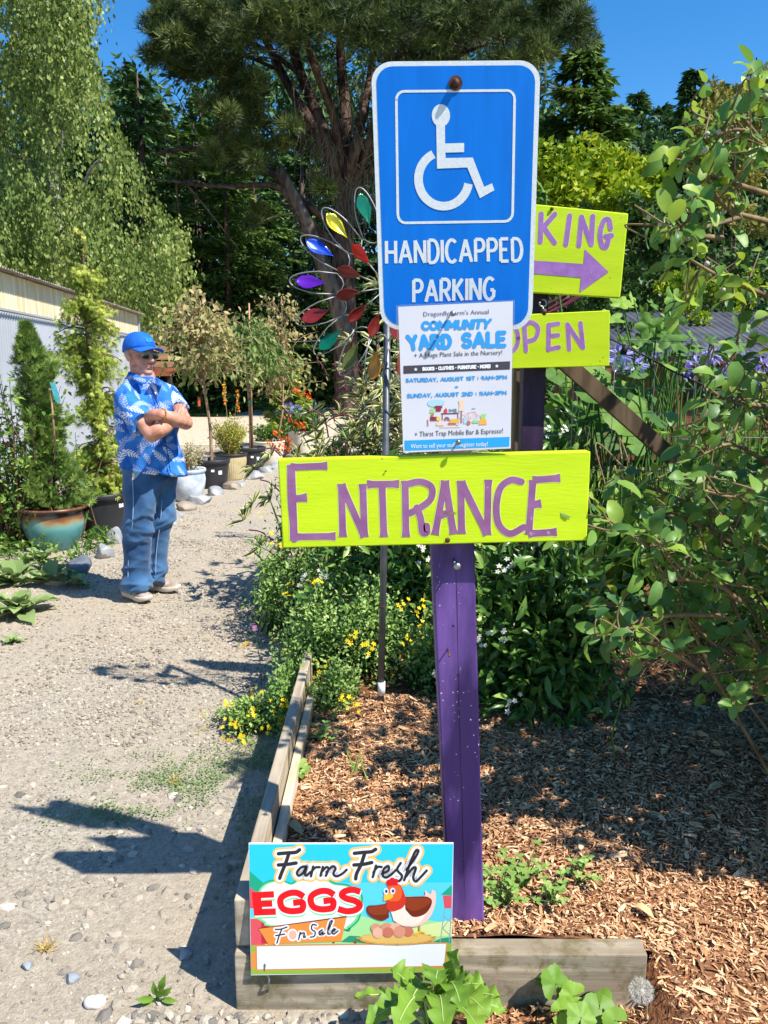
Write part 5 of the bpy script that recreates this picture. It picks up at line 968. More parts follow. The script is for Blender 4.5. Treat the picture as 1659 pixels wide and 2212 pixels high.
tq = P(430, 868, c[1] - .25); g = Geo(); box(g, tq - (.015, .003, .055), tq + (.015, .003, .055), M=None); obj('plant_tag', g, M('orange_tag', S(214, 96, 62), rough=.5), t, smooth=False); tq2 = tq + (.01, 0, .055); g = Geo(); tube(g, [tq2, tq2 + (.04, .1, .1)], .002, 4); obj('tag_string', g, m_stem, t)
# ribbed pot with golden shrub
c = G(497, 1038); c = np.array([c[0], c[1] + .12, 0]); t = thing('potted_shrub', 'bushy golden green shrub in a beige ribbed pot with dark rim', 'potted plant', c, PG); pot(t, c, .22, .37, m_rib, 'ribbed', m_blackpot); shrub(t, c, .32, .30, .62, 2600, .05, .26, m_gold, 46, up=.9)
g = Geo(); gy = Geo()
for dx, hh in ((-.06, 1.28), (.12, 1.18)):
    e = c + (dx, 0, hh); tube(g, [c + (0, 0, .4), e], .003, 4)
    for k in range(26): clump(gy, e - (0, 0, .012 * k - .05), .012, 4, .024, .7, 0, tint=.9)
obj('flower_stems', g, m_stem, t); obj('flower_spikes', gy, M('orange_yellow_bracts', S(236, 120, 50), S(236, 200, 70), 10, .6, tint=False, tl=.2, map=(1, 1, 3)), t)
# cherry with stake
c = G(545, 1020); c = np.array([c[0] - .03, c[1] + .1, 0]); zt = P(540, 690, c[1])[2]
t = standard(c, 'potted_weeping_cherry', 'weeping cherry with a bamboo stake in a black pot', .215, .37, P(540, 800, c[1])[2], zt + .05, .9, m_cher, .13, .3, 60, 30, arch=True, tilt=-.03)
g = Geo(); tube(g, [c + (.035, -.03, .3), P(538, 655, c[1] - .03)], .012, 6); obj('stake', g, M('bamboo', S(176, 130, 96), S(200, 160, 120), 9, .6, map=(1, 1, .2)), t); g = Geo(); tube(g, [c + (.012, -.035, 1.02), c + (.012, -.035, 1.05)], .028, 10); obj('green_tie', g, M('green_tie_tape', S(20, 140, 100)), t)
# cream pot behind, third tree, cream pot with agapanthus
c = G(568, 1010); c = np.array([c[0] + .06, c[1] + .25, 0]); t = thing('potted_shrub', 'dark leafy low shrub in a wide cream pot behind the cherry', 'potted plant', c, PG); pot(t, c, .26, .40, m_cream, 'plain'); shrub(t, c, .36, .34, .32, 700, .07, .4, m_green, 20, tb=.3)
c = G(600, 992); c = np.array([c[0] - .02, c[1] + .2, 0]); t = standard(c, 'potted_dogwood', 'far bronzed dogwood standard beside the orange flowers', .21, .34, P(603, 880, c[1])[2], P(625, 640, c[1])[2], .85, m_dog, .085, .55, 48, 26, tilt=.10)
c = G(628, 992); c = np.array([c[0] + .1, c[1] + .9, 0]); t = thing('potted_agapanthus', 'lush green plant with lilac flowers in a far cream pot', 'potted plant', c, PG); pot(t, c, .26, .42, m_cream, 'plain'); shrub(t, c, .36, .42, .50, 1300, .12, .3, m_green, 34, tb=.45)
m_lil = M('lilac_petals', S(140, 130, 206), S(190, 184, 236), 20, .6, tint=True, tl=.3)
def umbel(g, gs, c, base, r=.07, n=34):
    c = np.asarray(c, float); tube(gs, cr([base, (np.asarray(base) + c) / 2 + (.01, 0, 0), c], 4), .006, 5, cap=False); d = rnd_dirs(n, .35); scatter(g, LEAF4, LEAF4F, c + d * r * .45, d + [0, 0, -.15], RNG.normal(0, 1, (n, 3)), np.stack([np.full(n, r * .75), np.full(n, r * .34), np.full(n, r)], 1), RNG.uniform(0, 1, n))
g = Geo(); gs = Geo()
for q in ((622, 880), (632, 898), (640, 884)): umbel(g, gs, P(*q, c[1] - .1), c + (.0, -.1, .5), .10)
obj('flowers', g, m_lil, t); obj('flower_stems', gs, m_green, t)
# narrow conifer far behind
c = np.array(P(628, 900, 15.2)); c[2] = 0; conifer('thuja_shrub', 'narrow bright green conifer shrub behind the far potted tree', c, 1.75, .5, m_ced, 60, 1.2, .1, .6, .10)
# ------------------------------------------------------------------ edging rocks
m_rock = M('grey_blue_rock', S(112, 116, 122), S(188, 188, 186), 5, .85, .006, 18, .2, c3=S(146, 150, 154), contrast=(.3, .7)); m_rock2 = M('tan_field_rock', S(120, 108, 94), S(164, 152, 136), 6, .85, .005, 18, .2); m_rockd = M('dark_slate_rock', S(70, 78, 90), S(118, 126, 136), 5, .8, .006, 18, .3)
def rock(x, y, wpx, hpx, lab, mat, dz=0.0, seed=0):
    b = G(x, y + hpx * .4); s = wpx * b[1] / FOC / 2; rs = np.random.default_rng(seed + int(x * 7 + y)); V = ICO3.copy()
    for k in range(13): nn_ = nrm(rs.normal(0, 1, 3)); d = rs.uniform(.55, .9); e = V @ nn_ - d; V -= np.clip(e, 0, None)[:, None] * nn_ * .94
    V *= np.array([s * 1.15, s * .95, hpx / wpx * s * 1.5]); V[:, 2] = np.maximum(V[:, 2], -.05); a = rs.uniform(-.4, .4); V = V @ np.array([[math.cos(a), math.sin(a), 0], [-math.sin(a), math.cos(a), 0], [0, 0, 1]]); c_ = b + (0, s * .5, s * hpx / wpx * .5 + dz); g = Geo(); g.add(V + c_, ICO3F); tag(obj('edging_rock', g, mat, loc=tuple(c_), smooth=False), lab, 'rock', 'rocks edging the path')
rock(168, 1222, 56, 46, 'dark slate rock in front of the teal pot in shadow', m_rockd); rock(225, 1192, 54, 34, 'pale blue grey rock under the edge of the wide black pot', m_rock); rock(120, 1250, 62, 34, 'rounded tan rock among broad grey green leaves', m_rock2); rock(248, 1160, 40, 40, 'grey rock half hidden behind the jeans of the man', m_rock); rock(70, 1226, 34, 20, 'small tan stone left of the teal pot base', m_rock2)
rock(398, 1095, 44, 20, 'flat tan rock below the whitewashed pot', m_rock2); rock(430, 1078, 54, 26, 'slanted pale rock right of the whitewashed pot', m_rock); rock(463, 1062, 34, 20, 'pale grey rock at the foot of the dogwood pot', m_rock); rock(500, 1050, 40, 18, 'flat tan rock below the ribbed pot', m_rock2); rock(380, 1112, 30, 18, 'small pale angular stone beside the right knee of the man', m_rock); rock(372, 1130, 22, 16, 'smallest pale stone near the lower leg of the man', m_rock)
rock(548, 1028, 44, 18, 'lumpy grey rock beside the cherry pot', m_rock); rock(575, 1015, 34, 16, 'rounded grey rock right of the cherry pot', m_rock); rock(596, 1005, 28, 14, 'far grey rock touching the entrance board', m_rock); rock(640, 985, 50, 14, 'far flat rock above the entrance board', m_rock2); rock(520, 1045, 22, 12, 'small whitish stone between ribbed pot and cherry pot', m_rock)
# ------------------------------------------------------------------ left border plants
c = np.array([-3.25, 6.7, 0]); t = thing('rose_bush', 'loose leafy bush with reddish hips at the left edge', 'bush', c)
g = Geo(); gs = Geo(); 
for i in range(95):
    b0 = c + RNG.normal(0, .16, 3) * [1.6, 1, 0]; h = random.uniform(.35, 1.65); e = b0 + np.array([random.gauss(.0, .26), random.gauss(-.1, .2), h]); pts = cr([b0, (b0 + e) / 2 + (0, 0, .1), e], 6); tube(gs, pts, np.linspace(.008, .002, len(pts)), 4, cap=False); m = 30; p = pts[RNG.integers(2, len(pts), m)] + RNG.normal(0, .07, (m, 3)); L = RNG.uniform(.035, .075, m); scatter(g, LEAF8, LEAF8F, p, RNG.normal(0, .8, (m, 3)) + [0, -.1, .1], RNG.normal(0, .5, (m, 3)) + [.2, -.4, .7], np.stack([L, L * .5, L], 1), np.clip(RNG.normal(.5, .25, m), 0, 1))
obj('foliage', g, m_green, t); obj('stems', gs, m_jstem, t); g = Geo()
for i in range(16): blob(g, c + (random.uniform(-.2, .35), -.2 + random.gauss(0, .1), random.uniform(.75, 1.25)), .016, 1)
obj('hips', g, M('dark_red_hips', S(120, 24, 40), rough=.4), t)
def rosette(c, r, n, lab, mat, name='mullein_plant', cat='plant', up=1.1, w=.36, group='grey green rosettes by the path', gsz=None):
    t = thing(name, lab, cat, c, group); g = Geo(); c = np.asarray(c, float)
    for i in range(n):
        a = random.uniform(0, 6.28); L = r * random.uniform(.6, 1.05); e = random.uniform(.15, 1.0) * up; k = 7; u = np.linspace(0, 1, k); o = np.array([math.cos(a), math.sin(a), 0]); s_ = np.array([-o[1], o[0], 0]); mid = c + np.outer(u * L * math.cos(e), o) + np.outer(L * (math.sin(e) * u - .35 * u ** 2.4), [0, 0, 1]) + (0, 0, .01)
        hw = L * w * .5 * np.sin(np.pi * np.clip(u * .86 + .1, 0, 1)) ** .8; hw[-1] = .002; wv = RNG.normal(0, .012, k) * L * 3; A_ = mid + s_ * hw[:, None] + np.outer(.35 * hw + wv, [0, 0, 1]); B_ = mid - s_ * hw[:, None] + np.outer(.35 * hw - wv, [0, 0, 1]); V = np.vstack([A_, mid, B_]); F = [(i_, i_ + 1, k + i_ + 1, k + i_) for i_ in range(k - 1)] + [(k + i_, k + i_ + 1, 2 * k + i_ + 1, 2 * k + i_) for i_ in range(k - 1)]; g.add(V, F, np.clip(random.gauss(.5, .22), 0, 1), np.concatenate([np.ones(k), np.zeros(k), np.ones(k)]))
    obj('leaves', g, mat, t); return t
m_mull = M('woolly_grey_green_leaves', S(96, 124, 64), S(166, 184, 122), 10, .75, .002, 60, .2, tint=True, tl=.25)
rosette(G(42, 1330), .30, 34, 'large woolly leaved rosette at the left picture edge', m_mull); rosette(G(100, 1268) + (0, .05, 0), .27, 30, 'woolly leaved rosette in front of the tan rock', m_mull); rosette(G(28, 1262), .28, 28, 'woolly leaved rosette farther back at the left edge', m_mull); rosette(G(170, 1268), .17, 18, 'smaller woolly rosette right of the tan rock', m_mull); rosette(G(95, 1215), .22, 20, 'rosette under the teal pot', m_mull)
rosette(G(25, 1392), .10, 14, 'tiny green rosette low at the left path edge', m_mull)
g = Geo()
for i in range(220): c_ = np.array([random.uniform(-4.2, -2.35), random.uniform(5.6, 8.5), random.uniform(.01, .12)]); clump(g, c_, (.1, .1, .07), 26, .05, .5, tint=random.uniform(.2, .7))
tag(obj('border_groundcover', g, m_green), kind='stuff')
# brown stacked crates and strings behind
g = Geo(); t = thing('wooden_bench', 'reddish brown slatted wooden bench seen just past the shoulder of the man', 'bench', np.array([P(350, 790, 13)[0], 13, 0])); b_ = P(345, 812, 13)
for k in range(4): box(g, b_ + (-.35, -.2 + .16 * k, .03 * k), b_ + (.22, -.08 + .16 * k, .03 * k + .04))
obj('seat', g, M('red_brown_wood', S(130, 72, 48), S(170, 104, 70), 8, .7, map=(.6, 4, 4)), t, smooth=False); g = Geo()
for k in range(3): box(g, b_ + (-.35, .45, .14 + .13 * k), b_ + (.12, .48, .24 + .13 * k))
obj('backrest', g, M('tan_wood', S(150, 118, 84), S(176, 140, 104), 8, .7, map=(.6, 4, 4)), t, smooth=False)
for x in (-.3, .15): g = Geo(); box(g, (b_[0] + x, 12.85, 0), (b_[0] + x + .07, 12.95, b_[2])); obj('leg', g, m_dark, t, smooth=False)
# ------------------------------------------------------------------ the man with crossed arms
def remesh(g, voxel, it=3, disp=None):
    o = obj('tmp', g, m_dark); md = o.modifiers.new('r', 'REMESH'); md.mode = 'VOXEL'; md.voxel_size = voxel; md.adaptivity = 0
    if it: s_ = o.modifiers.new('s', 'SMOOTH'); s_.factor = .5; s_.iterations = it
    ev = o.evaluated_get(bpy.context.evaluated_depsgraph_get()); me = ev.to_mesh(); V = np.array([v.co[:] for v in me.vertices]); N = np.array([v.normal[:] for v in me.vertices]); F = [tuple(p.vertices) for p in me.polygons]; ev.to_mesh_clear()
    me0 = o.data; bpy.data.objects.remove(o); bpy.data.meshes.remove(me0)
    if disp is not None: V = V + N * disp(V, N)[:, None]
    r = Geo(); r.add(V, F); return r
def chain(g, pts, rad, sides=14, sub=5):
    p = cr(pts, sub); rr = np.interp(np.linspace(0, len(rad) - 1, len(p)), range(len(rad)), rad); tube(g, p, rr, sides); blob(g, p[0], rr[0], 2); blob(g, p[-1], rr[-1], 2)
DM = 4.95
def mp(x, y, d=0.0): return P(x, y, DM + d)
mb = G(318, 1288); man = thing('person', 'man in blue palm leaf shirt, jeans, cap and sunglasses with folded arms', 'person', mb)
m_skin = M('sunlit_skin', S(184, 122, 98), S(212, 156, 132), 18, .5, .0008, 160, .3, c3=S(200, 140, 116)); m_denim = M('faded_denim', S(24, 58, 100), S(82, 126, 168), 3.6, .85, .0012, 180, .15, contrast=(.3, .72), sheen=.2); m_capm = M('blue_cap_cloth', S(26, 92, 184), S(34, 104, 198), 20, .8, .0006, 200, .2)
fz = np.array([.75, -.66, 0]); rz_ = np.array([-.66, -.75, 0])
# head frame
HF = nrm(np.array([.80, -.60, -.02])); HS = nrm(np.cross([0, 0, 1.0], HF)); HU = np.cross(HF, HS); HC = mp(303, 766)
HM = np.stack([HF, HS, HU], 1)
def hp(x, y, z): return HC + HM @ np.array([x, y, z])
g = Geo()
def hb(x, y, z, rx, ry, rz): blob(g, hp(x, y, z), (rx, ry, rz), 3, M=HM)
hb(-.012, 0, .035, .100, .078, .098); hb(.02, 0, -.03, .078, .066, .07); hb(.04, 0, -.075, .056, .052, .046); hb(.068, 0, -.105, .028, .032, .022); hb(.082, 0, .018, .016, .05, .014)
for s_ in (-1, 1): hb(.058, s_ * .040, -.035, .034, .028, .03); hb(.03, s_ * .05, -.085, .036, .02, .026); hb(-.012, s_ * .080, -.012, .022, .010, .034); hb(.004, s_ * .077, -.026, .010, .010, .016)
chain(g, [hp(.096, 0, .008), hp(.108, 0, -.018), hp(.117, 0, -.036)], [.010, .012, .014]); hb(.106, .014, -.040, .011, .009, .009); hb(.106, -.014, -.040, .011, .009, .009); hb(.094, 0, -.064, .012, .026, .007); hb(.092, 0, -.078, .013, .024, .009)
chain(g, [hp(-.02, 0, -.05), mp(303, 800), mp(306, 822)], [.058, .062, .072])
# arms: right one in front, left hand tucked behind the right upper arm
chain(g, [mp(282, 872, -.17), mp(306, 908, -.28), mp(328, 938, -.36)], [.046, .047, .046]); chain(g, [mp(328, 938, -.36), mp(350, 926, -.36), mp(374, 910, -.26)], [.048, .047, .033])
chain(g, [mp(378, 862, .06), mp(390, 892, -.06), mp(402, 914, -.16)], [.044, .045, .042]); chain(g, [mp(402, 914, -.16), mp(380, 906, -.30), mp(350, 896, -.385)], [.043, .044, .031]); chain(g, [mp(350, 896, -.385), mp(336, 896, -.36), mp(324, 902, -.30)], [.033, .036, .040])
for k, (dx, dy, L_) in enumerate(((0, 0, 1.0), (4, 5, 1.08), (8, 9, 1.0), (12, 12, .82))): chain(g, [mp(324 + dx * .4, 900 + dy * .4, -.30), mp(314 + dx * .3, 912 + dy, -.255), mp(314 - 10 * L_ + dx * .5, 922 + dy, -.235)], [.0105, .0095, .008], 8, 3)
chain(g, [mp(332, 898, -.33), mp(326, 890, -.30), mp(322, 882, -.27)], [.013, .011, .009], 8, 3)
chain(g, [mp(374, 910, -.26), mp(384, 900, -.20), mp(390, 892, -.14)], [.034, .040, .036])
for k in range(4): chain(g, [mp(388 + k * 2, 896 - k * 6 + 4, -.15), mp(396 + k, 890 - k * 5, -.06), mp(395 + k, 884 - k * 5, .02)], [.0105, .0095, .008], 8, 3)
chain(g, [mp(380, 902, -.24), mp(388, 886, -.22), mp(390, 876, -.18)], [.013, .011, .009], 8, 3)
# legs inside the jeans, so the body is one figure
chain(g, [mp(312, 815, .0), mp(316, 880), mp(318, 960), mp(322, 1030)], [.07, .11, .11, .10]); chain(g, [mp(308, 1040, -.04), mp(299, 1130, -.04), mp(297, 1262, -.02)], [.07, .045, .035]); chain(g, [mp(348, 1040, .08), mp(345, 1125, .08), mp(332, 1245, .12)], [.065, .04, .032])
body = remesh(g, .0055, 2); obj('body', body, m_skin, man)
# mouth, hair, cap, sunglasses
g = Geo(); chain(g, [hp(.090, -.026, -.072), hp(.104, -.008, -.0705), hp(.105, .008, -.0705), hp(.092, .024, -.072)], [.002, .004, .004, .002], 6, 3); obj('mouth', g, M('lips', S(170, 92, 88), rough=.5), man)
g = Geo(); V = ICO3 * [.104, .083, .07]; ok = V[:, 0] < .028; V = V * 1.0; W_ = (V + [-.014, 0, .010]) @ HM.T + HC; F = [f for f in ICO3F if ok[f].all() and (np.abs(V[f, 2]) < .055).all()]; g.add(W_, np.array(F)); obj('hair', g, M('grey_hair', S(140, 132, 126), S(190, 184, 178), 90, .8, .002, 200), man)
g = Geo(); n1, n2 = 26, 12; V = []; F = []
for j in range(n2 + 1):
    ph = (math.pi / 2) * (1 - j / n2)
    for i in range(n1): th = 2 * math.pi * i / n1; rr = math.cos(ph) ** .8; V.append((-.012 + .112 * rr * math.cos(th), .090 * rr * math.sin(th), .046 + .092 * math.sin(ph) ** .9 + (.038 * (-(1 - math.cos(th)) / 2) * (1 - math.sin(ph)))))
F = [(j * n1 + i, j * n1 + (i + 1) % n1, (j + 1) * n1 + (i + 1) % n1, (j + 1) * n1 + i) for j in range(n2) for i in range(n1)]
g.add(np.array(V) @ HM.T + HC, F); cap = obj('cap', g, m_capm, man); cap.modifiers.new('t', 'SOLIDIFY').thickness = .003
g = Geo(); V = []; nu, nv = 9, 19
for i in range(nu):
    for j in range(nv): th = -1.28 + 2.56 * j / (nv - 1); e = i / (nu - 1); r0 = np.array([.105 * math.cos(th) - .012, .086 * math.sin(th)]); r1 = np.array([.185 * math.cos(th * .86) ** .55 - .012 if abs(th) < 1.5 else 0, .090 * math.sin(th)]); q = r0 * (1 - e) + r1 * e; V.append((q[0], q[1], .046 - .9 * q[1] ** 2 * (2.2 + 1.6 * e) - .012 * e + .004))
F = [(i * nv + j, i * nv + j + 1, (i + 1) * nv + j + 1, (i + 1) * nv + j) for i in range(nu - 1) for j in range(nv - 1)]; g.add(np.array(V) @ HM.T + HC, F); br = subparent(g, 'brim', m_capm, cap, man); br.modifiers.new('t', 'SOLIDIFY').thickness = .004
g = Geo(); box(g, (-.002, -.024, -.014), (.003, .024, .014)); rot_ = Matrix.Rotation(R(-30), 4, 'Y'); V = (np.array([Vector(v) @ rot_.to_3x3() if False else (rot_.to_3x3() @ Vector(v))[:] for v in g.v[0]]) + [.091, 0, .088]); g.v[0] = V @ HM.T + HC; subparent(g, 'patch', M('teal_patch', S(20, 120, 200), rough=.6), cap, man, False)
sg = Geo(); fr_ = Geo()
for s_ in (-1, 1):
    lens = [(.029 * math.cos(a) * (1 + .08 * math.sin(a)), .025 * math.sin(a) - .004 * math.cos(2 * a)) for a in np.linspace(0, 2 * np.pi, 24, endpoint=False)]; pts = [hp(.108 - .22 * abs(s_ * .034 + y) ** 1.6 - .006, s_ * .034 + y, z - .006) for y, z in lens]; sg.add(np.array(pts + [hp(.106, s_ * .034, -.006)]), [(i, (i + 1) % 24, 24) for i in range(24)]); tube(fr_, np.array(pts + [pts[0]]), .0016, 5, cap=False); tube(fr_, [hp(.094, s_ * .062, .004), hp(.05, s_ * .080, .004), hp(.0, s_ * .086, -.002)], .002, 5)
tube(fr_, [hp(.104, -.012, .004), hp(.11, 0, .006), hp(.104, .012, .004)], .002, 5)
sgl = obj('sunglasses', sg, M('dark_green_lens', S(18, 24, 18), rough=.06, spec=.8, coat=.5), man); subparent(fr_, 'frame', M('pale_metal_frame', S(190, 176, 140), rough=.3, metal=.8), sgl, man)
# shirt
def shirt_mat():
    m = bpy.data.materials.new('blue_palm_print_shirt'); m.use_nodes = True; nt = m.node_tree; n = nt.nodes; l = nt.links; b = n['Principled BSDF']; b.inputs['Roughness'].default_value = .8; b.inputs['Specular IOR Level'].default_value = .15
    def mth(op, a, b_=None, c=None):
        k = n.new('ShaderNodeMath'); k.operation = op
        for i, v in enumerate((a, b_, c)):
            if v is None: continue
            if isinstance(v, (int, float)): k.inputs[i].default_value = v
            else: l.new(v, k.inputs[i])
        return k.outputs[0]
    tc = n.new('ShaderNodeTexCoord'); sx = n.new('ShaderNodeSeparateXYZ'); l.new(tc.outputs['Object'], sx.inputs[0])
    u = mth('MULTIPLY_ADD', sx.outputs[0], 8.2, mth('MULTIPLY', sx.outputs[1], 4.8)); v = mth('MULTIPLY_ADD', sx.outputs[2], 8.2, mth('MULTIPLY', sx.outputs[1], 2.0)); cb = n.new('ShaderNodeCombineXYZ'); l.new(u, cb.inputs[0]); l.new(v, cb.inputs[1])
    mask = None
    for sc, off in ((1.0, 0.0), (1.25, 7.3)):
        ad = n.new('ShaderNodeVectorMath'); ad.operation = 'MULTIPLY_ADD'; l.new(cb.outputs[0], ad.inputs[0]); ad.inputs[1].default_value = (sc, sc, sc); ad.inputs[2].default_value = (off, off * .7, 0)
        vo = n.new('ShaderNodeTexVoronoi'); vo.voronoi_dimensions = '2D'; vo.inputs['Scale'].default_value = 1; vo.inputs['Randomness'].default_value = .85; l.new(ad.outputs[0], vo.inputs['Vector'])
        sb = n.new('ShaderNodeVectorMath'); sb.operation = 'SUBTRACT'; l.new(ad.outputs[0], sb.inputs[0]); l.new(vo.outputs['Position'], sb.inputs[1]); rc = n.new('ShaderNodeSeparateColor'); l.new(vo.outputs['Color'], rc.inputs[0])
        vr = n.new('ShaderNodeVectorRotate'); vr.rotation_type = 'Z_AXIS'; l.new(sb.outputs[0], vr.inputs['Vector']); l.new(mth('MULTIPLY', rc.outputs[0], 6.28), vr.inputs['Angle']); s2 = n.new('ShaderNodeSeparateXYZ'); l.new(vr.outputs[0], s2.inputs[0])
        a_ = s2.outputs[0]; bb_ = mth('ABSOLUTE', mth('MULTIPLY_ADD', mth('MULTIPLY', a_, a_), .35, s2.outputs[1])); w = mth('MULTIPLY', mth('SUBTRACT', .27, mth('MULTIPLY', a_, a_)), .62); inside = mth('LESS_THAN', bb_, w); st = mth('GREATER_THAN', mth('SINE', mth('MULTIPLY', mth('SUBTRACT', a_, mth('MULTIPLY', bb_, .9)), 44.0)), -.15); rach = mth('LESS_THAN', bb_, .02); on = mth('MULTIPLY', inside, mth('MAXIMUM', st, rach)); on = mth('MULTIPLY', on, mth('MULTIPLY_ADD', mth('GREATER_THAN', rc.outputs[1], .35), .55, .4))
        mask = on if mask is None else mth('MAXIMUM', mask, mth('MULTIPLY', on, .5))
    nz = n.new('ShaderNodeTexNoise'); nz.inputs['Scale'].default_value = 9; l.new(tc.outputs['Object'], nz.inputs[0]); rp = n.new('ShaderNodeValToRGB'); rp.color_ramp.elements[0].color = S(30, 90, 176) + (1,); rp.color_ramp.elements[1].color = S(58, 128, 208) + (1,); rp.color_ramp.elements[0].position = .35; rp.color_ramp.elements[1].position = .65; l.new(nz.outputs[0], rp.inputs[0])
    mx = n.new('ShaderNodeMix'); mx.data_type = 'RGBA'; l.new(mask, mx.inputs['Factor']); l.new(rp.outputs[0], mx.inputs['A']); mx.inputs['B'].default_value = S(222, 226, 238) + (1,); l.new(mx.outputs['Result'], b.inputs['Base Color']); return m
m_shirt = shirt_mat()
g = Geo(); rows = [(812, 305, 25, .075), (822, 309, 37, .095), (834, 314, 53, .115), (848, 315, 61, .128), (866, 316, 65, .142), (900, 318, 64, .150), (940, 321, 63, .158), (975, 326, 65, .160), (1005, 331, 68, .158), (1024, 333, 70, .156)]
V = []; ns = 40
for y, cx, hw, dp in rows:
    c_ = mp(cx, y); an = np.linspace(0, 2 * np.pi, ns, endpoint=False); hwm = hw * .00305; ca, sa = np.cos(an), np.sin(an); px_ = np.sign(ca) * np.abs(ca) ** .85 * hwm; py_ = np.sign(sa) * np.abs(sa) ** .85 * dp; V.append(np.stack([c_[0] + px_, c_[1] + py_ - .10 * px_, np.full(ns, c_[2]) - (.022 * np.sin(an * 1.0 + .4) if y > 1000 else 0)], 1))
nr = len(rows); g.add(np.concatenate(V), [(i * ns + j, i * ns + (j + 1) % ns, (i + 1) * ns + (j + 1) % ns, (i + 1) * ns + j) for i in range(nr - 1) for j in range(ns)] + [tuple(range(ns)), tuple((nr - 1) * ns + j for j in range(ns))[::-1]])
tube(g, cr([mp(276, 855, -.06), mp(281, 874, -.16), mp(296, 896, -.25), mp(312, 915, -.30)], 5), np.interp(np.linspace(0, 1, 16), [0, .3, 1], [.078, .088, .088]), 20); blob(g, mp(276, 855, -.06), (.078, .08, .072), 3)
tube(g, cr([mp(363, 852, .08), mp(374, 868, .05), mp(384, 888, -.03)], 6), np.interp(np.linspace(0, 1, 13), [0, .4, 1], [.066, .073, .070]), 20); blob(g, mp(363, 852, .08), (.068, .07, .062), 3)
def folds(V, N): n1 = vnoise(V[:, 0] * 3 + V[:, 2] * 3, V[:, 2] * 4 - V[:, 0] * 5, 2.0, 12); rid = (1 - np.abs(2 * n1 - 1)) ** 3; return .013 * rid - .005 + .005 * (vnoise(V[:, 0] * 6 + V[:, 2] * 7, V[:, 2] * 3 - V[:, 0] * 5, 1.6, 2) - .5) * 2 + .005 * np.sin(V[:, 0] * 34 + V[:, 2] * 22 + 3 * vnoise(V[:, 0], V[:, 2], 7, 5)) * np.clip(vnoise(V[:, 0], V[:, 2], 4, 7) * 1.6 - .3, 0, 1)
sh = obj('shirt', remesh(g, .009, 3, folds), m_shirt, man)
g = Geo()      # collar wings, button line, undershirt
for s_, pts in ((-1, [(278, 802, -.03), (318, 819, -.165), (306, 834, -.185), (272, 815, -.06)]), (1, [(334, 813, -.10), (352, 824, -.09), (347, 839, -.135), (323, 824, -.165)])): prism(g, [mp(*q) for q in pts], (0, .004, 0))
subparent(g, 'collar', m_shirt, sh, man)
def surf(x, y):        # front of the shirt at a photo position
    r = ray(x, y); i = np.interp(y, [q[0] for q in rows], range(nr)); k0 = int(i); k1 = min(k0 + 1, nr - 1); f = i - k0; cx, hw, dp = [rows[k0][j] * (1 - f) + rows[k1][j] * f for j in (1, 2, 3)]; t = np.clip((x - cx) / hw, -.98, .98); return mp(x, y, -dp * (1 - abs(t) ** 2.3) ** .43 - .10 * t * hw * .003 - .006)
g = Geo(); tube(g, [surf(x, y) for x, y in ((326, 838), (340, 870), (348, 905), (356, 945), (362, 980), (368, 1020))], .0022, 5); 
for x, y in ((345, 890), (358, 955), (364, 985), (366, 1008)): blob(g, surf(x, y), .006, 1)
subparent(g, 'placket', M('navy_seam', S(20, 36, 86)), sh, man)
g = Geo(); prism(g, [surf(x, y) for x, y in ((322, 824), (336, 826), (342, 862), (334, 848))], (0, .004, 0)); obj('undershirt', g, M('white_cotton', S(232, 232, 236)), man)
# jeans
g = Geo(); tube(g, cr([mp(318, 1000, .0), mp(316, 1035, -.0), mp(312, 1055, 0)], 4), [.135] * 9, 20)
tube(g, cr([mp(304, 1010, -.05), mp(304, 1060, -.05), mp(301, 1100, -.06), mp(296, 1140, -.05), mp(297, 1200, -.02), mp(296, 1245, -.01), mp(297, 1270, -.01)], 4), np.interp(np.linspace(0, 6, 25), range(7), [.116, .112, .102, .090, .083, .085, .094]), 22)
tube(g, cr([mp(352, 1010, .09), mp(352, 1060, .09), mp(350, 1100, .08), mp(346, 1140, .09), mp(338, 1200, .12), mp(333, 1235, .13), mp(331, 1256, .13)], 4), np.interp(np.linspace(0, 6, 25), range(7), [.095, .086, .080, .074, .070, .070, .074]), 22)
def jf(V, N):
    lo = np.exp(-((V[:, 2] - .12) / .10) ** 2) + .8 * np.exp(-((V[:, 2] - .50) / .09) ** 2) + .5 * np.exp(-((V[:, 2] - .78) / .08) ** 2) + .2; n1 = vnoise(V[:, 0] * 3 + V[:, 1] * 2 + V[:, 2] * 1.2, V[:, 2] * 8 - V[:, 0] * 4, 1.6, 21); rid = (1 - np.abs(2 * n1 - 1)) ** 3; n2 = vnoise(V[:, 0] * 5 - V[:, 2] * 3, V[:, 2] * 13 + V[:, 1] * 6, 1.4, 33); rid2 = (1 - np.abs(2 * n2 - 1)) ** 3
    lo = np.exp(-((V[:, 2] - .12) / .10) ** 2) + .75 * np.exp(-((V[:, 2] - .50) / .09) ** 2) + .3; return (.022 * rid + .014 * rid2) * np.clip(lo, .35, 1) - .006 + (.003 * np.sin(V[:, 2] * 70 + V[:, 0] * 55 - V[:, 1] * 30 + 9 * vnoise(V[:, 0] * 5 + V[:, 1] * 4, V[:, 2] * 4, 1.5, 4)) * lo * np.clip(vnoise(V[:, 0] + V[:, 1], V[:, 2], 8, 1) * 2.2 - .7, 0, 1) + .010 * (vnoise(V[:, 0] * 2, V[:, 2] * 5, 3, 9) - .5))
jn = obj('jeans', remesh(g, .010, 2, jf), m_denim, man)
g = Geo()
for l_ in ([(286, 1032, -.17), (288, 1080, -.165), (286, 1130, -.155), (278, 1200, -.10), (276, 1262, -.09)], [(350, 1080, -.015), (346, 1130, .0), (338, 1190, .035), (336, 1245, .04)]): tube(g, cr([mp(*q) for q in l_], 5), .0028, 5)
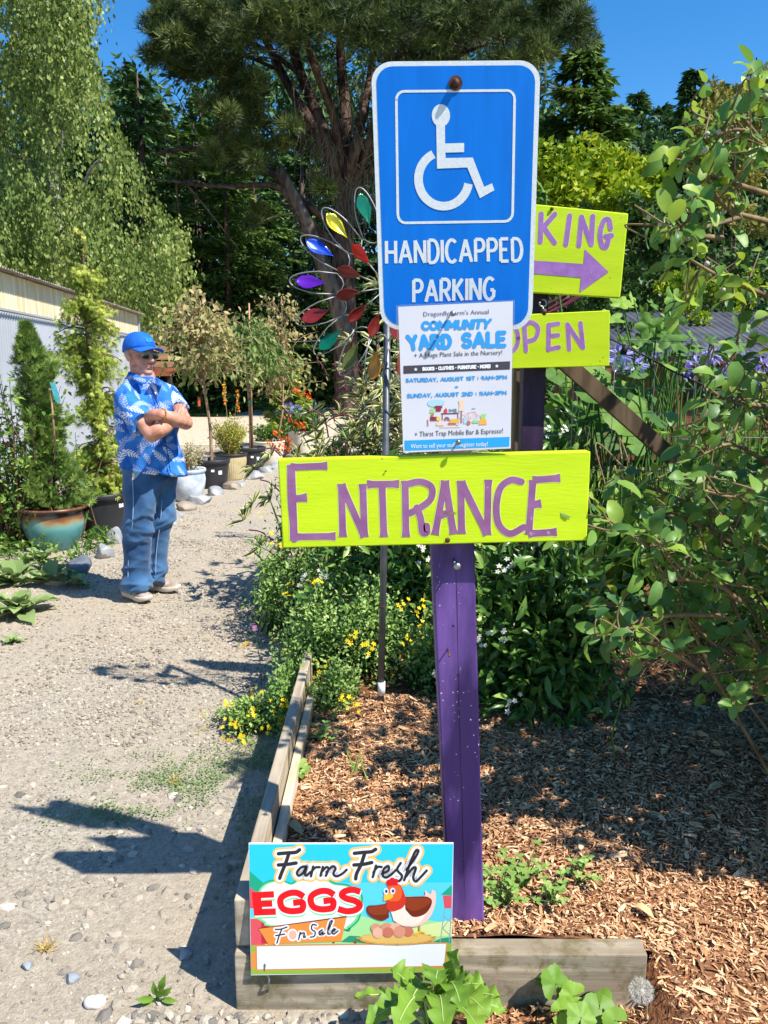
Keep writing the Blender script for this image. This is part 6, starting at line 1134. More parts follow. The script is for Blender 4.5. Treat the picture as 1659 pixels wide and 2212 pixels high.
subparent(g, 'seam_stitching', M('pale_stitching', S(150, 176, 206), rough=.9), jn, man)
g = Geo(); a = mp(288, 1026, -.165); box(g, a - (.006, .004, .03), a + (.006, .004, .012)); obj('pocket_clip', g, M('brass_clip', S(176, 156, 116), rough=.4, metal=.6), man, smooth=False)
# bracelet
g = Geo(); c_ = mp(349, 896, -.385); ax = nrm(mp(380, 906, -.30) - mp(350, 896, -.385)); u_ = nrm(np.cross(ax, [0, 0, 1])); w_ = np.cross(ax, u_)
for k in range(22): a = 2 * np.pi * k / 22; blob(g, c_ + .0375 * (math.cos(a) * u_ + math.sin(a) * w_), .0052, 1)
obj('bracelet', g, M('bronze_beads', S(96, 66, 30), S(200, 160, 70), 60, .3, metal=.5), man)
# shoes
m_suede = M('beige_trainer_suede', S(132, 116, 106), S(172, 155, 144), 30, .8, .001, 120); m_sole = M('off_white_rubber', S(206, 198, 182), S(184, 174, 156), 20, .6); m_lace = M('white_laces', S(236, 234, 236))
def shoe(c, f):
    f = nrm(np.array([f[0], f[1], 0])); s_ = np.array([-f[1], f[0], 0]); c = np.asarray(c, float)
    oul = [(-.085, .0), (-.08, .024), (-.05, .036), (0, .036), (.06, .040), (.12, .048), (.165, .042), (.195, .022), (.203, 0), (.195, -.024), (.165, -.044), (.12, -.050), (.06, -.040), (0, -.036), (-.05, -.036), (-.08, -.024)]
    o2 = cr([(x, y) for x, y in oul] + [oul[0]], 3)[:-1]; g = Geo(); lay = [(0.004, .96), (.010, 1.0), (.030, 1.03), (.036, .97)]; n_ = len(o2); V = []
    for z, k in lay: V.append(c + np.outer((o2[:, 0] - .06) * k + .06, f) + np.outer(o2[:, 1] * k, s_) + [0, 0, z] + np.outer(.014 * np.clip((o2[:, 0] - .12) / .08, 0, 1) ** 2 + .006 * np.clip((-o2[:, 0]) / .08, 0, 1), [0, 0, 1]))
    V = np.concatenate(V); g.add(V, [(j * n_ + i, j * n_ + (i + 1) % n_, (j + 1) * n_ + (i + 1) % n_, (j + 1) * n_ + i) for j in range(3) for i in range(n_)] + [tuple(range(n_))[::-1], tuple(3 * n_ + i for i in range(n_))]); so = g
    g = Geo(); sec = [(-.088, .020, .05), (-.078, .032, .10), (-.05, .037, .098), (-.01, .037, .09), (.03, .038, .098), (.065, .040, .088), (.10, .045, .070), (.135, .047, .058), (.165, .042, .052), (.188, .028, .044), (.198, .010, .036)]; V = []; ns = 14
    for x, hw, h in sec:
        a = np.linspace(0, np.pi, ns); lift = .012 * np.clip((x - .12) / .08, 0, 1) ** 2; V.append(c + np.outer(np.full(ns, x), f) + np.outer(hw * np.sign(np.cos(a)) * np.abs(np.cos(a)) ** .75, s_) + np.outer(.03 + lift + (h - .03) * np.sin(a) ** .7, [0, 0, 1]))
    g.add(np.concatenate(V), [(i * ns + j, i * ns + j + 1, (i + 1) * ns + j + 1, (i + 1) * ns + j) for i in range(len(sec) - 1) for j in range(ns - 1)] + [tuple(range(ns)), tuple((len(sec) - 1) * ns + j for j in range(ns))]); sh_ = obj('shoe', g, m_suede, man); subparent(so, 'sole', m_sole, sh_, man)
    g = Geo()
    for k in range(5): x = .035 + .018 * k; z = .105 - .010 * k - .0015 * k * k; tube(g, cr([c + f * x + s_ * .030 + (0, 0, z - .018), c + f * (x + .006) + (0, 0, z + .002), c + f * x - s_ * .030 + (0, 0, z - .018)], 4), .0032, 5)
    for s2 in (-1, 1): tube(g, cr([c + f * .04 + (0, 0, .104), c + f * .055 + s_ * s2 * .03 + (0, 0, .112), c + f * .05 + s_ * s2 * .045 + (0, 0, .085)], 4), .003, 5)
    subparent(g, 'laces', m_lace, sh_, man)
    g = Geo(); N_ = [[(-.05, .0385), (-.02, .0395)]]; tube(g, cr([c + f * -.055 + s_ * -.0385 + (0, 0, .045), c + f * -.02 + s_ * -.039 + (0, 0, .075), c + f * .01 + s_ * -.040 + (0, 0, .045)], 4), .003, 5); tube(g, cr([c + f * -.07 + s_ * -.034 + (0, 0, .04), c + f * -.075 + s_ * -.030 + (0, 0, .085)], 3), .004, 5); subparent(g, 'trim', M('dark_grey_trim', S(110, 104, 104)), sh_, man)
rf = G(285, 1294); shoe((rf[0], rf[1] + .0, .012), (.79, -.61)); lf = G(332, 1277); shoe((lf[0], lf[1], .012), (.965, -.26))
# ------------------------------------------------------------------ right hand border
m_glossy = M('glossy_jasmine_leaves', S(54, 90, 38), S(176, 200, 106), 8, .32, .0, 40, .4, tint=True, tl=.25, c3=S(88, 128, 52)); m_white = M('white_petals', S(206, 206, 190), S(228, 226, 212), 20, .6, tl=.2); m_yellow = M('yellow_petals', S(246, 200, 10), S(250, 222, 40), 20, .5, tl=.2)
m_tref = M('small_trefoil_leaves', S(84, 124, 52), S(186, 206, 124), 10, .55, tint=True, tl=.3, c3=S(128, 164, 78)); m_var = M('variegated_leaves', S(70, 96, 44), S(120, 140, 66), 8, .45, tint=True, tl=.25, edgec=S(226, 214, 160)); m_maroon = M('maroon_flower_stalks', S(76, 22, 46), S(112, 44, 66), 20, .7)
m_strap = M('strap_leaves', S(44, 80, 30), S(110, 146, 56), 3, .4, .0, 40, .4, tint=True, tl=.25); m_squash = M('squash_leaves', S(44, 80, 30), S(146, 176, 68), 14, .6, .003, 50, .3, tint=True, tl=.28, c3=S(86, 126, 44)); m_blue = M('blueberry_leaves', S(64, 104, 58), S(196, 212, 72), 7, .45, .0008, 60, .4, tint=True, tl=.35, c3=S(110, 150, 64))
FLW = []
for k in range(5): a = R(72 * k); d = np.array([math.cos(a), math.sin(a), .1]); q = np.array([-d[1], d[0], 0]); FLW += [[0, 0, 0], d * .55 - q * .28, d, d * .55 + q * .28]
FLW = np.array([np.asarray(v) for v in FLW]); FLWF = np.array([[4 * k, 4 * k + 1, 4 * k + 2, 4 * k + 3] for k in range(5)])
def bush(name, lab, c, r, n, ls, lw, mat, nst=60, nfl=0, fr=.03, fmat=None, cat='shrub', tb=.5, zoff=0.0, up=.25, tmpl=(LEAF8, LEAF8F, LEAF8E), clus=7, group=None, fly=-.3, whorl=0):
    t = thing(name, lab, cat, (c[0], c[1], zoff), group); g = Geo(); gs = Geo(); gf = Geo(); c = np.array([c[0], c[1], zoff]); r = np.asarray(r, float)
    for i in range(nst):
        d = rnd_dirs(1, .25)[0]; d[2] = abs(d[2]); e = c + d * r * random.uniform(.55, 1.06); b0 = c + np.array([random.gauss(0, r[0] * .3), random.gauss(0, r[1] * .3), .02]); mid = (b0 + e) / 2 + (0, 0, .15 * r[2]); pts = cr([b0, mid, e], 7); tube(gs, pts, np.linspace(.006, .002, len(pts)), 4, cap=False); t0 = tb + random.gauss(0, .13)
        m = n // nst; f = RNG.uniform(.35, 1.0, m); p = pts[np.clip((f * (len(pts) - 1)).astype(int), 0, len(pts) - 1)]
        if whorl:
            kk = max(1, m // whorl); tips = np.repeat(pts[RNG.integers(len(pts) // 2, len(pts), kk)] + RNG.normal(0, .1, (kk, 3)) * r, whorl, axis=0); p = tips; m = len(p); ax = d + RNG.normal(0, .2, 3) + [0, 0, .3]; al = RNG.normal(0, 1, (m, 3)); al = nrm(al - np.outer(al @ nrm(ax), nrm(ax))) + nrm(ax) * RNG.uniform(-.1, 1.0, (m, 1))
        else: p = p + RNG.normal(0, .10, (m, 3)) * r; al = RNG.normal(0, .8, (m, 3)) + d * .5 + [0, 0, up - .15]
        p[:, 2] = np.maximum(p[:, 2], zoff + .02); L = RNG.uniform(.6, 1.25, m) * ls; scatter(g, tmpl[0], tmpl[1], p, al, RNG.normal(0, .5, (m, 3)) + [.25, -.35, .8], np.stack([L, L * lw, L], 1), np.clip(t0 + RNG.normal(0, .17, m), 0, 1), tmpl[2] if len(tmpl) > 2 else 0)
    obj('foliage', g, mat, t); obj('stems', gs, m_green if mat is not m_var else m_jstem, t)
    if nfl:
        for i in range(nfl):
            d = rnd_dirs(1, .3)[0]; d[1] = -abs(d[1]) if random.random() < .85 else d[1]; d[2] = abs(d[2]); q = c + d * r * random.uniform(.92, 1.08)
            m = clus; p = q + RNG.normal(0, fr * .8, (m, 3)); scatter(gf, FLW, FLWF, p, np.cross(RNG.normal(0, 1, (m, 3)), d), np.tile(d, (m, 1)) + RNG.normal(0, .35, (m, 3)) + [.1, -.5, .3], RNG.uniform(.7, 1.1, m) * fr * (.55 if clus > 1 else 1))
        obj('flowers', gf, fmat, t)
    return t
JG = 'white flowering jasmine shrubs in the bed'
L8 = (LEAF8, LEAF8F, LEAF8E); L4 = (LEAF4, LEAF4F)
bush('jasmine_shrub', 'glossy jasmine with white flower clusters left of the purple post', (.10, 3.85), (.56, .45, 1.0), 3200, .085, .34, m_glossy, 70, 24, .026, m_white, tb=.5, group=JG, zoff=.12)
bush('jasmine_shrub', 'darker glossy jasmine with few white flowers right of the purple post', (.62, 3.0), (.42, .26, .82), 2600, .085, .34, m_glossy, 60, 8, .024, m_white, tb=.36, group=JG, zoff=.15)
bush('jasmine_shrub', 'jasmine climbing the wire fence below the OPEN board', (.85, 4.3), (.42, .35, 1.35), 2000, .085, .36, m_glossy, 60, 16, .025, m_white, tb=.52, group=JG, zoff=.1)
YG = 'yellow flowering trefoil clumps'
YF = dict(fmat=m_yellow, clus=5)
bush('trefoil_plant', 'low trefoil mound with yellow flowers beside the foot of the grey pole', (-.08, 3.35), (.36, .30, .50), 4600, .022, .55, m_tref, 70, 6, .024, tmpl=L4, cat='flowering plant', group=YG, tb=.6, zoff=.16, **YF)
bush('trefoil_plant', 'tall trefoil clump with yellow flowers behind the upper side board', (-.33, 3.4), (.22, .28, .62), 3000, .024, .55, m_tref, 60, 6, .024, tmpl=L4, cat='flowering plant', group=YG, tb=.62, **YF)
bush('trefoil_plant', 'trefoil spilling yellow flowers over the gravel path edge', (-.56, 3.08), (.20, .18, .15), 1700, .018, .55, m_tref, 50, 11, .02, tmpl=L4, cat='flowering plant', group=YG, tb=.6, **YF)
bush('trefoil_plant', 'tangled green trefoil on the outer side of the timber board', (-.40, 3.12), (.15, .26, .36), 2200, .018, .55, m_tref, 30, 10, .02, tmpl=L4, cat='flowering plant', group=YG, tb=.5, **YF)
bush('trefoil_plant', 'leggy yellow flowered clump just below the left corner of the entrance board', (-.55, 4.3), (.30, .32, .80), 1900, .035, .4, m_tref, 60, 6, .028, tmpl=L4, cat='flowering plant', group=YG, tb=.55, **YF)
bush('trefoil_plant', 'lowest trefoil mound creeping onto the mulch beside the side boards', (-.2, 2.98), (.13, .16, .20), 1500, .02, .55, m_tref, 40, 5, .022, tmpl=L4, cat='flowering plant', group=YG, tb=.6, zoff=.14, **YF)
bush('trefoil_plant', 'trefoil and grass between the grey pole and purple post', (.2, 3.2), (.18, .2, .32), 1500, .022, .55, m_tref, 40, 4, .024, tmpl=L4, cat='flowering plant', group=YG, tb=.55, zoff=.14, **YF)
bush('heather_shrub', 'dark fine leaved shrub behind the grey pole below the entrance board', (-.22, 4.65), (.5, .40, 1.15), 9000, .03, .4, m_jun, 80, tmpl=L4, tb=.3)
bush('trefoil_plant', 'sparse green sprigs growing against the purple post foot', (.38, 3.3), (.22, .14, .22), 700, .028, .5, m_tref, 24, tmpl=L4, cat='flowering plant', group=YG, tb=.4, zoff=.16)
# white flower clusters catching the sun near the pole
# variegated shrub
t = bush('variegated_shrub', 'big variegated shrub with cream edged leaves behind the signs', (.18, 4.9), (.96, .72, 1.80), 10800, .115, .23, m_var, 220, whorl=12, tb=.5)
g = Geo()
for i in range(70):
    d = rnd_dirs(1, .5)[0]; d[1] = -abs(d[1]); q = np.array([.18, 4.9, 0]) + d * np.array([.96, .72, 1.8]) * random.uniform(.9, 1.03); 
    if q[2] < .4: continue
    e = q + nrm(d + RNG.normal(0, .6, 3) + (0, 0, .3)) * random.uniform(.08, .18); tube(g, cr([q, (q + e) / 2 + (0, 0, .02), e], 4), .0045, 5)
for x, y in ((1200, 648), (1215, 660), (1235, 652), (1190, 665)): q = P(x, y, 4.4); tube(g, cr([q + (-.12, 0, -.06), q, q + (.10, 0, .06)], 4), .008, 6)
obj('flower_stalks', g, m_maroon, t)
# crocosmia
m_oran = M('orange_petals', S(236, 84, 20), S(246, 130, 40), 14, .5, tl=.25)
for k, (x, y, lab) in enumerate(((640, 915, 'upper orange crocosmia spray against the variegated shrub'), (612, 945, 'orange crocosmia spray left above the entrance board'), (598, 968, 'orange crocosmia spray touching the top of the entrance board'), (655, 850, 'highest orange crocosmia spray left of the wind spinner pole'), (622, 970, 'short orange crocosmia spray in front of the far cream pot'))):
    q = P(x, y, 6.6); b0 = np.array([q[0] + .15, 6.7, 0]); t = thing('crocosmia', lab, 'flower', b0, 'orange crocosmia sprays'); g = Geo(); tube(g, cr([b0, (b0 + q) / 2 + (.08, 0, .15), q], 5), .005, 5); obj('stem', g, m_green, t); g = Geo(); m = 30; s_ = RNG.uniform(-1, 1, m); p = q + np.outer(s_ * .07, [-1, 0, .5]) + RNG.normal(0, .014, (m, 3)); scatter(g, LEAF4, LEAF4F, p, RNG.normal(0, .7, (m, 3)) + [-.4, -.3, .6], RNG.normal(0, 1, (m, 3)), np.stack([np.full(m, .042), np.full(m, .017), np.full(m, .05)], 1)); obj('flowers', g, m_oran, t); g = Geo(); tuft(g, b0, 16, .6, .35, w=.03); obj('leaves', g, m_strap, t)
# agapanthus clumps with strap leaves and lilac heads
def blades(g, c, n, L, w, spread, arch=.8):
    c = np.asarray(c, float)
    for i in range(n):
        a = random.uniform(0, 6.28); l_ = L * random.uniform(.6, 1.1); k = 8; u = np.linspace(0, 1, k); o = np.array([math.cos(a), math.sin(a), 0]); s_ = np.array([-o[1], o[0], 0]); sp = random.uniform(.1, 1) * spread; mid = c + (random.gauss(0, .05), random.gauss(0, .05), 0) + np.outer(u ** 1.4 * l_ * sp, o) + np.outer(l_ * (u * (1 - .1 * sp) - arch * sp * .55 * u ** 3), [0, 0, 1]); hw = w * .5 * np.interp(u, [0, .3, .8, 1], [.7, 1, .75, .03]); A_ = mid + s_ * hw[:, None] + np.outer(hw * .25, [0, 0, 1]); B_ = mid - s_ * hw[:, None] + np.outer(hw * .25, [0, 0, 1]); g.add(np.vstack([A_, mid, B_]), [(j, j + 1, k + j + 1, k + j) for j in range(k - 1)] + [(k + j, k + j + 1, 2 * k + j + 1, 2 * k + j) for j in range(k - 1)], np.clip(random.gauss(.45, .2), 0, 1))
AG = 'agapanthus clumps behind the wire fence'
for k, (c, n, L, heads, lab) in enumerate((((1.0, 4.0, .05), 46, .95, (), 'dense dark strap leaved clump just right of the entrance board'), ((1.30, 4.3, .05), 44, 1.0, ((1372, 790), (1340, 768)), 'strap leaved clump with lilac heads beside the hanging light bulb'), ((1.62, 4.1, .05), 40, .85, (), 'strap leaved clump in front of the lawn'), ((2.1, 5.2, .0), 36, .9, ((1505, 790), (1475, 802), (1540, 770), (1400, 765)), 'strap leaved clump with lilac heads before the shed'), ((2.75, 5.6, 0), 36, .9, ((1585, 800), (1610, 782), (1650, 790), (1632, 812), (1560, 812)), 'strap leaved clump with many lilac heads at the right edge'), ((.78, 4.6, 0), 30, .9, ((1280, 800), (1300, 775)), 'strap leaved clump with lilac heads under the OPEN board'))):
    t = thing('agapanthus', lab, 'flowering plant', c, AG); g = Geo(); blades(g, c, n, L, .05, .75); obj('leaves', g, m_strap, t); g = Geo(); gs = Geo()
    for q in heads: umbel(g, gs, P(q[0], q[1], c[1]), np.array(c) + (random.gauss(0, .1), 0, .2), .066, 36)
    obj('flower_heads', g, m_lil, t); obj('flower_stems', gs, m_tref, t)
# squash vine, broad lobed leaves
def lobed(g, c, r, nrm_, rot, tint, lobes=5, depth=.22, curl=.12):
    n_ = 40; a = np.linspace(-np.pi * .93, np.pi * .93, n_); rad = r * (1 - depth * (.5 - .5 * np.cos(a * lobes))) * (1 + .04 * np.sin(a * 23)); z_ = nrm(nrm_); x_ = nrm(np.cross([0, 0, 1.0], z_) + 1e-4); y_ = np.cross(z_, x_); ca, sa = math.cos(rot), math.sin(rot); X_ = x_ * ca + y_ * sa; Y_ = -x_ * sa + y_ * ca; V = [np.asarray(c) - X_ * r * .0]
    for rr in (.5, 1.0):
        for i in range(n_): V.append(c + rr * rad[i] * (np.cos(a[i]) * X_ + np.sin(a[i]) * Y_) + z_ * (curl * r * (rr ** 2) * (np.cos(a[i] * lobes) * .5 - .6)))
    F = [(0, 1 + i, 2 + i) for i in range(n_ - 1)] + [(1 + i, 1 + n_ + i, 2 + n_ + i, 2 + i) for i in range(n_ - 1)]; g.add(V, F, tint)
def leafy_vine(name, lab, base, leaves, mat, lobes=5, depth=.2, stem=None):
    t = thing(name, lab, 'plant', base); g = Geo(); gs = Geo()
    for (c, r) in leaves: c = np.asarray(c); lobed(g, c, r, np.array([.35, -.75, .8]) + RNG.normal(0, .4, 3), random.uniform(0, 6.28), np.clip(random.gauss(.55, .22), 0, 1), lobes, depth); tube(gs, cr([np.array(base, float) + RNG.normal(0, .05, 3) * [1, 1, 0], (np.array(base) + c) / 2 + RNG.normal(0, .08, 3) + (0, 0, .08), c], 5), .005, 5, cap=False)
    obj('leaves', g, mat, t); obj('stems', gs, stem or m_tref, t)
leafy_vine('squash_plant', 'broad leaved squash plant with bright leaves around the diagonal brace', (1.25, 4.7, 0), [(P(random.uniform(1190, 1420), random.uniform(790, 960), random.uniform(4.3, 5.2)), random.uniform(.045, .10)) for i in range(56)] + [(P(1350, 885, 4.25), .17), (P(1290, 850, 4.3), .13), (P(1395, 930, 4.3), .13), (P(1215, 870, 4.3), .12)], m_squash, 5, .10)
leafy_vine('vine_plant', 'bright maple like vine leaves rising beside the arrow board in front of shed', (1.75, 5.0, 0), [(P(random.gauss(1415, 42), random.uniform(640, 800), random.uniform(4.6, 5.2)), random.uniform(.05, .10)) for i in range(30)] + [(P(random.uniform(1340, 1640), random.uniform(690, 840), 5.4), .07) for i in range(20)], m_squash, 5, .42)
leafy_vine('vine_plant', 'single vine leaf cluster between the two signs at the blue sign edge', (.98, 4.4, 0), [(P(x, y, 4.4), .06) for x, y in ((1172, 405), (1176, 412), (1168, 420))], m_squash, 5, .42)
g = Geo(); N = 300
for i in range(170): c_ = np.array([random.uniform(.9, 3.4), random.uniform(4.2, 5.8), random.uniform(.05, .55)]); clump(g, c_, (.16, .16, .14), 26, .09, .45, tint=random.uniform(.15, .7), shape=(LEAF4, LEAF4F))
tag(obj('mixed_undergrowth', g, m_green), kind='stuff')
for i, (x0, y0, r, z, lab) in enumerate(((1.75, 3.75, .5, .95, 'bright leafy shrub behind the blueberry stems at the wire fence'), (2.5, 3.9, .6, 1.15, 'leafy shrub at the right edge behind the blueberry bush'), (3.2, 6.5, .5, 1.0, 'mixed leafy shrub at the right edge before the lawn'), (4.2, 9.8, .7, 1.1, 'rounded leafy shrub in front of the shed wall'), (5.6, 10.4, .8, 1.0, 'leafy shrub in front of the shed at the right edge'))): bush('leafy_shrub', lab, (x0, y0), (r, r, z), 1600, .09, .4, m_green, 50, tmpl=L4, tb=.5)
# ------------------------------------------------------------------ wire fence with diagonal brace
m_wire = M('galvanised_wire', S(120, 122, 124), rough=.5, metal=.6)
fe = thing('wire_fence', 'wire mesh garden fence with a diagonal timber brace running right', 'fence', (1.2, 3.25, 0)); YF_ = 3.26; g = Geo()
zs_ = [P(1300, y, YF_)[2] for y in (733, 836, 889, 940, 1015, 1088, 1138, 1200, 1265, 1330)]
for z_ in zs_: tube(g, [(.60, YF_, z_), (1.6, YF_ + .02, z_ - .012), (4.4, YF_, z_)], .0016, 5)
for k in range(23): x_ = .62 + k * .168; tube(g, [(x_, YF_ + .004, zs_[0]), (x_ + .004, YF_ + .004, zs_[-1] - .1)], .0012, 4)
obj('wire_mesh', g, m_wire, fe)
g = Geo(); a = P(1138, 830, YF_ + .1); box(g, (P(1108, 900, YF_ + .1)[0], YF_ + .05, 0), (P(1142, 900, YF_ + .1)[0], YF_ + .15, 1.62), bev=.004); obj('fence_post', g, m_dkwood, fe, smooth=False)
g = Geo(); a = P(1212, 778, YF_ - .02); b = P(1452, 992, YF_ - .02); d = nrm(b - a); q = np.array([-d[2], 0, d[0]]); q = q if q[2] > 0 else -q; prism(g, [a - d * .12 + q * .032, b + q * .032, b - q * .032, a - d * .12 - q * .032], (0, -.045, 0)); obj('brace', g, m_dkwood, fe, smooth=False)
g = Geo(); box(g, (4.3, YF_ + .02, 0), (4.4, YF_ + .12, 1.7)); obj('fence_post', g, m_dkwood, fe, smooth=False)
# string light
m_cord = M('black_cord', S(24, 24, 26), rough=.6)
li = thing('string_light', 'black cable with a clear bulb hanging along the top wire', 'string light', P(1350, 745, YF_ - .03)); g = Geo(); tube(g, cr([P(x, y, YF_ - .03) for x, y in ((1225, 690), (1310, 728), (1352, 749), (1400, 772), (1450, 800), (1560, 850))], 6), .0035, 6); obj('cable', g, m_cord, li)
g = Geo(); q = P(1352, 750, YF_ - .04); tube(g, [q + (0, 0, .008), q + (-.012, -.004, -.03)], .013, 10); obj('socket', g, m_cord, li)
m_bulb = bpy.data.materials.new('clear_bulb_glass'); m_bulb.use_nodes = True; n = m_bulb.node_tree.nodes; l = m_bulb.node_tree.links; gl = n.new('ShaderNodeBsdfGlossy'); gl.inputs['Roughness'].default_value = .08; tr = n.new('ShaderNodeBsdfTransparent'); mx = n.new('ShaderNodeMixShader'); mx.inputs[0].default_value = .3; l.new(tr.outputs[0], mx.inputs[1]); l.new(gl.outputs[0], mx.inputs[2]); l.new(mx.outputs[0], n['Material Output'].inputs[0])
g = Geo(); ax = nrm(np.array([-.35, -.1, -1.0])); bb = q + ax * .028; prof = [(.011, 0), (.014, .012), (.024, .035), (.028, .055), (.022, .074), (.01, .083), (.001, .085)]; gg = Geo(); lathe(gg, prof, (0, 0, 0), 20); rot = np.array(Vector((0, 0, 1)).rotation_difference(Vector(ax)).to_matrix()); gg.v[0] = gg.v[0] @ rot.T + bb; obj('bulb', gg, m_bulb, li)
l2 = thing('string_light', 'thin dark light string hanging far behind the potted trees', 'string light', P(540, 715, 14)); g = Geo(); tube(g, cr([P(x, y, 14) for x, y in ((318, 706), (430, 720), (540, 732), (640, 738), (760, 730))], 6), .008, 5); obj('cable', g, m_wire, l2); g = Geo(); q = P(485, 728, 14)
for q in (P(455, 724, 14), P(485, 728, 14), P(530, 733, 14)): gq = Geo(); blob(gq, q - (0, 0, .07), (.025, .025, .05)); obj('bulb', gq, m_bulb, l2)
# ------------------------------------------------------------------ wind spinner with coloured petals
sp = thing('wind_spinner', 'metal garden wind spinner with glossy coloured petals on a grey pole', 'wind spinner', G(822, 1528, .15))
DS = 2.95; KS2 = .894; HUB = P(838, 622, DS); m_pole = M('grey_pole', S(84, 88, 94), S(104, 108, 112), 20, .45, .0004, 50, .5, .5); m_swire = M('silver_wire', S(146, 146, 144), rough=.5, metal=.6)
g = Geo(); b0 = P(822, 1535, DS); tube(g, [b0, (b0 + HUB) / 2 + (.003, 0, 0), HUB + (0, .1, .02)], .0135, 12); pole = obj('pole', g, m_pole, sp); g = Geo(); tp_ = P(824, 1500, DS); tube(g, [tp_, tp_ + (0, 0, .055)], .0155, 14); subparent(g, 'tape_band', M('white_tape', S(222, 222, 222), rough=.6), pole, sp)
g = Geo(); tube(g, [P(826, 1150 + 160, DS) - (0, 0, .004), P(826, 1310, DS) + (0, 0, .004)], .0142, 12); subparent(g, 'rust_joint', m_rust, pole, sp)
g = Geo(); tube(g, cr([b0 + (0, 0, .02), P(800, 1545, DS - .03), P(765, 1565, DS - .08), P(770, 1548, DS - .05), P(800, 1520, DS)], 6), .007, 8); tube(g, cr([b0 + (0, 0, .0), P(860, 1545, DS - .02), P(900, 1565, DS - .02)], 6), .007, 8); obj('ground_prongs', g, m_pole, sp)
g = Geo(); blob(g, HUB + (0, -.02, 0), (.035, .03, .035)); tube(g, [HUB + (0, -.05, 0), HUB + (0, .12, 0)], .016, 10); obj('hub', g, m_pole, sp)
PCOL = {'green': (16, 112, 84), 'gold': (226, 190, 40), 'blue': (22, 70, 190), 'violet': (96, 30, 170), 'dkred': (132, 40, 40), 'red': (220, 40, 32), 'olive': (112, 116, 50), 'orange': (196, 132, 44)}
PM = {k: M(k + '_glossy_petal', S(*v), tuple(min(1, c * 1.25) for c in S(*v)), 30, .24 if k != 'gold' else .14, .0012, 45, .5, .85 if k == 'gold' else .2, coat=.25, tl=0 if k == 'gold' else .25) for k, v in PCOL.items()}
def petal(par, r0, r1, w, ang, col, tilt, yoff):
    n_ = 15; m_ = 7; u = np.linspace(0, 1, n_); hw = w * np.sin(np.pi * u ** 1.55) ** .85 * .5; hw[0] = .001; hw[-1] = .004; V = []
    for i in range(n_):
        for j in range(m_): s_ = -1 + 2 * j / (m_ - 1); V.append((r0 + (r1 - r0) * u[i], s_ * hw[i], -.011 * (1 - s_ * s_) * np.sin(np.pi * u[i]) ** .6 * (w / .09)))
    V = np.array(V) * KS2; ct, st_ = math.cos(tilt), math.sin(tilt); y = V[:, 1] * ct - V[:, 2] * st_; z = V[:, 1] * st_ + V[:, 2] * ct; ca, sa = math.cos(ang), math.sin(ang); W_ = np.stack([V[:, 0] * ca - y * sa, yoff - z, V[:, 0] * sa + y * ca], 1) + HUB
    F = [(i * m_ + j, i * m_ + j + 1, (i + 1) * m_ + j + 1, (i + 1) * m_ + j) for i in range(n_ - 1) for j in range(m_ - 1)]; g = Geo(); g.add(W_, F); o = obj('petal', g, PM[col], par); so = o.modifiers.new('thick', 'SOLIDIFY'); so.thickness = .0012; return o
OC = ['orange', 'red', 'green', 'gold', 'blue', 'violet', 'dkred', 'olive']
out_ang = [107, 130.5, 151, 176, 200, 221, 241, 260, 281, 303, 325, 347, 9, 31, 55, 81]; out_col = ['green', 'gold', 'blue', 'violet', 'dkred', 'green', 'olive', 'orange', 'red', 'green', 'gold', 'blue', 'violet', 'red', 'orange', 'gold']
for a, c_ in zip(out_ang, out_col): petal(sp, .25, .380, .066, R(a), c_, R(28), -.02)
for k in range(12): petal(sp, .105, .215, .050, R(132 + 29.6 * k), 'red' if k == 0 else 'dkred', R(-24), -.07)
g = Geo(); wl_ = Geo()
for a in out_ang:
    pts = []
    for u in np.linspace(-1, 1, 15): rr = KS2 * (.215 + .19 * np.cos(u * np.pi / 2) ** .6); aa = R(a) + u * .19 * (.8 + .2 * abs(u) ** 3); pts.append(HUB + np.array([rr * math.cos(aa), -.01, rr * math.sin(aa)]))
    tube(g, pts, .0027, 6); tube(g, [HUB + np.array([KS2 * r_ * math.cos(R(a) + o_), -.012, KS2 * r_ * math.sin(R(a) + o_)]) for r_, o_ in ((.215, -.19), (.19, -.1), (.182, 0), (.19, .1), (.215, .19))], .002, 5)
for k in range(12): a = R(132 + 29.6 * k); tube(g, [HUB + (.03 * math.cos(a), -.04, .03 * math.sin(a)), HUB + (.11 * math.cos(a), -.07, .11 * math.sin(a))], .0026, 5)
obj('wire_loops', g, m_swire, sp)
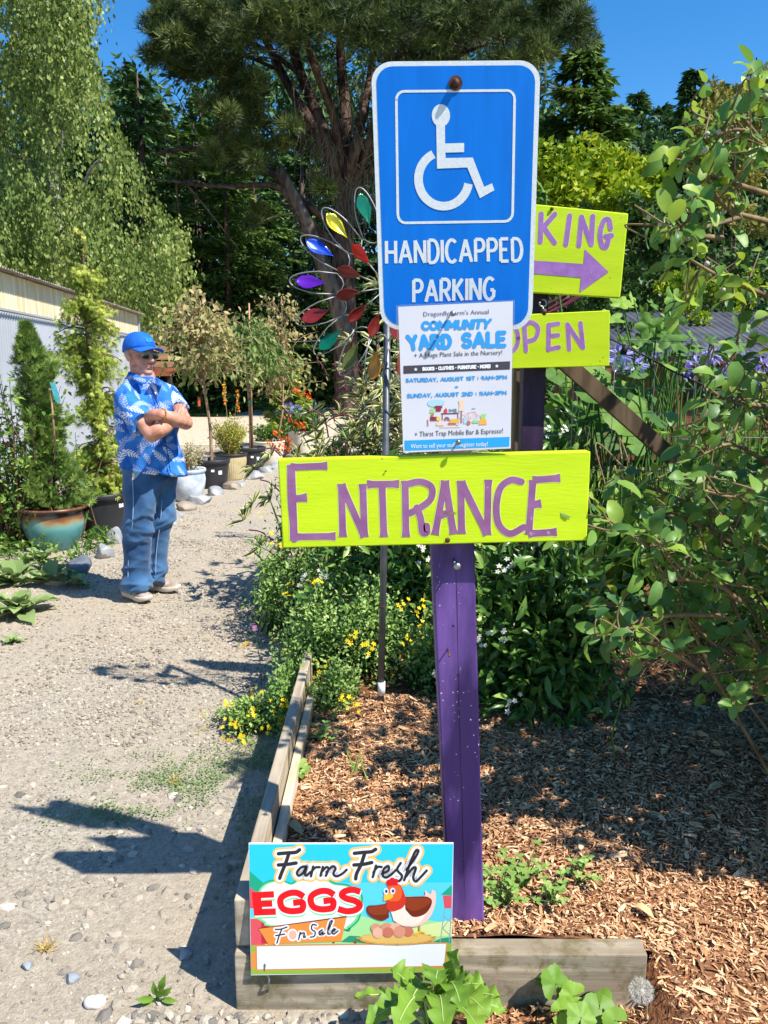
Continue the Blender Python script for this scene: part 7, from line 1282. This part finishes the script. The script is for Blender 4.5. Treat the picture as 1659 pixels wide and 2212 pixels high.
# ------------------------------------------------------------------ blueberry bush
bb = thing('blueberry_bush', 'large blueberry bush with broad oval leaves filling the right side', 'bush', (1.75, 2.35, .1)); g = Geo(); gs = Geo(); gb = Geo()
def twig(p0, p1, n, ls, tb=.45, sag=.05, r=.004, keep=False):
    p0 = np.asarray(p0, float); p1 = np.asarray(p1, float); pts = cr([p0, (p0 + p1) / 2 + RNG.normal(0, .04, 3) + (0, 0, sag), p1], 6); tube(gs, pts, np.linspace(r, .0018, len(pts)), 5, cap=False); T = np.gradient(pts, axis=0)
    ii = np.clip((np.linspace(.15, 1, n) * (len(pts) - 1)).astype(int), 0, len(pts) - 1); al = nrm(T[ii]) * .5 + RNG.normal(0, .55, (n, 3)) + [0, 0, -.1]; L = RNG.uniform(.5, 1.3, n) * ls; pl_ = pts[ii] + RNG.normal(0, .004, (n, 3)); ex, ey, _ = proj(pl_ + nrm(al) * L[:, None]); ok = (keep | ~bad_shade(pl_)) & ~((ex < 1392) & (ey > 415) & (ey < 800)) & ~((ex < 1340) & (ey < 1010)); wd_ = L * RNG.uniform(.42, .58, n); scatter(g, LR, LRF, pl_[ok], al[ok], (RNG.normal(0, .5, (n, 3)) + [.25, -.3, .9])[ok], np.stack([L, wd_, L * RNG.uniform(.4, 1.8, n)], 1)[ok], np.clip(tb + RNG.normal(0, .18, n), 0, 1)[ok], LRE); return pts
def bad_shade(p): p = np.asarray(p); sx = p[..., 0] - .62 * (p[..., 2] - .15); sy = p[..., 1] + .4 * (p[..., 2] - .15); return ((sx < .22) & (sy < 2.6) & (p[..., 2] < 2.0)) | ((sy < 1.9) & (sx < 1.4) & (sx > .2))
lx = lambda y: np.interp(y, [200, 300, 380, 480, 560, 650, 760, 900, 1000, 1100, 1200, 1300, 1400, 1480, 1560], [1760, 1740, 1700, 1640, 1630, 1620, 1580, 1510, 1380, 1350, 1400, 1330, 1300, 1420, 1640])
cnt = 0
for i in range(120):
    b0 = np.array([1.75, 2.35, .1]) + RNG.normal(0, .2, 3) * [1, 1, 0]; e = np.array([random.uniform(.9, 3.1), random.uniform(1.7, 3.1), random.uniform(.6, 2.4)]); x, y, dep = proj(e)
    if x[0] < lx(y[0]) - 25: continue
    pts = cr([b0, (b0 * .45 + e * .55) + np.array([0, 0, .2]) * RNG.uniform(0, 1) + RNG.normal(0, .08, 3), e], 7); tube(gs, pts, np.linspace(.007, .003, len(pts)), 5, cap=False)
    for k in range(9):
        p0 = pts[random.randrange(5, len(pts))]; p1 = p0 + RNG.normal(0, .14, 3) + (0, -.02, .07); x1, y1, _ = proj(p1)
        if x1[0] < lx(y1[0]) or bad_shade(p1) or (x1[0] < 1400 and 400 < y1[0] < 800): continue
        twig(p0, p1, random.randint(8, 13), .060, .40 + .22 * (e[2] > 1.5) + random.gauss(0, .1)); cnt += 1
TW = [((1659, 420), (1540, 380), (1448, 325)), ((1600, 470), (1480, 500), (1425, 486)), ((1560, 515), (1480, 505), (1435, 470)), ((1659, 480), (1560, 440), (1500, 300)), ((1659, 330), (1600, 280), (1520, 300)), ((1659, 640), (1560, 600), (1490, 560)), ((1640, 300), (1600, 240), (1640, 190)),
      ((1500, 1230), (1400, 1180), (1310, 1120)), ((1560, 1120), (1420, 1060), (1350, 1040)), ((1600, 1180), (1480, 1120), (1400, 1090)), ((1560, 1330), (1440, 1330), (1330, 1370)), ((1480, 1300), (1420, 1340), (1300, 1300)), ((1640, 1380), (1560, 1400), (1470, 1320)), ((1520, 1450), (1430, 1400), (1345, 1390)), ((1659, 1400), (1620, 1450), (1590, 1480)), ((1600, 1300), (1540, 1260), (1430, 1250)), ((1659, 1000), (1580, 960), (1500, 990)), ((1659, 880), (1560, 860), (1500, 800)), ((1659, 1100), (1600, 1080), (1520, 1060))]
for q in TW:
    dq = random.uniform(1.75, 2.1); w_ = [P(x, y, dq + .25 * (2 - i) / 2) for i, (x, y) in enumerate(q)]; pts = cr(w_, 8); tube(gs, pts, np.linspace(.008, .003, len(pts)), 5, cap=False)
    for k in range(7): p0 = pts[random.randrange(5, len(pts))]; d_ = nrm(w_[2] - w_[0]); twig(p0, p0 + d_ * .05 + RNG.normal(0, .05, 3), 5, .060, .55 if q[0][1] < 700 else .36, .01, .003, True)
    twig(pts[-4], pts[-1], 5, .060, .62 if q[0][1] < 700 else .38, 0, .003, True)
    if q[0][1] < 900:
        for k in range(4): blob(gb, pts[random.randrange(6, len(pts))] + RNG.normal(0, .015, 3), .0075, 1)
# canopy beyond the frame to the right that shades the mulch
for i in range(60):
    b0 = np.array([1.9, 1.9, .1]); e = np.array([random.uniform(1.15, 2.6), random.uniform(1.35, 2.1), random.uniform(.7, 2.1)]); x, y, dep = proj(e)
    if x[0] < 1685 or (e[1] - e[2] * -.4 > 9): continue
    pts = cr([b0, (b0 * .5 + e * .5) + (0, 0, .15), e], 6); tube(gs, pts, np.linspace(.007, .003, len(pts)), 5, cap=False)
    for k in range(7):
        p0 = pts[random.randrange(4, len(pts))]; p1 = p0 + RNG.normal(0, .15, 3); x1, _, _ = proj(p1)
        if x1[0] < 1690 or bad_shade(p1): continue
        twig(p0, p1, 10, .060, .45)
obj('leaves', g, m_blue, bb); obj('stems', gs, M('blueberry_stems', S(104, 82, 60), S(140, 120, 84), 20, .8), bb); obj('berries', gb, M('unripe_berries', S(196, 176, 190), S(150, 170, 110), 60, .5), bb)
# dry litter under the bush
m_litter = M('dry_leaf_litter', S(150, 104, 66), S(214, 188, 140), 20, .85, tint=True, tl=.1)
g = Geo(); N = 700; X = RNG.uniform(.35, 2.6, N); Y = RNG.uniform(2.5, 3.6, N); a = RNG.uniform(0, 6.3, N); L = RNG.uniform(.02, .07, N); scatter(g, LEAF8, LEAF8F, np.stack([X, Y, bed_z(X, Y) + .012], 1), np.stack([np.cos(a), np.sin(a), RNG.normal(0, .2, N)], 1), RNG.normal(0, .4, (N, 3)) + [0, 0, 1], np.stack([L, L * .4, L], 1), RNG.uniform(0, 1, N))
N = 150; X = RNG.uniform(-.25, 1.5, N); Y = RNG.uniform(1.7, 2.8, N); a = RNG.uniform(0, 6.3, N); L = RNG.uniform(.012, .035, N); scatter(g, LEAF8, LEAF8F, np.stack([X, Y, bed_z(X, Y) + .014], 1), np.stack([np.cos(a), np.sin(a), RNG.normal(0, .2, N)], 1), RNG.normal(0, .4, (N, 3)) + [0, 0, 1], np.stack([L, L * .4, L], 1), RNG.uniform(.4, 1, N))
for i in range(60): c_ = np.array([random.uniform(.9, 2.4), random.uniform(3.0, 3.7), 0]); c_[2] = bed_z(c_[0], c_[1]); tuft(g, c_, 30, .22, .7, w=.004)
tag(obj('leaf_litter', g, m_litter), kind='stuff')
for k, (x, y, L, lab) in enumerate(((1125, 1725, .035, 'pale dead leaf curled on the mulch right of the purple post'), (655, 1775, .09, 'long pale dead leaf at the left end of the mulch'), (1530, 1680, .07, 'brown dead leaf on shaded mulch at right'), (1410, 2040, .07, 'dry curled leaf on the mulch at the right end of front board'))):
    q = G(x, y, .2 if k != 3 else .05); q[2] = float(bed_z(q[0], q[1])) + .015; gl_ = Geo(); scatter(gl_, LEAF8, LEAF8F, q[None], np.array([[-.7, .6, .15]]) if k % 2 else np.array([[.8, .3, .1]]), np.array([[.2, -.3, 1]]), np.array([[L, L * .38, L * 2.2]]), .9); o = obj('dead_leaf', gl_, m_litter, loc=tuple(q)); o.modifiers.new('t', 'SOLIDIFY').thickness = .001; tag(o, lab, 'dead leaf', 'dead leaves on the mulch')
# ------------------------------------------------------------------ foreground weeds
m_dand = M('dandelion_leaves', S(70, 118, 30), S(150, 186, 70), 12, .5, .002, 50, .35, tint=True, tl=.35)
def dand_leaf(g, gm, b, tip, w, lift, tint, teeth=6, roll=0.0):
    b = np.asarray(b, float); tip = np.asarray(tip, float); k = 34; u = np.linspace(0, 1, k); mid = b + np.outer(u, tip - b) + np.outer(lift * np.sin(np.pi * u ** .9), [0, 0, 1]); T = nrm(np.gradient(mid, axis=0)); s_ = nrm(np.cross(T, [0, 0, 1.0]) + 1e-5); up_ = np.cross(s_, T); s_ = s_ * math.cos(roll) + up_ * math.sin(roll); up_ = np.cross(s_, T)
    env = np.interp(u, [0, .12, .3, .6, .85, 1], [.10, .22, .55, .95, .8, .04]); rows = []
    for sg, ph in ((1, 0.0), (-1, .35)):
        saw = 1 - .68 * ((u * teeth + ph) % 1.0) ** 1.0 * np.interp(u, [0, .75, 1], [1, .8, .2]); hw = w * .5 * env * saw; rows.append((sg, hw))
    V = []; E_ = []
    for sg, hw in (rows[0], (0, rows[0][1] * 0), rows[1]):
        V.append(mid + s_ * (sg * hw)[:, None] + up_ * (.3 * hw + .004 * np.sin(u * 40 + sg))[:, None])
    Vh = [V[0], mid + s_ * (rows[0][1] * .5)[:, None] + up_ * (.10 * rows[0][1] + .003 * np.sin(u * 33))[:, None], mid, mid - s_ * (rows[1][1] * .5)[:, None] + up_ * (.10 * rows[1][1] + .003 * np.cos(u * 29))[:, None], V[2]]
    g.add(np.vstack(Vh), [(j * k + i, j * k + i + 1, (j + 1) * k + i + 1, (j + 1) * k + i) for j in range(4) for i in range(k - 1)], np.clip(tint + RNG.normal(0, .05, 5 * k), 0, 1))
    tube(gm, mid[:-4] + up_[:-4] * .0006, np.linspace(.003, .0008, k - 4), 5, cap=False)
c = np.array([G(935, 2205)[0], 1.505, 0.02]); t = thing('dandelion_plant', 'large dandelion with toothed bright leaves in front of the egg sign', 'weed', c); g = Geo(); gm = Geo()
for (x, y, d, w, lift) in ((990, 2050, 1.50, .085, .02), (845, 2092, 1.49, .10, .03), (765, 2155, 1.47, .085, .05), (1085, 2155, 1.45, .08, .05), (1010, 2120, 1.42, .09, .06), (880, 2190, 1.34, .09, .09), (1060, 2200, 1.36, .09, .08), (790, 2215, 1.36, .08, .07), (940, 2130, 1.38, .09, .09), (1095, 2185, 1.50, .06, .05), (960, 2240, 1.25, .09, .1), (1000, 2085, 1.53, .07, .0), (850, 2235, 1.27, .08, .09), (910, 2110, 1.5, .07, .03), (1045, 2240, 1.27, .08, .08), (1030, 2060 + 60, 1.52, .05, .02), (975, 2105, 1.5, .08, .05), (900, 2150, 1.43, .09, .08), (1050, 2130, 1.46, .08, .06), (830, 2180, 1.40, .09, .07), (1000, 2190, 1.34, .09, .1)): dand_leaf(g, gm, c + RNG.normal(0, .008, 3) * [1, 1, 0], P(x, y, d), w * .85, lift, random.uniform(.35, .75), random.choice((5, 6, 7)), random.uniform(-.5, .5))
obj('leaves', g, m_dand, t); obj('midribs', gm, M('pale_midrib', S(190, 206, 140), rough=.5, tl=.2), t)
c = G(1240, 2165, .02); t = thing('mallow_weed', 'broad lobed green weed beside the dandelion seed head', 'weed', c); g = Geo(); gs = Geo()
for x, y, d, r, l_ in ((1200, 2125, 1.56, .042, 5), (1238, 2152, 1.53, .034, 5), (1295, 2180, 1.5, .038, 3), (1255, 2200, 1.46, .036, 5), (1305, 2155, 1.54, .022, 3), (1215, 2185, 1.49, .03, 5), (1180, 2115, 1.6, .026, 5), (1330, 2205, 1.46, .03, 3)): q = P(x, y, d); lobed(g, q, r, np.array([.2, -.7, .8]) + RNG.normal(0, .25, 3), random.uniform(0, 6), random.uniform(.3, .8), l_, .18); tube(gs, cr([c, (c + q) / 2 + (0, 0, .02), q], 4), .0025, 5)
obj('leaves', g, m_dand, t); obj('stems', gs, m_tref, t)
c = G(1395, 2205, .02); hd = P(1385, 2140, c[1] - .03); t = thing('dandelion_clock', 'round white dandelion seed head near the bottom right', 'seed head', c); g = Geo(); tube(g, cr([c, (c + hd) / 2 + (.006, 0, .01), hd], 5), .0022, 6); obj('stalk', g, M('seed_stalk', S(176, 150, 116), rough=.7), t); g = Geo(); blob(g, hd, .006, 2); N = 260; d = rnd_dirs(N); scatter(g, NEED, NEEDF, np.tile(hd, (N, 1)), d, RNG.normal(0, 1, (N, 3)), np.stack([np.full(N, .023), np.full(N, .0006), np.ones(N)], 1)); 
for k in range(7): dd = nrm(np.repeat(d, 1, 0) * 1.0 + RNG.normal(0, .9, (N, 3)) * .8); scatter(g, NEED, NEEDF, hd + d * .023, dd, RNG.normal(0, 1, (N, 3)), np.stack([np.full(N, .0085), np.full(N, .0006), np.ones(N)], 1))
obj('seed_ball', g, M('white_seed_fluff', S(226, 222, 212), rough=.8, tl=.4), t)
c = G(340, 2165); t = thing('young_weed', 'small weed with upright oval leaves in the gravel', 'weed', c); g = Geo(); gs = Geo()
for x, y, L, a in ((352, 2120, .05, 1.2), (345, 2148, .045, .4), (325, 2158, .045, 2.6), (360, 2142, .04, .9), (335, 2140, .045, 1.9), (362, 2160, .04, .1), (318, 2170, .035, 3.0)): q = P(x, y, c[1] - .01); b0 = c + (0, 0, .01); scatter(g, LEAF8, LEAF8F, (b0 + (q - b0) * .4)[None], (q - b0)[None], np.array([[.1, -.8, .5]]), np.array([[L * 1.15, L * .42, L]]), random.uniform(.3, .7)); tube(gs, [b0, b0 + (q - b0) * .45], .002, 5)
obj('leaves', g, m_dand, t); obj('stems', gs, m_tref, t)
WG = 'small green weeds in the mulch'
def weed(x, y, h, n, lab, ls=.018):
    c = G(x, y, .17); c[2] = float(bed_z(c[0], c[1])); t = thing('clover_weed', lab, 'weed', c, WG); g = Geo(); gs = Geo()
    for i in range(n):
        e = c + np.array([random.gauss(0, h * .4), random.gauss(0, h * .35), random.uniform(.3, 1) * h]); tube(gs, cr([c, (c + e) / 2 + (0, 0, .01), e], 3), .0014, 4, cap=False)
        for k in range(3): a = k * 2.1 + random.random(); scatter(g, LEAF8, LEAF8F, e[None], np.array([[math.cos(a), math.sin(a), .2]]), np.array([[0, -.3, 1]]), np.array([[ls, ls * .7, ls]]), random.uniform(.3, .8))
    obj('leaves', g, m_tref, t); obj('stems', gs, m_tref, t)
weed(1095, 1940, .09, 26, 'clover tuft right beside the foot of the purple post'); weed(1130, 1900, .09, 20, 'clover tuft slightly behind the one at the post foot'); weed(1190, 1935, .07, 14, 'sparse clover right of the post in sunny mulch'); weed(1250, 1890, .07, 14, 'sparse clover farthest right of the purple post'); weed(700, 1590, .06, 14, 'small seedling on the mulch behind the side board'); weed(650, 1668, .05, 6, 'broad leaved seedling against the pale inner board', .035); weed(1050, 1880, .05, 8, 'tiny clover touching the post')
g = Geo(); c = G(778, 1655, .18); c[2] = float(bed_z(c[0], c[1])); tuft(g, c, 12, .12, .25, .6, .006); tag(obj('grass_tuft', g, m_tref, loc=tuple(c)), 'upright green grass blades alone in the mulch left of the post', 'grass tuft')
c = G(1330, 1640, .18); t = thing('seedling', 'lone bent seedling with drooping leaves on the shaded mulch', 'weed', c); g = Geo(); gs = Geo(); e = P(1345, 1495, c[1] + .05); pts = cr([c, P(1322, 1590, c[1]), P(1338, 1530, c[1] + .03), e], 5); tube(gs, pts, .003, 5)
for k in range(9): scatter(g, LEAF8, LEAF8F, e[None] + RNG.normal(0, .012, (1, 3)), RNG.normal(0, .8, (1, 3)) + [0, 0, -.15], np.array([[.1, -.4, 1]]), np.array([[.06, .022, .05]]), random.uniform(.1, .45))
obj('leaves', g, m_glossy, t); obj('stem', gs, m_tref, t)
c = G(565, 1480); t = thing('pink_flower', 'tall thin stem with a small pink flower beside the path', 'flower', c); hd = P(549, 1356, c[1]); g = Geo(); tube(g, cr([c, P(562, 1430, c[1]), hd], 5), .0022, 5); obj('stem', g, m_tref, t); g = Geo(); scatter(g, FLW, FLWF, hd + RNG.normal(0, .007, (12, 3)), RNG.normal(0, 1, (12, 3)), RNG.normal(0, .5, (12, 3)) + [0, -.5, .8], .010); obj('flower', g, M('pink_petals', S(214, 150, 190), tl=.2), t)
ST_ = ((700, 2068, .016, 'dark stone beside the shadow edge at the bottom'), (205, 2170, .022, 'white rounded pebble low on the path'), (400, 2065, .018, 'grey stone under the pointed shadow tip'), (60, 2090, .016, 'tan stone near the left bottom edge'), (155, 2120, .018, 'broad grey pebble on the path near the bottom left'))
for x, y, r, lab in ST_[1:]:
    q = G(x, y); rs = np.random.default_rng(int(x)); V = ICO3 * [r * 1.2, r, r * .75]
    for k in range(9): nn_ = nrm(rs.normal(0, 1, 3)); e_ = V @ nn_ - r * rs.uniform(.5, .85); V -= np.clip(e_, 0, None)[:, None] * nn_ * .9
    gq = Geo(); gq.add(V + q + (0, 0, r * .4), ICO3F); tag(obj('stone', gq, M('white_stone', S(206, 204, 198)) if 'white' in lab else m_rock, loc=tuple(q), smooth=False), lab, 'stone', 'single stones on the path')
